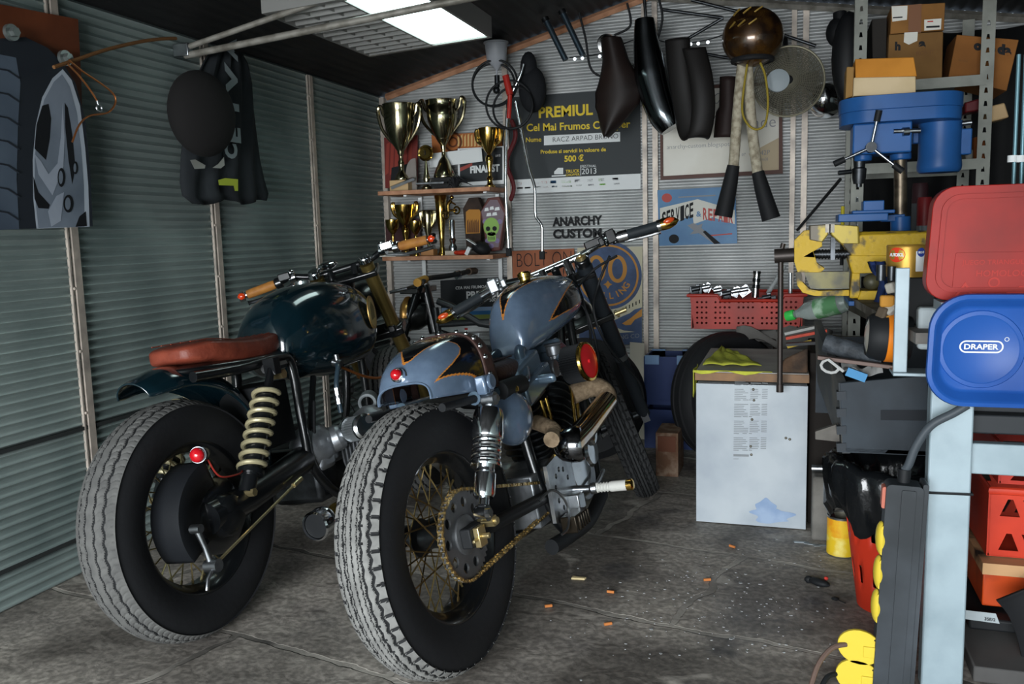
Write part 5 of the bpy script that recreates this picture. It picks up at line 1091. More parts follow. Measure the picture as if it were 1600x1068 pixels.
mb.build('hanger_wires', DSTL, o)
# ================================================================ things on the left wall
XW = XL+.02
def flatx(mb, pts, X):
    q = [atx(*p, X) for p in pts]; t = tessellate_polygon([[V(p.y, p.z, 0) for p in q]]); fs = []
    for f in t:
        a, b, c_ = (q[i] for i in f); fs.append(f if (b-a).cross(c_-a).x > 0 else f[::-1])
    return mb.add(q, fs)
def slabx(mb, pts, X, th):
    flatx(mb, pts, X); n = len(pts); f = [atx(*p, X) for p in pts]; g = [p-V(th, 0, 0) for p in f]
    return mb.add(f+g, [(i, (i+1) % n, n+(i+1) % n, n+i) for i in range(n)])
mb = MB(); slabx(mb, [(-60, -5), (122, 30), (127, 120), (129, 190), (60, 190), (-60, 150)], XW+.02, .018); tag(mb.build('wooden_board', M('orange brown board', '#6b3820', .55, noise=('#4f2816', 6, .35, .7)), base=atx(30, 190, XW)), 'orange brown wooden board behind the wheel banner on the left wall', 'board')
mb = MB(); XB = XW+.05
slabx(mb, [(-70, 62), (0, 60), (40, 58), (75, 75), (98, 98), (118, 130), (133, 185), (141, 265), (145, 353), (0, 359), (-70, 362)], XB, .004)
mb.slot(1); flatx(mb, [(-70, 90), (0, 85), (25, 90), (32, 130), (28, 200), (26, 280), (30, 358), (-70, 361)], XB+.001)
mb.slot(0)
for i in range(7):
    y = 112+37*i; mb.tube([atx(-20, y-8, XB+.001), atx(12, y-2, XB+.001), atx(30, y+10, XB+.001)], .003, 5)
mb.slot(2); flatx(mb, [(57, 357), (52, 310), (51, 250), (56, 195), (66, 152), (82, 122), (98, 108), (112, 125), (125, 165), (133, 230), (138, 290), (140, 354)], XB+.001)
mb.slot(3); flatx(mb, [(60, 356), (55, 310), (54, 250), (59, 198), (69, 156), (84, 128), (97, 116), (109, 135), (120, 175), (127, 235), (131, 290), (132, 354)], XB+.0015)
mb.slot(4); flatx(mb, [(54, 232), (57, 195), (66, 165), (76, 162), (80, 185), (78, 215), (72, 250), (62, 240)], XB+.002); flatx(mb, [(101, 160), (106, 168), (113, 210), (118, 262), (113, 288), (107, 250), (102, 200)], XB+.002)
flatx(mb, [(52, 275), (60, 300), (78, 320), (76, 326), (60, 325), (54, 310)], XB+.002); flatx(mb, [(118, 354), (124, 338), (134, 330), (136, 353)], XB+.002)
for cx, cy, rx, ry in ((96, 277, 6, 15), (107, 318, 8, 14), (118, 262, 4, 10)): mb.slot(4); flatx(mb, [(cx+rx*cos(2*pi*i/18), cy+ry*sin(2*pi*i/18)) for i in range(18)], XB+.0028); mb.slot(3); flatx(mb, [(cx-1+rx*.55*cos(2*pi*i/14), cy+ry*.7*sin(2*pi*i/14)) for i in range(14)], XB+.0033)
mb.slot(5); flatx(mb, [(54, 240), (64, 252), (76, 272), (90, 255), (95, 215), (98, 160), (101, 215), (99, 260), (88, 290), (82, 305), (60, 272)], XB+.0024); flatx(mb, [(75, 330), (88, 306), (100, 300), (95, 345), (80, 354)], XB+.0024)
ban = mb.build('wheel_banner', [M('banner dark', '#23282f', .6), M('banner tread', '#566270', .6, noise=('#3c4654', 3, .35, .7)), M('banner rim edge', '#aab3be', .6), M('banner rim', '#7d8794', .6, noise=('#5a6470', 3.5, .35, .7)), M('banner hole', '#14161a', .6), M('banner spoke', '#a3abb8', .6, noise=('#8a93a0', 4, .35, .7))], base=atx(40, 360, XB))
tag(ban, 'printed fabric banner of a car wheel and tyre hanging on the left wall', 'banner')
for x, y in ((15, 51), (99, 91)):
    p = atx(x, y, XB+.005); mb = MB(); mb.cyl(p, p+V(.012, 0, 0), .024, n=20); mb.cyl(p+V(.012, 0, 0), p+V(.028, 0, 0), .014, n=6); tag(mb.build('bolt', M('zinc bolt', '#8d9492', .35, .8)), ('large zinc bolt through the wooden board above the wheel banner', 'small zinc bolt at the top right edge of the wheel banner')[x > 50], 'bolt', 'banner bolts')
xs = XB+.05
mb = MB(); mb.tube(smooth_path([atx(x, y, xs) for x, y in ((84, 105), (120, 93), (165, 78), (215, 66), (250, 61), (275, 60))], 5), .006, 8); tag(mb.build('rusty_rod', M('rusty rod', '#6b4a2c', .7)), 'rusty rod running along the left wall above the banner', 'rod')
mb = MB(); mb.tube(smooth_path([atx(x, y, xs+.01) for x, y in ((108, 94), (130, 112), (160, 132), (178, 148), (180, 162), (168, 176), (140, 181), (124, 195), (113, 222))], 6), .0032, 7); mb.tube(smooth_path([atx(x, y, xs+.012) for x, y in ((106, 100), (125, 120), (142, 142), (152, 158))], 5), .003, 7)
cw2 = mb.build('copper_wire', M('copper wire', '#a3663a', .35, .8), base=atx(140, 181, xs)); tag(cw2, 'loose copper wire hooked on the rusty rod', 'wire'); mb = MB(); mb.torus(atx(155, 169, xs+.012), (1, 0, 0), .011, .003, 18, 6); mb.cyl(atx(152, 157, xs+.012), atx(154, 164, xs+.012), .005); mb.build('ring_terminal', STL, cw2)
# garments
mb = MB(); rows = []; xg = XW+.07
for y, l, r in ((82, 322, 372), (100, 312, 384), (130, 300, 393), (170, 293, 398), (210, 289, 402), (250, 286, 405), (285, 283, 410), (305, 285, 415), (316, 300, 412)):
    rows.append([atx(l+(r-l)*k/24, y+(4*sin(k*.5) if y > 280 else 0), xg)+V(.03*sin(pi*k/24)+.012*sin(k*1.1+y*.02), 0, 0) for k in range(25)])
mb.rings(rows, False); o = mb.build('garment', M('black garment', '#191c1f', .85, noise=('#24282b', 5, .4, .65), bump=(15, .3)), base=atx(350, 318, xg), solid=.006); tag(o, 'black sleeveless garment with white letters hanging on the left wall', 'garment')
mb = MB(); xl = xg+.047
def vtext(s, x, y, h, w): 
    p = atx(x, y, xl); p2 = atx(x, y-20, xl); mb.text(s, Matrix((V(0, 0, -1), V(0, 1, 0), V(1, 0, 0))).transposed().to_4x4() @ Matrix() if False else Matrix.Translation(p) @ Matrix((V(0, 0, 1), V(0, -1, 0), V(1, 0, 0))).transposed().to_4x4(), width=w, height=h, bold=.05)
vtext('E', 377, 224, .085, .06); vtext('C', 372, 249, .085, .06); vtext('A', 372, 97, .08, .09); vtext('V', 373, 150, .08, .12); vtext('I', 374, 175, .07, .03)
mb.build('lettering', M('faded white print', '#7d8588', .8), o)
mb = MB(); 
for pts in ([(297, 250), (305, 249), (321, 258), (320, 263), (304, 264)], [(332, 262), (341, 256), (350, 245), (351, 258), (345, 263)]): flatx(mb, pts, xl+.012)
mb.build('reflective_patch', M('reflective silver', '#b9bcb6', .3, .6), o)
mb = MB(); flatx(mb, [(341, 281), (352, 278), (372, 280), (372, 298), (367, 298), (365, 290), (342, 289)], xl+.012); mb.build('yellow_label', M('acid yellow print', '#a3ae3a', .7), o)
mb = MB(); c = atx(316, 178, XW+.19); mb.ell(c, (.09, .155, .155), 28, m=18); tag(mb.build('round_blob', M('dull black blob', '#191818', .95)), 'made-up round dull black blob over the black garment', 'cap')  # ellipsoid added for a blurred dark patch, no known object
# ================================================================ the right hand side
# --- white cabinet with a wooden top
Yc, Yd = 3.18, 3.80; xa, xb = at(1089, 700, Yc).x, at(1260, 700, Yc).x; zt = .56
cab = thing('cabinet', 'white cabinet with a worn wooden top and a page of small print on its front', 'cabinet', ((xa+xb)/2, (Yc+Yd)/2, 0))
mb = MB(); mb.box(((xa+xb)/2, (Yc+Yd)/2+.02, zt/2-.015), (xb-xa, Yd-Yc-.03, zt-.03)); mb.build('carcass', M('white melamine side', '#a9aeb0', .6), cab, bev=.002)
WP = M('white laminate', '#aab2b7', .45, noise=('#969fa7', 5, .4, .7))
mb = MB(); mb.box(((xa+xb)/2, Yc, zt/2-.012), (xb-xa+.004, .018, zt-.03)); pn = mb.build('front_panel', WP, cab, bev=.001)
mb = MB(); yq = Yc-.010; c = at(1212, 812, yq); mb.plate([(.07*(1+.25*sin(5*a))*cos(a), .03*(1+.2*cos(3*a))*sin(a)) for a in [2*pi*i/40 for i in range(40)]], 0, wallm(V(c.x-.012, yq-.0006, .048)))
mb.plate([(.035*(1+.2*sin(3*a))*cos(a), .035*(1+.2*cos(4*a))*sin(a)) for a in [2*pi*i/30 for i in range(30)]], 0, wallm(V(c.x-.035, yq-.0005, .072)))
mb.build('blue_stain', M('blue spray stain', '#6d86a8', .6, noise=('#8fa2bb', 9, .35, .65)), pn)
mb = MB(); yy = 592.
for blk, n in ((0, 4), (1, 7), (2, 8), (3, 8), (4, 8)):
    for i in range(n):
        t = (yy-592)/110; x0 = 1148-2*t; x1 = (1200-3*t) if i < n-1 else 1175
        for s0, s1 in ((0, random.uniform(.25, .45)), (.48, random.uniform(.7, .8)), (.83, 1)):
            a, b = x0+(x1-x0)*s0, x0+(x1-x0)*s1; flat(mb, [(a, yy), (b, yy+.3), (b, yy+1.3), (a, yy+1.0)], yq, .0012)
        yy += 2.75
    yy += 4.2
mb.text('ARCTIC', wallm(at(1146, 713, yq)-V(0, .0012, 0)), width=.040, bold=.03) if False else flat(mb, [(1146, 709), (1170, 709.6), (1170, 713), (1146, 712.4)], yq, .0012)
flat(mb, [(1146, 716), (1154, 716), (1154, 717), (1146, 717)], yq, .0012); mb.build('small_print', M('faded print', '#7f8487', .7), pn)
mb = MB()
for x, y in ((1177, 608), (1178, 625), (1175, 655), (1173, 697), (1174, 710), (1228, 684), (1234, 686)): mb.ell(at(x, y, yq), (.005, .003, .005), 10)
mb.build('screw_heads', M('dull screw', '#6b675c', .5, .6), pn)
mb = MB(); mb.box(((xa+xb)/2, (Yc+Yd)/2, zt), (xb-xa+.012, Yd-Yc+.03, .03)); mb.build('wooden_top', M('worn wood edge', '#8b6c50', .75, noise=('#5f5249', 9, .35, .65)), cab, bev=.002)
mb = MB(); mb.box(((xa+xb)/2, (Yc+Yd)/2, zt+.0165), (xb-xa+.008, Yd-Yc+.02, .003)); mb.build('top_sheet', M('grey board', '#a5a29d', .7, noise=('#8b8884', 7, .35, .7)), cab)
ztop = zt+.018
# yellow cloth draped over the front left corner
CL = M('yellow green cloth', '#b9bb45', .85, noise=('#a2a63a', 14, .4, .7), bump=(70, .3)); mb = MB(); rows = []; N_ = 22
e = [fl(1098, 572, ztop), fl(1190, 574, ztop), fl(1128, 543, ztop)]
for i in range(N_+1):
    u = i/N_; row = []
    for j in range(15):
        v = j/14; a = e[0]+(e[1]-e[0])*u; b = e[2]+V(.02*u, .02*u, 0); p = a+(b-a)*v*(1-u*.35)
        row.append(V(p.x, p.y, ztop+.004+.007*abs(sin(u*9+v*5))*(1-u*.3)+.004*sin(v*13)))
    rows.append(row)
mb.rings(rows, False); rows = []
for i in range(9):
    t = i/8; rows.append([V(xa-.012-.004*sin(k), Yc-.012+.16*(k/7)*(1-.3*t), ztop+.004-.10*t*(.75+.35*sin(k*.8))) for k in range(8)])
mb.rings(rows, False); rows = []
for i in range(5):
    t = i/4; rows.append([V(xa-.012+.28*(k/9), Yc-.022-.004*t, ztop+.006-.014*t*(.5+.5*sin(k*1.3))) for k in range(10)])
mb.rings(rows, False); tag(mb.build('cleaning_cloth', CL, base=(xa+.1, Yc+.1, ztop), solid=.002), 'yellow green cloth draped over the corner of the white cabinet', 'cloth')
# wood block and heap on the cabinet
mb = MB(); q = [at(x, y, Y) for x, y, Y in ((1216, 587, 3.19), (1262, 590, 3.19), (1264, 590, 3.5), (1222, 590, 3.5), (1226, 560, 3.22), (1262, 543, 3.22), (1264, 546, 3.48), (1230, 562, 3.48))]
for p in q[:4]: p.z = ztop
mb.hexa(q); tag(mb.build('wood_block', M('split log', '#5f4a3a', .85, noise=('#3a3029', 11, .4, .6), bump=(30, .6)), bev=.006), 'split block of brown wood on the right end of the cabinet', 'wood block')
hp_ = [((1228, 538), (1295, 534), .012, '#2b2c2e', 'black folded tool', 'tool'), ((1228, 528), (1292, 516), .006, '#b5391f', 'flat orange red ruler', 'ruler'), ((1226, 521), (1285, 508), .009, '#9b9c98', 'grey metal strip', 'strip'), ((1230, 550), (1268, 540), .006, '#b59a2c', 'yellow pencil', 'pencil')]
wc = thing('wooden_crate', 'dark wooden crate between the white cabinet and the black chest', 'crate', (.165, 3.47, 0)); 
mb = MB(); zw = at(1260, 548, 3.3).z; mb.box((.165, 3.47, zw/2), (.19, .44, zw)); mb.build('body', M('near black wood', '#1f1b18', .8), wc, bev=.004)  # crate added as support; shade of the gap is put into its near-black colour
for i, (a, b, r, col, lb, ct) in enumerate(hp_):
    Y = 3.30+.05*i; p, q = at(*a, Y), at(*b, Y); zz = zw
    mb = MB(); c = (p+q)/2; c.z = max(c.z, zz+.006); d = (q-p); mb.box(c, (d.length, .03 if ct != 'pencil' else .008, .010), Matrix.Rotation(math.atan2(q.z-p.z, d.x), 3, 'Y').inverted())
    tag(mb.build(ct, M('heap colour %s' % col[1:], col, .5)), lb+' lying on the crate beside the black chest', ct)
o = thing('plastic_bottle', 'clear plastic bottle with green cap lying behind the black chest', 'bottle', at(1280, 492, 3.15)); a, b = at(1229, 494, 3.40), at(1326, 470, 3.30); ax = (b-a).normalized(); L_ = (b-a).length
mb = MB(); mb.lathe([(.014, .03), (.016, .05), (.034, L_*.35), (.038, L_*.5), (.038, L_*.9), (.03, L_*.98), (0, L_)], a, ax, 24); mb.build('bottle', M('clear plastic', '#c3cfcb', .12, 0, trans=.75), o)
mb = MB(); mb.lathe([(.019, 0), (.020, .01), (.020, .03), (.017, .034), (0, .034)], a, ax, 20); mb.build('bottle_cap', M('bright green plastic', '#37b04a', .4), o)
mb = MB(); mb.lathe([(.0385, L_*.5), (.0387, L_*.52), (.0387, L_*.85), (.0385, L_*.87)], a, ax, 24, caps=False); mb.build('bottle_label', M('green label', '#4d7a52', .5, noise=('#97b09a', 22, .45, .6)), o)
# --- things behind the cabinet
c = at(1110, 640, 4.02); mb = MB(); cz = 0; tz = V(.70, -.70, .10).normalized(); cc = V(-.27, 4.07, .312)
mb.lathe([(r_*.92, h_) for r_, h_ in [(.20, -.06), (.26, -.08), (.305, -.075), (.325, -.055), (.332, -.03), (.325, -.027), (.325, -.02), (.334, -.017), (.334, .017), (.325, .02), (.325, .027), (.332, .03), (.325, .055), (.305, .075), (.26, .08), (.20, .06)]], cc, tz, 72, loop=True)
tag(mb.build('tyre', RUB), 'large black tyre leaning behind the white cabinet', 'tyre')
oc = thing('stool_box', 'plain dark box carrying the red basket behind the cabinet', 'box', (-.05, 4.36, 0)); mb = MB(); mb.box((.0, 4.42, .30), (.16, .16, .60)); mb.build('box', WOODD, oc)
mb = MB(); rows = []
for i in range(15):
    t = i/14; rows.append([V(-.24+.42*t, 4.10+.06*k/5, .60+.035*sin(t*8+k)*(1 if k < 4 else .5)-.05*(k == 0)) for k in range(6)])
mb.rings(rows, False); tag(mb.build('grey_cloth', M('grey cloth', '#5d5b58', .9, bump=(30, .4)), solid=.012, base=(-.1, 4.1, .58)), 'crumpled grey cloth between the black tyre and the red basket', 'cloth')
# red basket
Yb = 4.14; x0, x1 = at(1078, 480, Yb).x, at(1256, 480, Yb).x; z0, z1 = at(1165, 514, Yb).z, at(1165, 461, Yb).z; Yb2 = 4.42
bk = thing('basket', 'red plastic basket full of metal parts against the back wall', 'basket', ((x0+x1)/2, 4.27, z0)); BR_ = M('red basket plastic', '#a3281a', .45, noise=('#7c2015', 7, .35, .7))
mb = MB(); hs = []
W_, H_ = x1-x0, z1-z0
for i in range(22):
    for j in range(5):
        if i in (3, 8, 13, 18) or (j == 2 and 6 < i < 16): continue
        hs.append(circle(.0055, 8, .035+(W_-.07)*i/21, H_*.18+H_*.62*j/4))
ol = [(.02, 0), (W_-.02, 0), (W_, H_), (W_-.09, H_), (W_-.10, H_*.85), (.15, H_*.85), (.14, H_), (0, H_)]
mb.plate(ol, .004, wallm(V(x0, Yb, z0)), [h for h in hs if True]); mb.plate([(0, 0), (W_, 0), (W_, H_), (0, H_)], .004, wallm(V(x0, Yb2, z0)))
mb.box((x0+.008, (Yb+Yb2)/2, (z0+z1)/2), (.005, Yb2-Yb, H_)); mb.box((x1-.008, (Yb+Yb2)/2, (z0+z1)/2), (.005, Yb2-Yb, H_)); mb.box(((x0+x1)/2, (Yb+Yb2)/2, z0+.003), (W_-.03, Yb2-Yb, .005))
mb.build('basket_body', BR_, bk); mb = MB(); mb.tube([V(x0-.008, Yb-.006, z1), V(x0+.13, Yb-.006, z1), V(x0+.145, Yb-.006, z1-.025), V(x1-.10, Yb-.006, z1-.025), V(x1-.085, Yb-.006, z1), V(x1+.008, Yb-.006, z1), V(x1+.008, Yb2, z1), V(x0-.008, Yb2, z1)], .008, 8, closed=True); mb.build('basket_rim', BR_, bk)
lb = ['machined block', 'ribbed clamp', 'bent bracket', 'bright sleeve', 'bolt cluster', 'round boss', 'black chrome tube', 'flat bar', 'grey rod', 'small flange']
mets = [(1088, 449, 18, 14), (1104, 446, 14, 12), (1122, 451, 16, 12), (1136, 456, 12, 14), (1150, 452, 14, 14), (1163, 450, 16, 18), (1198, 462, 26, 6)]
for i, (x, y, w, h) in enumerate(mets):
    c = at(x, y+4, 4.24+.02*(i % 3)); s_ = 1/300; R3 = Matrix.Rotation(.5*i, 3, 'Y'); mb = MB(); mb.box(c, (w*s_, .05, h*s_*.8), R3); mb.cyl(c+V(-.02, -.03, .004), c+V(.02, -.03, .012), .012, n=12); mb.cyl(c+V(0, -.035, -.005), c+V(0, .03, .0), .016, n=14); mb.box(c+V(.01, -.02, .02), (.02, .02, .02), R3)
    tag(mb.build('machine_part', STL if i % 3 else DSTL, bev=.002), ('leftmost block of metal', 'second metal clamp from the left', 'third bracket from the left', 'small light metal sleeve in the middle', 'metal fitting just right of the middle', 'round metal boss beside the upright tube', 'flat bright metal bar lying right of the upright tube')[i]+' in the red basket', 'metal part', 'metal parts in the red basket')
mb = MB(); a, b = at(1180, 464, 4.2), at(1183, 424, 4.2); mb.cyl(a, b, .017, n=18); o = mb.build('upright_tube', CHR); tag(o, 'upright chrome tube with black bands standing in the red basket', 'tube', 'metal parts in the red basket')
mb = MB()
for t0, t1 in ((.35, .5), (.6, .74), (.92, 1.02)): mb.cyl(a+(b-a)*t0, a+(b-a)*t1, .0185, n=18)
mb.build('black_band', BLK, o)
mb = MB(); mb.cyl(at(1200, 458, 4.3), at(1226, 415, 4.3), .011, n=10); tag(mb.build('grey_rod', M('grey plastic rod', '#8b8f8f', .5)), 'slanting grey rod sticking out of the red basket', 'rod')
mb = MB(); mb.cyl(at(1235, 460, 4.3), at(1235, 426, 4.3), .010, n=10); tag(mb.build('grey_rod', M('pale steel rod', '#a9adae', .35, .7)), 'short upright pale rod at the right end of the red basket', 'rod')
# blue crate, white board, carton near the front wheel
c0, c1 = at(1008, 596, 4.25), at(1062, 545, 4.25); bx = thing('crate', 'dark blue plastic crate by the back wall right of the front wheel', 'crate', ((c0.x+c1.x)/2+.02, 4.36, 0)); BLC = M('dark blue plastic', '#22335f', .5)
mb = MB(); cx, w = (c0.x+c1.x)/2+.03, c1.x-c0.x+.06
for zc, hh in ((.10, .2), (.36, .22)): mb.box((cx, 4.25, zc), (w, .01, hh)); mb.box((cx, 4.47, zc), (w, .01, hh)); mb.box((cx-w/2, 4.36, zc), (.01, .23, hh)); mb.box((cx+w/2, 4.36, zc), (.01, .23, hh))
mb.box((cx, 4.36, .02), (w, .22, .01)); mb.box((cx, 4.36, .24), (w, .23, .03)); mb.build('crate_body', BLC, bx); mb = MB()
for s_ in (-1, 1):
    for y_ in (4.245, 4.475): mb = MB(); mb.box((cx+s_*w*.34, y_, .455), (.07, .02, .045)); mb.build('crate_lug', M('pale blue plastic', '#6f8db0', .5), bx)
mb = MB(); q = [at(x, y, Y) for x, y, Y in ((986, 604, 4.42), (1008, 604, 4.42), (1008, 604, 4.44), (986, 604, 4.44), (984, 534, 4.56), (1007, 536, 4.56), (1007, 536, 4.58), (984, 534, 4.58))]
for p in q[:4]: p.z = 0
mb.hexa(q); tag(mb.build('white_board', M('cream board', '#b9b4a5', .6)), 'cream board leaning on the back wall behind the fork', 'board')
o = thing('carton', 'worn brown carton on the floor beside the front wheel', 'carton', at(1040, 700, 3.9)); a, b = at(1028, 726, 3.75), at(1056, 666, 3.75); mb = MB(); mb.box(((a.x+b.x)/2, 3.85, .10), (b.x-a.x+.02, .2, .20)); mb.build('box', M('worn carton', '#5e4433', .8, noise=('#7d6a5a', 16, .45, .6)), o, bev=.003)
mb = MB(); mb.box(((a.x+b.x)/2, 3.747, .15), (b.x-a.x, .003, .07)); mb.build('label_band', M('brown print', '#74492c', .7), o)
# --- storage rack
Yr = 3.95; RK = M('grey rack steel', '#80827a', .5, .3, noise=('#686a63', 10, .4, .7)); xl_, xr_ = at(1345, 60, Yr).x, at(1541, 130, Yr).x
rack = thing('storage_rack', 'grey slotted steel storage rack in the right corner', 'rack', ((xl_+xr_)/2, 4.15, 0))
def slot_post(x, Y, s_, ht=2.05):
    mb = MB(); hs = [[(-.007, z-.008), (.007, z-.008), (.004, z+.012), (-.004, z+.012)] for z in [.06+.052*i for i in range(int((ht-.1)/.052))]]
    mb.plate([(-.024, 0), (.024, 0), (.024, ht), (-.024, ht)], .003, wallm(V(x, Y, 0)), hs); mb.box((x-s_*.024, Y+.02, ht/2), (.003, .04, ht)); mb.build('post', RK, rack)
slot_post(xr_, Yr, -1, 1.99); slot_post(xl_, Yr, 1, 2.08); slot_post(xl_, 4.38, 1, 2.08); slot_post(xr_, 4.38, -1, 1.99)
tp_ = MB(); rows = [[V(.27+1.0*k/40, 4.53+.018*sin(k*.8)+.01*sin(k*.37+i), .55+1.42*i/6) for k in range(41)] for i in range(7)]
tp_.rings(rows, False); tag(tp_.build('added_backdrop', M('black tarpaulin', '#121314', .7), solid=.004), 'added black sheet that keeps the space behind the storage rack dark', 'added_backdrop')  # sheet added to turn the background behind the rack near black
SHZ = [at(1480, 129, Yr).z, at(1480, 258, Yr).z, .90]
for z in SHZ:
    mb = MB(); mb.box(((xl_+xr_)/2, Yr-.006, z), (xr_-xl_, .004, .042)); mb.box(((xl_+xr_)/2, 4.17, z+.018), (xr_-xl_-.05, .44, .006)); mb.box(((xl_+xr_)/2, 4.40, z), (xr_-xl_, .004, .042)); mb.build('shelf', RK, rack)
def carton(label, q, Y, D, mat, deco=None, name='carton'):
    f = [at(*p, Y) for p in q]; mb = MB(); g = [p+V(0, D, 0) for p in f]; mb.hexa([f[3], f[2], g[2], g[3], f[0], f[1], g[1], g[0]])
    o = thing(name, label, 'carton', (f[3]+f[2]+g[2]+g[3])/4, 'cartons on the storage rack'); mb.build('box', mat, o, bev=.003)
    if deco:
        m2 = MB(); mats = deco(m2, Y); m2.build('labels', mats, o)
    return o
def dA(mb, Y): flat(mb, [(1393, 10), (1418, 9), (1417, 31), (1394, 34)], Y, .002); flat(mb, [(1444, 31), (1471, 29), (1470, 46), (1444, 48)], Y, .002); mb.slot(1); flat(mb, [(1395, 27), (1410, 26), (1410, 28), (1395, 29)], Y, .003); flat(mb, [(1447, 41), (1468, 40), (1468, 43), (1447, 44)], Y, .003); mb.slot(2); flat(mb, [(1449, 33), (1458, 32.5), (1458, 34.5), (1449, 35)], Y, .003); mb.slot(3); flat(mb, [(1420, 8), (1440, 6), (1439, 51), (1419, 52)], Y, .0015); return [PAPER, INK, PRD, M('brown tape', '#7a5238', .4)]
def dB(mb, Y): mb.slot(0); flat(mb, [(1413, 51), (1434, 50), (1433, 64), (1420, 70), (1412, 66)], Y, .002); mb.slot(1); write(mb, 'h', (1398, 78), (1407, 78), Y, .06, off=.002); write(mb, 'a', (1435, 75), (1446, 74), Y, .08, off=.002); mb.slot(2); write(mb, 'ROS IT', (1432, 87), (1460, 84), Y, .0, off=.002); return [PAPER, INK, M('faint brown print', '#6b4a2c', .7)]
def dC(mb, Y): mb.slot(1); write(mb, 'o', (1521, 77), (1534, 78), Y, .08, off=.002); write(mb, 'n', (1549, 80), (1555, 80), Y, .08, off=.002); write(mb, 'da', (1558, 83), (1580, 86), Y, .08, off=.002); mb.slot(2); write(mb, 'FRAGILE', (1498, 96), (1512, 97), Y, .0, off=.002); return [PAPER, INK, M('faint brown print', '#6b4a2c', .7)]
carton('small brown carton with two white labels, on top of the stacked cartons', [(1393, 9), (1477, 4), (1475, 47), (1391, 53)], 4.0, .22, CARD, dA)
carton('tall brown carton under the labelled carton on the top rack shelf', [(1389, 54), (1474, 49), (1472, 123), (1386, 126)], 3.99, .26, M('dull cardboard', '#7d5c34', .85, noise=('#694b2a', 6, .35, .7)), dB)
carton('tilted brown carton with large black letters behind the rack post', [(1495, 54), (1592, 62), (1573, 142), (1482, 120)], 4.03, .24, M('orange cardboard', '#8d5c2e', .85, noise=('#774c25', 6, .35, .7)), dC)
carton('dark carton at the left end of the top rack shelf', [(1362, 30), (1386, 28), (1384, 126), (1364, 126)], 4.05, .25, M('dark brown carton', '#2b2825', .8))  # one even dark brown all over
for i, (q, mat, lb, nm) in enumerate((([(1508, 160), (1533, 153), (1535, 172), (1508, 176)], M('dark red tin', '#5e1c20', .4), 'dark red tin beside the rack post', 'tin'), ([(1538, 168), (1570, 160), (1577, 183), (1545, 191)], M('cream block', '#8a8676', .8), 'cream block on the rack right of the post', 'block'), ([(1522, 214), (1540, 213), (1539, 252), (1522, 253)], M('orange brown tin', '#8a4a22', .6), 'orange brown box on the middle rack shelf', 'box'), ([(1508, 234), (1521, 233), (1521, 253), (1509, 254)], M('grey jar', '#8d8c84', .6), 'pale grey jar on the middle rack shelf beside the orange brown box', 'jar'))):
    if nm in ('box', 'jar'): pass
    Y = 4.02+.02*i; f = [at(*p, Y) for p in q]; g = [p+V(0, .12, 0) for p in f]; mb = MB(); mb.hexa([f[3], f[2], g[2], g[3], f[0], f[1], g[1], g[0]]); tag(mb.build(nm, mat, bev=.006), lb, nm)
def can(label, px, ytop, ybot, wpx, Y, cap, body, capfrac=.42, name='spray_can', zbase=None):
    t, b = at(px, ytop, Y), at(px, ybot, Y); r = (at(px+wpx/2, ytop, Y)-t).length; zb = b.z if zbase is None else zbase; H = t.z-zb
    o = thing(name, label, 'can', (t.x, Y, zb)); mb = MB(); mb.lathe([(r*.96, 0), (r, .006), (r, H*(1-capfrac)), (r*.92, H*(1-capfrac)+.004)], (t.x, Y, zb), n=26); mb.build('body', body, o)
    mb = MB(); mb.lathe([(r*1.0, H*(1-capfrac)), (r*1.0, H*.96), (r*.9, H), (0, H)], (t.x, Y, zb), n=26); mb.build('can_cap', cap, o); return o
zsh = SHZ[2]+.022
can('grey spray can with dark red cap behind the drill press column', 1445, 308, 366, 24, 4.05, M('dark red cap', '#7a1f22', .4), M('silver grey can', '#7d8387', .35, .5), zbase=zsh)
can('dull grey can behind the spray can on the rack', 1438, 286, 330, 26, 4.2, M('dark brown cap', '#3c2428', .5), M('dull grey can', '#5a5d60', .5), .25, zbase=zsh)
can('shiny tin behind the drill press table', 1340, 298, 318, 14, 4.1, STL, STL, .1, 'tin_can', zbase=zsh)
can('small yellow capped tube behind the drill press table', 1317, 322, 335, 6, 4.1, M('yellow cap', '#c3b52c', .5), BLKM, .6, 'glue_tube', zbase=zsh)
# --- workbench
BST = M('pale blue grey steel', '#8b9ba2', .4, .1, noise=('#7b8b92', 9, .4, .7)); BWD = M('oily bench top', '#4d4740', .6, noise=('#2f2b28', 10, .35, .65))
zpl = at(1431, 520, 2.10).z
wb = thing('workbench', 'pale blue grey steel workbench at the right edge', 'workbench', (.7, 2.7, 0)); lx = at(1464, 800, 2.12)
mb = MB(); mb.box((.352, 2.135, (zpl-.062)/2), (.090, .05, zpl-.062)); mb.build('leg', BST, wb, bev=.004); mb = MB(); mb.box((1.18, 2.135, (zpl-.062)/2), (.07, .05, zpl-.062)); mb.build('leg', BST, wb, bev=.004)
for x, y in ((.352, 3.45), (1.18, 3.45)): mb = MB(); mb.box((x, y, (zpl-.062)/2), (.06, .05, zpl-.062)); mb.build('leg', BST, wb, bev=.004)
zr0, zr1 = at(1550, 739, 2.15).z, at(1550, 691, 2.15).z
mb = MB(); mb.box((.79, 2.15, (zr0+zr1)/2), (.79, .03, zr1-zr0)); mb.build('rail', BST, wb, bev=.003)
mb = MB(); mb.box((.80, 2.19, .635), (.8, .05, .045)); mb.box((.80, 2.22, .70), (.8, .03, .09)); mb.build('drawer_front', M('dark drawer', '#25282b', .5), wb, bev=.004)
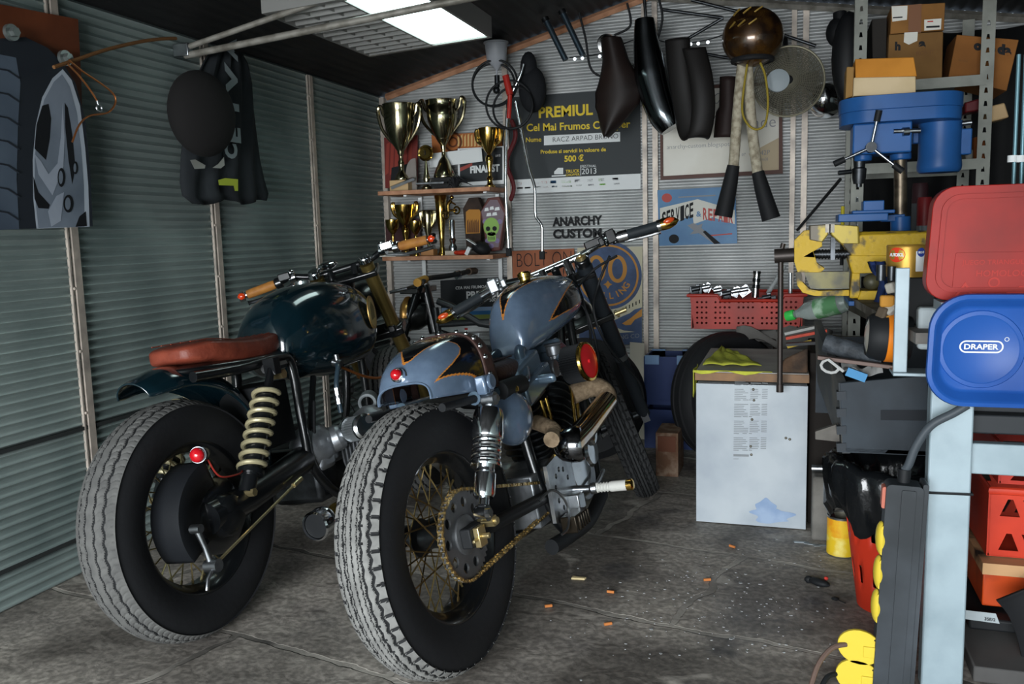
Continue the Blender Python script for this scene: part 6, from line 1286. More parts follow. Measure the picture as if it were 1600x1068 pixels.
mb = MB(); mb.add(*(lambda q: (q+[p+V(0, 0, .035) for p in q], [(3, 2, 1, 0), (4, 5, 6, 7), (0, 1, 5, 4), (1, 2, 6, 5), (2, 3, 7, 6), (3, 0, 4, 7)]))([V(.34, 2.115, zpl-.062), V(1.24, 2.115, zpl-.062), V(1.24, 3.55, zpl-.062), V(.17, 3.55, zpl-.062)])); mb.build('bench_top', BWD, wb, bev=.004)
zpl = at(1431, 520, 2.10).z; pl = [fl(1333, 466, zpl), fl(1431, 520, zpl)]
mb = MB(); q = [V(p_[0], p_[1], zpl-.025) for p_ in ((pl[1].x, pl[1].y), (pl[1].x+.10, pl[1].y), (pl[0].x+.40, pl[0].y+.2), (pl[0].x, pl[0].y+.18), (pl[0].x, pl[0].y))]
n = len(q); mb.add(q+[p+V(0, 0, .025) for p in q], [list(range(n))[::-1], list(range(n, 2*n))]+[(i, (i+1) % n, n+(i+1) % n, n+i) for i in range(n)])
mb.build('vise_plank', M('grey scarred plank', '#6d6a66', .7, noise=('#48433f', 16, .4, .65)), wb)
mb = MB(); a, b = at(1412, 583, 2.14), at(1410, 418, 2.14); mb.box(((a.x+b.x)/2-.004, 2.14, (a.z+b.z)/2), (.030, .012, b.z-a.z)); mb.box((a.x+.02, 2.16, a.z), (.09, .08, .008)); mb.build('upright_bracket', BST, wb, bev=.002)
# --- vise
VY = M('chipped yellow paint', '#c2a02a', .5, noise=('#4d483c', 13, .52, .60), bump=(40, .3)); VS = M('worn steel jaw', '#77736b', .45, .7, noise=('#4b4842', 22, .4, .6))
Yv = fl(1345, 466, zpl).y; vp = lambda x, y: at(x, y, Yv)
vs = thing('bench_vise', 'chipped yellow bench vise with a long dark handle hanging on its left', 'vise', at(1345, 466, Yv))
def vplate(mb, pts, y0, y1): p = [vp(*q) for q in pts]; c = [(q.x, q.z) for q in p]; ar = sum(c[i][0]*c[(i+1) % len(c)][1]-c[(i+1) % len(c)][0]*c[i][1] for i in range(len(c))); c = c if ar > 0 else c[::-1]; mb.plate(c, y1-y0, Matrix.Translation((0, y1-0, 0)) @ wallm((0, 0, 0))) if False else mb.plate(c, y1-y0, Matrix.Translation((0, Yv+y1, 0)) @ wallm((0, 0, 0)))
mb = MB(); vplate(mb, [(1241, 375), (1256, 360), (1282, 357), (1284, 384), (1270, 392), (1276, 410), (1288, 418), (1282, 424), (1246, 424), (1241, 408)], -.055, .055); vplate(mb, [(1243, 424), (1252, 424), (1254, 440), (1264, 450), (1278, 453), (1326, 452), (1326, 461), (1272, 461), (1254, 456), (1245, 444)], -.03, .03); mb.build('moving_jaw', VY, vs, bev=.006)
mb = MB(); vplate(mb, [(1264, 352), (1293, 350), (1293, 366), (1284, 378), (1264, 374)], -.062, .062); vplate(mb, [(1297, 350), (1340, 353), (1341, 380), (1312, 380), (1297, 366)], -.062, .062); mb.build('jaw_block', M('yellow and steel jaw', '#a3903c', .5, .3, noise=('#5d574b', 18, .45, .58)), vs, bev=.004)
mb = MB()
for x in (1291, 1299): a, b = vp(x-2, 363), vp(x+3, 350); mb.box((a+b)/2, (.012, .13, a.z-b.z if a.z > b.z else b.z-a.z)); 
mb.build('jaw_plate', VS, vs)
mb = MB(); vplate(mb, [(1312, 378), (1345, 366), (1450, 362), (1470, 372), (1470, 396), (1400, 400), (1330, 400)], -.05, .05); mb.cyl(vp(1330, 376), vp(1465, 374), .030, n=24); vplate(mb, [(1322, 398), (1400, 398), (1396, 424), (1330, 426)], -.055, .055); vplate(mb, [(1330, 424), (1342, 424), (1342, 464), (1326, 464)], -.05, .05); vplate(mb, [(1342, 452), (1392, 452), (1400, 466), (1338, 466)], -.06, .06); vplate(mb, [(1380, 420), (1400, 420), (1400, 466), (1384, 466)], -.05, .05); mb.build('fixed_body', VY, vs, bev=.006)
mb = MB(); a, b = vp(1244, 436), vp(1330, 436); vplate(mb, [(1256, 424), (1326, 424), (1326, 450), (1266, 450)], -.018, .018); mb.ell(vp(1362, 440), (.028, .03, .028), 16); mb.build('guide', M('worn yellow olive', '#6f693f', .5, .2, noise=('#4c4a3a', 14, .4, .6)), vs)
mb = MB(); mb.cyl(vp(1240, 398), vp(1330, 396), .014, n=16)
for i in range(9): mb.torus(vp(1280+5*i, 397), (1, 0, 0), .015, .003, 14, 5)
mb.box(vp(1301, 388), (.014, .05, .075)); mb.build('screw', DSTL, vs)
mb = MB(); mb.cyl(vp(1210, 400), vp(1243, 398), .024, n=24); mb.cyl(vp(1222, 388), vp(1224, 380), .008); sc = mb.build('screw_head', M('dark brown steel', '#3a3431', .45, .6), vs)
mb = MB(); mb.cyl(vp(1220, 392), vp(1218.5, 606), .0095, n=14); mb.cyl(vp(1218.5, 600), vp(1218.5, 612), .0125, n=14); mb.build('vise_handle', M('dark brown steel', '#3a3431', .45, .6), vs)
# rag, can, small stuff by the vise
mb = MB(); rows = []
for i in range(14):
    t = i/13; y = 408+64*t; l = lerp_tab([(0, 1358), (.2, 1362), (.5, 1374), (1, 1366)], t); r = lerp_tab([(0, 1384), (.3, 1386), (1, 1386)], t); rows.append([at(l+(r-l)*k/10, y, Yv-.13)+V(0, -.015*sin(k*1.2+t*4)-.02*sin(pi*k/10), 0) for k in range(11)])
mb.rings(rows, False); tag(mb.build('blue_rag', M('navy cloth', '#24345f', .9, bump=(25, .4)), solid=.006, base=at(1376, 470, Yv-.13)), 'navy blue rag hanging from the yellow vise', 'rag')
Yq = 2.30; t, b = at(1418, 386, Yq), at(1418, 424, Yq); r = (at(1451, 386, Yq)-t).length; o = thing('tin_can', 'gold tin with red AUTOSOL badge beside the yellow vise', 'tin', b); GT = M('gold tin', '#b9913e', .35, .6)
mb = MB(); H = t.z-b.z; mb.lathe([(r*.98, -.012), (r, 0), (r, H), (r*1.02, H+.003), (r*.98, H+.006), (r*.94, H), (0, H-.002)], (t.x, Yq, b.z), n=40); mb.build('tin', GT, o)
def onc(mb, px, py, w, h, n=20, k=1.004):       # badge wrapped on the tin
    c = at(px, py, Yq-r*.9); a0 = math.asin(max(-.95, min(.95, (c.x-t.x)/r))); pts = []
    for i in range(n): a = 2*pi*i/n; aa = a0+w*cos(a)/r; pts.append(V(t.x+r*k*sin(aa), Yq-r*k*cos(aa), c.z+h*sin(a)))
    cc = V(t.x+r*k*sin(a0), Yq-r*k*cos(a0), c.z); mb.add([cc]+pts, [(0, 1+i, 1+(i+1) % n) for i in range(n)]); return a0, c.z
def onct(mb, s, a0, z, w, h, k=1.012):
    for i, ch in enumerate(s):
        aa = a0+(i-(len(s)-1)/2)*w/r; p = V(t.x+r*k*sin(aa), Yq-r*k*cos(aa), z-h/2); mb.text(ch, wallm(p, (cos(aa), sin(aa), 0)), height=h, bold=.04, align=.5)
mb = MB(); mb.slot(0); a0, z0_ = onc(mb, 1401, 398, .021, .018); mb.slot(1); onct(mb, 'AUTOSOL', a0, z0_, .0052, .008)
rows = [[V(t.x+r*1.004*sin(a), Yq-r*1.004*cos(a), z) for a in [.30+.55*i/10 for i in range(11)]] for z in (b.z+.002, b.z+H*.85)]
mb.rings(rows, False); mb.slot(2); a1, z1_ = onc(mb, 1440, 394, .011, .011, 20, 1.009); mb.slot(1); onct(mb, 'NSF', a1, z1_, .0055, .006, 1.02)
mb.build('tin_badge', [M('badge red', '#c2391f', .4), PWH, M('badge navy', '#2b3f8c', .5)], o)
mb = MB(); bb = at(1415, 466, Yq); mb.box((t.x+.01, Yq+.005, .925+.0), (.11, .08, b.z-.012-.92)) if False else mb.box((t.x+.012, Yq+.01, (b.z-.012+zpl)/2), (.10, .09, b.z-.012-zpl)); tag(mb.build('dark_box', BLKM, bev=.004), 'dark box under the gold tin', 'box')
mb = MB(); c = at(1386, 470, 2.24)
for dx, dz, rr, k in ((0, .0, .022, 0), (-.008, -.03, .020, 1), (.010, -.02, .020, 2), (.004, -.052, .022, 0), (-.012, -.062, .014, 2), (.008, .032, .017, 2)): mb.slot(k).box(c+V(dx, 0, dz), (rr*1.5, rr*1.2, rr*1.3), Matrix.Rotation(dz*40, 3, 'Y') @ Matrix.Rotation(dx*90, 3, 'X'))
tag(mb.build('paper_ball', [M('ochre scrap', '#a5752e', .8), M('dark scrap', '#4a4034', .8), M('white scrap', '#98958c', .8)], bev=.005), 'crumpled ochre and white packaging wedged left of the upright bracket', 'packaging')
mb = MB(); c = at(1385, 425, 2.25); mb.cyl(c+V(-.012, 0, -.02), c+V(-.012, 0, .018), .011, n=14); mb.cyl(c+V(.012, 0, -.02), c+V(.012, 0, .014), .010, n=14); tag(mb.build('socket', DSTL), 'pair of small chrome sockets under the gold tin', 'sockets')
# lantern
c = at(1388, 526, 2.26); ax = V(-.985, -.03, .06).normalized(); R_ = (at(1388, 488, 2.26)-c).length; o = thing('lantern', 'round black and orange hand lantern against the upright bracket', 'lantern', c-V(0, 0, R_))
mb = MB(); mb.lathe([(.0, -.05), (R_*.85, -.05), (R_*.95, -.035), (R_*.95, .0), (R_, .002), (R_*1.0, .02), (R_*.93, .04), (R_*.80, .05), (R_*.74, .046), (0, .046)], c, ax, 36); mb.build('lamp_body', BLKM, o)
mb = MB(); mb.lathe([(R_*.97, -.022), (R_*1.03, -.020), (R_*1.03, .006), (R_*.97, .008)], c, ax, 36, caps=False); mb.build('orange_band', M('orange plastic', '#d97a1c', .45), o)
mb = MB(); mb.lathe([(R_*.73, .047), (R_*.4, .053), (0, .055)], c, ax, 30); mb.build('lens', M('clear lens', '#a9a59b', .15, coat=.5), o)
sd_ = frame(c, ax); mb = MB(); cam_dir = V(.15, -1, 0); p = c+V(.014, -R_*1.03, -.005); mb.box(p, (.018, .008, .052)); mb.build('side_switch', M('clear switch', '#b0aaa0', .3), o, bev=.006)
# --- black chest with finger joints and what lies in it
CH = M('blue black painted wood', '#2b333a', .6, noise=('#1c2126', 7, .35, .7)); Yk = 2.36
ch = thing('wooden_chest', 'blue black open wooden chest with finger joints below the vise', 'chest', at(1380, 713, 2.5))
FP = [(1312, 598), (1450, 586), (1450, 712), (1316, 706)]
f = [at(*p, Yk) for p in FP]; g = [p+V(0, .022, 0) for p in f]; mb = MB(); mb.hexa([f[3], f[2], g[2], g[3], f[0], f[1], g[1], g[0]]); mb.build('front_panel', CH, ch, bev=.002)
mb = MB()
for i in range(4):
    mb = MB(); y = 612+27*i; q = [at(x, yy, Yk-.004) for x, yy in ((1307, y), (1322, y-1), (1322, y+12), (1308, y+13))]; q2 = [p+V(0, .03, 0) for p in q]; mb.hexa([q[3], q[2], q2[2], q2[3], q[0], q[1], q2[1], q2[0]]); mb.build('finger_joint', M('joint wood', '#2a2f34', .6), ch)
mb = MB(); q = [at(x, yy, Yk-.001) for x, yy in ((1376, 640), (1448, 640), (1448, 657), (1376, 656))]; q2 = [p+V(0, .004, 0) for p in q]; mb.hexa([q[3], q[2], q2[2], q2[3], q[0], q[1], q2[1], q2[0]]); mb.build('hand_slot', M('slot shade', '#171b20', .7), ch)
mb = MB(); A_ = [at(1310, 598, Yk), at(1316, 708, Yk)]; B2 = [at(1272, 500, 2.78), at(1277, 596, 2.78)]; th_ = V(.02, .004, 0)
mb.hexa([A_[1], A_[1]+th_, B2[1]+th_, B2[1], A_[0], A_[0]+th_, B2[0]+th_, B2[0]]); mb.build('side_panel', M('worn black side', '#35393c', .65, noise=('#55534e', 8, .5, .7)), ch)
mb = MB(); q = [at(1312, 706, Yk), at(1450, 712, Yk), at(1450, 712, Yk)+V(0, .42, 0), at(1316, 706, Yk)+V(0, .36, 0)]; mb.add(q+[p+V(0, 0, .012) for p in q], [(3, 2, 1, 0), (4, 5, 6, 7), (0, 1, 5, 4), (1, 2, 6, 5), (2, 3, 7, 6), (3, 0, 4, 7)]); mb.build('chest_bottom', CH, ch)
p0, p1 = at(1290, 505, 2.78), at(1450, 500, 2.78); mb = MB(); mb.box(((p0.x+p1.x)/2, 2.79, .64), (p1.x-p0.x+.05, .02, .24)); mb.build('rear_panel', CH, ch)
mb = MB(); q = [at(x, y, 2.38) for x, y in ((1274, 674), (1310, 662), (1312, 690), (1274, 686))]; q2 = [p+V(0, .02, 0) for p in q]; mb.hexa([q[3], q[2], q2[2], q2[3], q[0], q[1], q2[1], q2[0]]); mb.build('corner_batten', M('grey old wood', '#5d5a55', .8, noise=('#3c3936', 12, .4, .65)), ch)
mb = MB(); mb.cyl(at(1290, 535, 2.46), at(1380, 562, 2.42), .026, n=22); o = mb.build('tape_roll_tube', M('black wrapped tube', '#2c3034', .6, noise=('#40454a', 30, .4, .6), bump=(60, .5))); tag(o, 'thick black wrapped tube lying across the chest', 'tube')
mb = MB(); a, b = at(1278, 556, 2.40), at(1400, 575, 2.36); mb.box((a+b)/2, ((b-a).length, .03, .010), Matrix.Rotation(math.atan2(a.z-b.z, b.x-a.x), 3, 'Y')); tag(mb.build('wood_strip', M('pinkish wood strip', '#6d5d57', .7), bev=.002), 'thin pinkish wood strip lying on the front of the chest', 'strip')
mb = MB(); rows = []
for i in range(15):
    t = i/14; c = at(1318+62*t, 582-4*sin(t*9), 2.345); rows.append([c+V(0, .03*k, .010*sin(k*2+t*6)) for k in range(5)])
mb.rings(rows, False); cu_ = at(1300, 572, 2.345); mb.tube([cu_+V(.016*(1+.12*i)*cos(-i*.55), 0, .016*(1+.02*i)*sin(-i*.55)) for i in range(9)]+[at(1318, 580, 2.345)], .004, 6); mb.slot(1); c = at(1338, 585, 2.338); mb.box(c, (.05, .012, .022), Matrix.Rotation(.35, 3, 'Y'))
tag(mb.build('torn_wrapper', [M('white torn paper', '#a5a6a4', .8), M('light blue print', '#3f7aa5', .6)], base=cu_), 'torn white and blue wrapper with a curl on the edge of the chest', 'wrapper')
# --- red case and blue tray on the bench frame
RC = M('red case plastic', '#8d1b14', .45, noise=('#6a1611', 5, .42, .72)); Yt = 2.02; x0 = at(1452, 380, Yt).x; cz = (at(1452, 292, Yt).z+at(1452, 469, Yt).z)/2; hh = at(1452, 292, Yt).z-at(1452, 469, Yt).z; ww = .46
case = thing('plastic_case', 'red plastic case with embossed lettering standing behind the blue tray', 'case', (x0+ww/2, Yt+.03, cz-hh/2)); mc = wallm(V(x0+ww/2, Yt, cz), (1, 0, 0), (.055, 0, 1))
mb = MB(); mb.plate(rrect(ww, hh, .045), .055, mc @ Matrix.Translation((0, 0, -.055))); mb.build('case_body', RC, case, bev=.010)
mb = MB(); mb.plate(rrect(ww-.035, hh-.035, .035), .006, mc @ Matrix.Translation((0, 0, 0)), [rrect(ww-.055, hh-.055, .028)]); mb.plate(rrect(ww*.86, .085, .004), .003, mc @ Matrix.Translation((.02, -.062, 0))); mb.build('raised_rim', RC, case, bev=.002)
EMB = M('embossed red', '#a32a21', .5); mb = MB(); X0 = -ww/2
mb.text('JUEGO TRIANGULOS', mc @ Matrix.Translation((X0+.066, -.048, .0035)), height=.013, th=.001); mb.text('HOMOLOGADOS', mc @ Matrix.Translation((X0+.095, -.070, .0035)), height=.013, th=.001); mb.text('27R', mc @ Matrix.Translation((X0+.155, -.088, .001)), height=.010)
mb.plate(circle(.011, 20), .002, mc @ Matrix.Translation((X0+.13, -.083, .002)), [circle(.008, 16)])
mb.plate([(0, 0), (.042, 0), (.021, .034)], .002, mc @ Matrix.Translation((X0+.055, -.115, .003)), [[(.008, .004), (.034, .004), (.021, .025)]]); mb.plate([(0, 0), (.07, 0), (.07, .010), (.052, .013), (.045, .022), (.022, .022), (.014, .012), (0, .010)], .002, mc @ Matrix.Translation((X0+.155, -.113, .003)), [[(.02, .012), (.045, .012), (.042, .018), (.025, .018)]]); mb.build('embossed_lettering', EMB, case)
mb = MB(); mb.plate([(0, 0), (.14, 0), (.14, .035), (.02, .035), (.004, .028)], .018, mc @ Matrix.Translation((X0+.19, hh/2-.006, -.036)), [[(.03, .008), (.12, .008), (.12, .022), (.035, .022)]]); mb.build('carry_handle', RC, case, bev=.003)
BT = M('blue tray enamel', '#1c4a90', .4, noise=('#183f80', 5, .4, .7)); Yy = 1.94; x0 = at(1449, 550, Yy).x; zt_, zb_ = at(1449, 459, Yy).z, at(1449, 634, Yy).z; ww, hh = .40, zt_-zb_; mt = wallm(V(x0+ww/2, Yy, (zt_+zb_)/2), (1, 0, 0), (.03, 0, 1)); R0 = .075
tray = thing('magnetic_tray', 'blue rectangular tray with a white DRAPER badge held on the bench frame', 'tray', (x0+ww/2, Yy, zb_))
mb = MB(); rows = []
for ins, z in ((.004, -.034), (0, -.006), (.002, 0), (.010, .002), (.016, -.002), (.026, -.024), (.034, -.028)):
    rows.append([mt @ V(p[0], p[1], z) for p in rrect(ww-2*ins, hh-2*ins, R0-ins*.9, 10)])
rows.append([mt @ V(p[0]*.02, p[1]*.02, -.028) for p in rrect(ww, hh, R0, 10)]); mb.rings(rows, True, False, True); mb.rings([[mt @ V(p[0], p[1], -.034) for p in rrect(ww-.008, hh-.008, R0, 10)], [mt @ V(p[0]*.02, p[1]*.02, -.034) for p in rrect(ww, hh, R0, 10)]][::-1], True); mb.build('pan', BT, tray, angle=40)
cxm = at(1537, 545, Yy).x-x0-ww/2; mb = MB(); mb.lathe([(.082, 0), (.080, .0025), (.072, .003), (.070, .0016), (0, .0016)], mt @ V(cxm, 0, -.0282), mt.to_3x3() @ V(0, 0, 1), 48); mb.build('magnet_disc', BT, tray)
mb = MB(); mL = mt @ Matrix.Translation((cxm, .006, -.0255)); mb.plate(rrect(.082, .026, .0128, 8), .001, mL, [rrect(.076, .020, .0098, 8)]); mb.text('DRAPER', mL @ Matrix.Translation((-.032, -.0058, 0)), width=.064, height=.0116, bold=.03, th=.0008); mb.plate(circle(.0045, 14, .046, .016), .001, mL, [circle(.0034, 12, .046, .016)]); mb.build('white_badge', PWH, tray)
mb = MB(); mb.box((.352+.05, 2.06, cz-.26), (.12, .10, .03)) if False else mb.box((x0+.25, 2.04, at(1452, 469, Yt).z-.012), (.44, .10, .02)); mb.build('ledge', BST, wb)
mb = MB(); mb.box((.60, 2.075, .80), (.55, .06, .18)); mb.build('apron', BST, wb)
# black lamp arm and grey box behind the case
mb = MB(); mb.box(at(1442, 590-90, 2.2)+V(.02, .02, -.02), (.06, .05, .10)); tag(mb.build('junction_box', M('pale grey plastic', '#a9b3b6', .5), bev=.008), 'pale grey junction box behind the blue tray', 'box')
for i, (x, x2) in enumerate(((1603, 1583), (1614, 1595))):
    mb = MB(); mb.cyl(at(x-11, 85, 2.35), at(x2, 300, 2.35), .0045, n=10); o = mb.build('steel_rod', M('pale blue steel rod', '#5d7f88', .4, .4)); tag(o, ('left', 'right')[i]+' one of two thin steel rods above the red case', 'rod', 'steel rods above the red case'); mb = MB(); c = at(x2-1+.5*i, 248, 2.35); mb.cyl(c-V(0, 0, .008), c+V(0, 0, .008), .011); mb.build('white_collar', PWH, o)
# --- drill press
DB = M('drill press blue', '#21528c', .4, noise=('#1c477b', 6, .4, .7)); Yp = 3.15; dp_ = lambda x, y, o=0: at(x, y, Yp+o)
dp = thing('drill_press', 'blue bench drill press with belt housing and motor', 'drill press', dp_(1400, 400))
a, b = dp_(1312, 170), dp_(1507, 170); w = b.x-a.x; mb = MB(); cz = dp_(1410, 168).z; mH = Matrix.Translation(((a.x+b.x)/2, Yp+.06, cz))
z_t, z_m, z_b = dp_(1410, 150).z, dp_(1410, 172).z, dp_(1410, 191).z
mb.plate(rrect(w, .26, .10, 10), z_t-z_m, Matrix.Translation(((a.x+b.x)/2, Yp+.06, z_m))); mb.plate(rrect(w*.985, .25, .095, 10), z_m-z_b, Matrix.Translation(((a.x+b.x)/2, Yp+.06, z_b))); mb.build('belt_housing', DB, dp, bev=.008)
mb = MB(); a, b = dp_(1331, 243), dp_(1424, 190); mb.box(((a.x+b.x)/2, Yp+.04, (a.z+b.z)/2), (b.x-a.x, .14, b.z-a.z)); mb.cyl(dp_(1348, 252, .04), dp_(1348, 238, .04), .03, n=24); mb.cyl(dp_(1407, 250, .06), dp_(1407, 238, .06), .034, n=24); mb.build('drill_head', DB, dp, bev=.005)
mb = MB(); c, e = dp_(1467, 264, .10), dp_(1467, 191, .10); r = .068; H = e.z-c.z; mb.lathe([(r*.9, -.012), (r*1.0, -.004), (r*1.03, .01), (r*.98, .04), (r*.98, H-.03), (r*1.0, H), (0, H)], c, (0, 0, 1), 36); mo = mb.build('motor', DB, dp); mb = MB(); mb.box(dp_(1505, 222, .10), (.045, .05, .085)); mb.build('switch_box', DB, mo, bev=.004); mb = MB(); mb.box(dp_(1440, 215, .12), (.06, .03, .04)); mb.build('motor_mount', DB, mo, bev=.004)
mb = MB(); mb.cyl(dp_(1407, 345, .06), dp_(1407, 245, .06), .021, n=24); mb.cyl((dp_(1407, 360, .06).x, dp_(1407, 360, .06).y, zpl-.015), dp_(1407, 360, .06), .021, n=24); mb.build('column', M('worn column', '#6d6253', .4, .8, noise=('#463d33', 24, .4, .6)), dp)
mb = MB(); mb.cyl(dp_(1407, 366, .06), dp_(1407, 338, .06), .032, n=24); cb = dp_(1407, 366, .06); zb2 = zpl-.023; mb.build('collar', DB, dp, bev=.002); mb = MB(); mb.cyl((cb.x, cb.y, zb2+.02), (cb.x, cb.y, zb2+.09), .035); mb.box((cb.x-.04, Yp+.04, zb2+.008), (.26, .26, .016)); mb.build('base', DB, dp, bev=.002)
mb = MB(); a, b = dp_(1308, 341), dp_(1384, 341); mb.box(((a.x+b.x)/2, Yp+.02, a.z), (b.x-a.x, .2, .026)); mb.box(((b.x+cb.x)/2, Yp+.06, a.z-.004), (cb.x-b.x+.02, .05, .024)); mb.build('work_table', DB, dp, bev=.003)
mb = MB(); a, b = dp_(1347, 334), dp_(1380, 313); mb.box(((a.x+b.x)/2, Yp+.0, (a.z+b.z)/2), (b.x-a.x, .09, b.z-a.z)); a, b = dp_(1330, 335), dp_(1396, 332); mb.box(((a.x+b.x)/2, Yp+.0, a.z+.006), (b.x-a.x, .10, .012)); mb.build('machine_vise', DB, dp, bev=.003)
mb = MB(); mb.lathe([(.018, 0), (.022, .02), (.024, .05), (.018, .055), (.020, .075), (.022, .10), (.0, .10)], dp_(1342, 287, .04), (0, 0, 1), 24); mb.cyl(dp_(1342, 292, .04), dp_(1342, 286, .04), .010); mb.cyl(dp_(1310, 270, .02), dp_(1330, 268, .03), .008); mb.build('chuck', DSTL, dp)
hb_ = dp_(1361, 230, -.06); mb = MB(); mb.cyl(hb_+V(0, .04, 0), hb_-V(0, .012, 0), .017, n=20); fw_ = mb.build('feed_hub', DSTL, dp)
for e in ((1373, 175), (1306, 255), (1408, 266)):
    p = dp_(*e, -.07); mb = MB(); mb.cyl(hb_-V(0, .004, 0), p, .005, n=10); hdl = mb.build('feed_handle', STL, fw_); 
    mb = MB(); d = (p-hb_).normalized(); mb.cyl(p-d*.03, p+d*.006, .0105, n=14); mb.build('handle_knob', BLKM, fw_)
mb = MB(); mb.cyl(dp_(1396, 205, -.03), dp_(1438, 204, -.02), .008); mb.cyl(dp_(1410, 206, -.035), dp_(1420, 205, -.03), .014); mb.build('tension_bolt', STL, dp); mb = MB(); mb.cyl(dp_(1503, 193, .02), dp_(1518, 191, .02), .008); mb.build('tension_bolt', STL, dp)
# open carton on the drill press
ob = thing('carton', 'open orange and white carton lying on the blue belt housing', 'carton', dp_(1378, 150)); OY = Yp-.02
def cbox(nm, q, Y, D, mat): f = [at(*p, Y) for p in q]; g = [p+V(0, D, 0) for p in f]; mb = MB(); mb.hexa([f[3], f[2], g[2], g[3], f[0], f[1], g[1], g[0]]); return mb.build(nm, mat, ob, bev=.003)
cbox('tray_part', [(1334, 121), (1431, 119), (1431, 147), (1333, 150)], OY, .16, M('off white carton', '#c2ae8c', .8, noise=('#a8946f', 6, .4, .7)))
cbox('lid_part', [(1336, 92), (1346, 88), (1428, 90), (1432, 119), (1338, 122)][0:1]+[(1428, 89), (1433, 119), (1337, 122)], OY+.004, .17, M('orange carton', '#b87a2c', .8, noise=('#a0661f', 7, .4, .7)))
cbox('side_flap', [(1323, 104), (1335, 104), (1333, 150), (1321, 154)], OY+.03, .12, M('carton side', '#8a6a3c', .8))
mb = MB(); mb.cyl(at(1313, 280, 3.95), at(1246, 359, 4.585), .007, n=8); tag(mb.build('black_stick', BLKM), 'thin black stick leaning beside the drill press', 'stick')
# --- floor things
tc = fl(1314, 866); mb = MB(); r = .046; zt_ = .135; o = thing('tin_can', 'open yellow and orange tin on the floor by the red bin', 'tin', (tc.x, 2.96, 0)); X, Y = tc.x, 2.96
mb.lathe([(r*.97, 0), (r, .004), (r, zt_)], (X, Y, 0), n=36, caps=False); mb.lathe([(0, .003), (r*.97, .003)], (X, Y, 0), n=36, caps=False); mb.lathe([(r*.96, .002), (r*.96, zt_)], (X, Y, 0), n=36, caps=False); cn = mb.build('tin', M('bare tin', '#8d8a7c', .35, .8), o)
mb = MB(); mb.lathe([(r*1.006, .006), (r*1.006, zt_*.52)], (X, Y, 0), n=36, caps=False); mb.slot(1).lathe([(r*1.006, zt_*.52), (r*1.006, zt_*.96)], (X, Y, 0), n=36, caps=False); mb.build('paper_label', [M('yellow label', '#dcb827', .5, noise=('#e5d67a', 22, .5, .7)), M('orange yellow label', '#d98f1c', .5, noise=('#e0b52c', 26, .4, .6))], o)
mb = MB(); mb.torus((X, Y, zt_), (0, 0, 1), r*.99, .0022, 36, 6); mb.build('tin_rim', STL, o)
q = [fl(1268, 846), fl(1336, 848)]; mb = MB(); mb.box(((q[0].x+q[1].x)/2+.01, 3.14, .115), (q[1].x-q[0].x+.02, .14, .23)); tag(mb.build('concrete_block', M('rough concrete', '#74726d', .9, noise=('#565450', 8, .35, .65), bump=(25, .7)), bev=.008), 'rough grey concrete block behind the yellow tin', 'block')
mb = MB(); mb.cyl((q[0].x-.0, 3.13, .245), (q[0].x+.07, 3.12, .25), .014, n=12); tag(mb.build('steel_pin', STL), 'short steel pin lying on the concrete block', 'pin')
BX, BY = .285, 2.58
bn = thing('waste_bin', 'red plastic bin lined with a black bag behind the bench leg', 'bin', (BX, BY, 0)); RB = M('red bin plastic', '#b3301c', .4)
mb = MB(); rows = []; nn = 56
for i in range(15): t = i/14; z = .38*t; rr = .088+.050*t; rows.append([V(BX+rr*cos(2*pi*k/nn), BY+rr*sin(2*pi*k/nn), z) for k in range(nn)])
mb.rings(rows, True, True, False); keep = []
for idx, q in enumerate(mb.f):
    if len(q) > 4: keep.append(q); continue
    i, k = idx//nn, idx % nn
    if i in (3, 4, 8, 9, 10, 12) and k % 4 in (1,) : continue
    keep.append(q)
mb.f = keep; mb.m = [0]*len(keep); mb.build('bin_body', RB, bn, solid=.004)
BAG = M('black bin bag', '#101214', .18, bump=(14, .6)); mb = MB(); rows = []
for i_, (rr, z) in enumerate(((.07, .18), (.100, .30), (.118, .39), (.140, .432), (.170, .436), (.182, .42), (.184, .37), (.178, .31), (.160, .27))):
    rows.append([V(BX+(rr+.006*sin(k*2.3+z*30)+.004*sin(k*5.1))*cos(2*pi*k/72), BY+(rr+.006*sin(k*2.3+z*30)+.004*sin(k*5.1))*sin(2*pi*k/72), z+.008*sin(2*pi*k/72*2+1)+.004*sin(k*.9)+(.03*sin(k*.5) if i_ > 6 else 0)) for k in range(72)])
mb.rings(rows, True, True, False); mb.build('bin_bag', BAG, bn, angle=80)
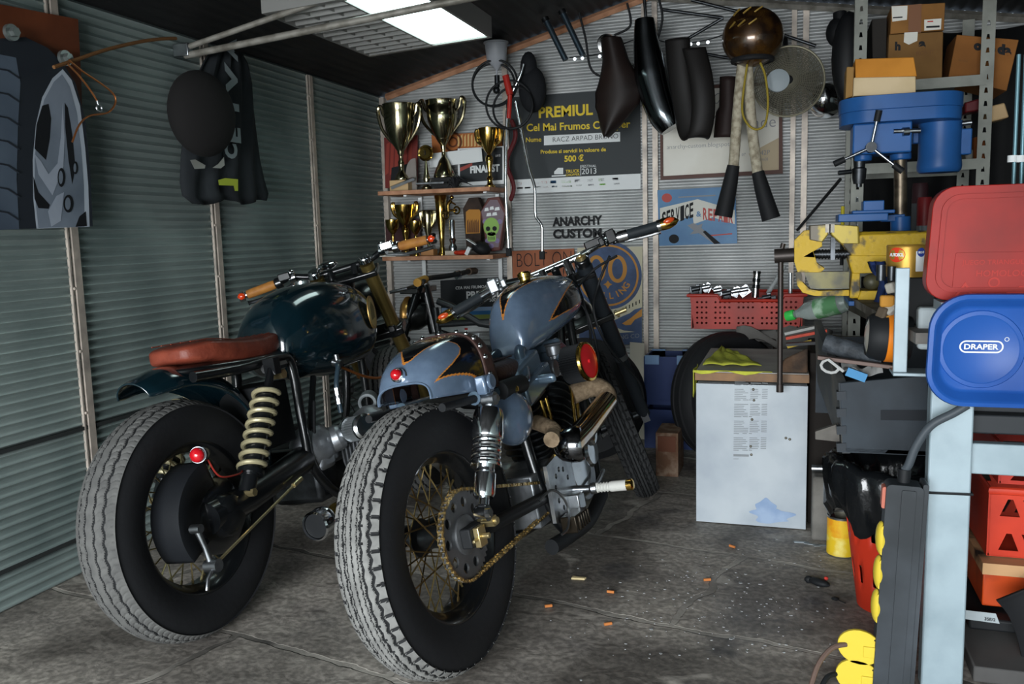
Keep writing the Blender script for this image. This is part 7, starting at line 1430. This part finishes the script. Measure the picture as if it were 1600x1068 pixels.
# red crates behind the rail
def tri_crate(label, x0, x1, Y, D, z0, z1, mat):
    o = thing('crate', label, 'crate', ((x0+x1)/2, Y+D/2, z0), 'red crates under the workbench'); w, h = x1-x0, z1-z0; hs = []
    for r0 in ((.62, .88), (.10, .36)):
        n = int(w/.055)
        for i in range(n):
            x = .02+(w-.04)*i/n; s_ = (w-.04)/n; a, b = h*r0[0], h*r0[1]
            hs.append([(x+.004, a), (x+s_-.004, a), (x+s_*.5+.006, b), (x+s_*.5-.006, b)] if i % 2 == 0 else [(x+s_*.5-.006, a), (x+s_*.5+.006, a), (x+s_-.001, b), (x+.001, b)])
    mb = MB(); mb.plate([(0, 0), (w, 0), (w, h), (0, h)], .006, wallm(V(x0, Y+.006, z0)), hs); mb.plate([(0, 0), (w, 0), (w, h), (0, h)], .006, wallm(V(x0, Y+D, z0)), hs); mb.box((x0, Y+D/2, (z0+z1)/2), (.006, D, h)); mb.box((x1, Y+D/2, (z0+z1)/2), (.006, D, h)); mb.box(((x0+x1)/2, Y+D/2, z0+.004), (w, D, .006)); mb.build('crate_body', mat, o)
    mb = MB(); mb.tube([V(x0, Y, z1), V(x1, Y, z1), V(x1, Y+D, z1), V(x0, Y+D, z1)], .010, 8, closed=True); mb.build('crate_rim', mat, o)
zc = [at(1550, y, 2.42).z for y in (868, 766, 690)]
RCR = M('red crate plastic', '#c23a22', .4, noise=('#a83020', 5, .4, .7))
tri_crate('lower red crate with triangular holes under the workbench', .50, .98, 2.42, .34, zc[0], zc[1], RCR); tri_crate('upper red crate stacked under the workbench rail', .52, 1.0, 2.42, .34, zc[1]+.02, zc[2]-.01, M('darker red plastic', '#a12c20', .4))
z8 = zc[0]; mb = MB(); mb.box((.76, 2.55, z8-.018), (.56, .36, .030)); tag(mb.build('plank', M('burnt pale plank', '#b08a63', .7, noise=('#2b2622', 7, .52, .62))), 'pale plank with black burns under the red crates', 'plank')
zz0 = at(1550, 945, 2.42).z; mb = MB(); mb.box((.76, 2.56, (z8-.035+zz0)/2), (.54, .3, z8-.037-zz0)); o = mb.build('printed_box', M('fiery print', '#c2481a', .35, noise=('#4a1510', 6, .40, .62)), bev=.003); tag(o, 'box printed in fiery orange and dark red under the pale plank', 'box')
mb = MB(); rows = []; 
mb.tube(smooth_path([at(x, y, 2.405) for x, y in ((1496, 935), (1500, 910), (1508, 893))], 5), .006, 6); mb.build('white_streak', PWH, o)
zz1 = at(1550, 985, 2.36).z; mb = MB(); mb.box((.76, 2.52, (zz0+zz1)/2-.004), (.62, .34, zz0-zz1-.012)); o = mb.build('battery', BLKM, bev=.006); tag(o, 'flat black battery with a white label under the printed box', 'battery'); mb = MB(); f = [at(x, y, 2.346) for x, y in ((1484, 950), (1556, 958), (1562, 974), (1488, 964))]; mb.add(f, [(3, 2, 1, 0)]); mb.slot(1); write(mb, '35E/2', (1538, 968), (1555, 970), 2.345, .02); mb.build('white_label', [M('grey label', '#9aa3a6', .6), INK], o)
mb = MB(); mb.box((.80, 2.42, zz1/2-.004), (.74, .5, zz1-.012)); tag(mb.build('cardboard_slab', M('dirty grey board', '#4d4c4b', .9, noise=('#383736', 5, .35, .7)), bev=.004), 'stack of dirty grey board on the floor under the bench', 'board'); 
mb = MB(); L = smooth_path([at(x, y, 2.26) for x, y in ((1556, 936), (1575, 960), (1590, 1000), (1600, 1050))], 5); rows = [[p+V(.0, 0, 0), p+V(.10, .0, .06), p+V(.16, .03, -.05)] for p in L]; mb.rings(rows, False); tag(mb.build('dark_sack', M('dark sack', '#1a1b1d', .7), solid=.01, base=L[-1]), 'dark sack hanging at the right edge under the bench', 'sack')
# --- socket strip on the bench leg
ps = thing('power_strip', 'black upright power strip with yellow socket covers on the bench leg', 'power strip', at(1400, 1060, 2.06)); Ys = 2.07; SB = M('black strip plastic', '#24282b', .5, noise=('#3c4146', 5, .4, .7)); YC = M('yellow socket cover', '#c4ad38', .45)
tp, bt = at(1412, 752, Ys), at(1388, 1085, Ys); bt = tp+(bt-tp)*((tp.z-.012)/(tp.z-bt.z)); d = (tp-bt).normalized(); side = d.cross(V(0, -1, 0)).normalized(); side = -side if side.x < 0 else side
ms = Matrix((side, d, V(0, -1, 0))).transposed().to_4x4(); ms.translation = (tp+bt)/2; Ln = (tp-bt).length
mb = MB(); mb.plate(rrect(.078, Ln, .012), .055, ms @ Matrix.Translation((0, 0, -.02))); mb.build('strip_body', SB, ps, bev=.008); mb = MB(); mb.plate(rrect(.03, Ln-.02, .004), .004, ms @ Matrix.Translation((.008, 0, .035))); mb.plate(rrect(.012, Ln-.01, .004), .06, ms @ Matrix.Translation((.043, .01, -.03))); mb.build('strip_ridge', SB, ps, bev=.002)
for i in range(5):
    yy_ = Ln/2-.135-.082*i-(.03 if i == 3 else .022 if i > 3 else 0); mb = MB(); 
    if i < 3: mb.ell(ms @ V(-.040, yy_, .010), (.013, .028, .040), 16); mb.plate(rrect(.012, .07, .004), .04, ms @ Matrix.Translation((-.036, yy_, -.01)))
    else: mb.plate([(.050*cos(a)-.066, .042*sin(a)-.004) for a in [2*pi*q/24 for q in range(24)]], .010, ms @ Matrix.Translation((-.006, yy_-.006, .012)) @ Matrix.Rotation(-.25, 4, 'Z')); mb.box(ms @ V(-.046, yy_, .018), (.035, .016, .026))
    if i == 4: mb.T = Matrix()
    mb.build('socket_cover', YC, ps, bev=.003); mb = MB(); 
    for e in (-.030, .030): mb.cyl(ms @ V(-.046, yy_+e, .014), ms @ V(-.034, yy_+e, .026), .0026, n=8)
    mb.build('hinge_pin', BLKM, ps)
mb = MB(); mb.plate(rrect(.02, .05, .004), .03, ms @ Matrix.Translation((-.036, Ln/2-.035, -.005))); mb.build('red_switch', M('faded red switch', '#a8604f', .5), ps, bev=.003)
mb = MB(); gl = tp+V(.0, 0, .0); mb.cyl(gl-d*.005, gl+d*.03, .014, n=16); mb.build('cable_gland', BLKM, ps)
mb = MB(); mb.tube(smooth_path([gl+d*.028, at(1420, 725, 2.065), at(1432, 695, 2.06), at(1455, 664, 2.055), at(1490, 645, 2.05), at(1512, 632, 2.05)], 6), .0095, 12); tag(mb.build('power_cable', M('dark grey cable', '#3c4247', .5)), 'thick dark grey cable curving from the power strip behind the blue tray', 'cable')
mb = MB(); mb.tube([V(.304, 2.106, .482), V(.40, 2.106, .484), V(.40, 2.165, .484), V(.304, 2.165, .482)], .003, 6, closed=True); mb.tube([V(.304, 2.104, .482), at(1440, 775, 2.09)], .002, 5); tag(mb.build('cable_tie', BLKM), 'thin black cable tie around the bench leg', 'cable tie')
for i, (pts, mm, lb) in enumerate((([(1322, 1006, 2.05), (1300, 1012, 2.03), (1280, 1035, 2.0), (1268, 1068, 1.97), (1262, 1090, 1.95)], M('brown cable', '#5d4c44', .5), 'brown cable leaving the upper open socket at the bottom edge'), ([(1306, 1052, 2.05), (1292, 1058, 2.03), (1280, 1080, 2.0)], BLKM, 'short black cable leaving the lowest open socket'))):
    mb = MB(); mb.tube(smooth_path([at(*p) for p in pts], 5), .006, 8); tag(mb.build('flex_cable', mm), lb, 'cable')
# --- litter on the floor
FILT = M('cigarette filter', '#b5703c', .8); 
for i, (x, y, a, lb) in enumerate(((902, 907, .3, 'orange brown cigarette butt nearest the pale chip'), (954, 924, .0, 'orange brown cigarette butt right of the pale chip'), (857, 946, .5, 'orange brown cigarette butt beside the rear tyre'), (950, 974, .6, 'cigarette butt lying in a crack of the floor'), (1105, 905, .4, 'pinkish cigarette butt in the middle of the floor'), (1144, 853, -.6, 'cigarette butt in front of the white cabinet'), (910, 818, .4, 'cigarette butt under the foot peg'))):
    if i == 0: continue
    p = fl(x, y, .006); d = V(cos(a), sin(a), 0)*.011; mb = MB(); mb.cyl(p-d, p+d, .0045, n=10); tag(mb.build('cigarette_butt', FILT), lb, 'cigarette butt', 'cigarette butts on the floor')
p = fl(904, 904, .0); mb = MB(); mb.plate([(-.022, -.007), (.02, -.006), (.024, .004), (-.002, .005), (-.02, .010)], .006, Matrix.Translation(p) @ Matrix.Rotation(.1, 4, 'Z')); tag(mb.build('wood_chip', M('pale chip', '#c2b187', .8)), 'pale yellowish wood chip on the floor beside the rear tyre', 'chip')
p = fl(1280, 915, .0); mb = MB(); mb.ell(p+V(0, 0, .012), (.035, .016, .012), 14, Matrix.Rotation(-.5, 3, 'Z')); mb.ell(p+V(-.03, .02, .010), (.014, .012, .012), 10); mb.slot(1).ell(p+V(.02, .012, .022), (.007, .007, .006), 8); tag(mb.build('bulb_fragment', [BLKM, PRD]), 'black scrap with a red dot on the floor near the bin', 'scrap')
p = fl(1312, 940, .0); mb = MB(); mb.tube([p+V(-.01, .01, .004), p+V(.015, -.012, .003)], .0015, 5); mb.ell(p+V(-.012, .012, .004), (.012, .01, .005), 8); tag(mb.build('wire_scrap', BLKM), 'tiny dark wire scrap on the floor near the power strip', 'scrap')
mb = MB()
for i in range(230):
    x, y = random.gauss(1130, 110), random.gauss(935, 55)
    if y < 835 or x > 1335 or x < 860: continue
    p = fl(x, y, .0); s_ = random.uniform(.0012, .0042)*(1 if random.random() < .93 else 2); a = random.uniform(0, 6.3); mb.plate([(s_*cos(a+q)*random.uniform(.5, 1.3), s_*sin(a+q)*random.uniform(.4, 1.1)) for q in (0, 1.4, 2.6, 4.1, 5.2)], .0015, Matrix.Translation(p))
tag(mb.build('paint_flecks', M('pale fleck', '#8f9191', .8)), 'scatter of tiny pale flecks and crumbs on the concrete floor', 'crumbs', kind='stuff')
for i, (x, y) in enumerate(((1268, 850), (1252, 847), (1282, 852))):
    p = fl(x, y, .0); mb = MB(); mb.plate(rrect(.05, .012, .003), .002, Matrix.Translation(p) @ Matrix.Rotation(.3*i-.2, 4, 'Z')); tag(mb.build('foil_strip', M('silver foil', '#9fa8ac', .35, .6)), ('foil strip touching the concrete block', 'leftmost foil strip beside the white cabinet', 'foil strip nearest the yellow tin')[i], 'foil strip', 'foil strips on the floor')
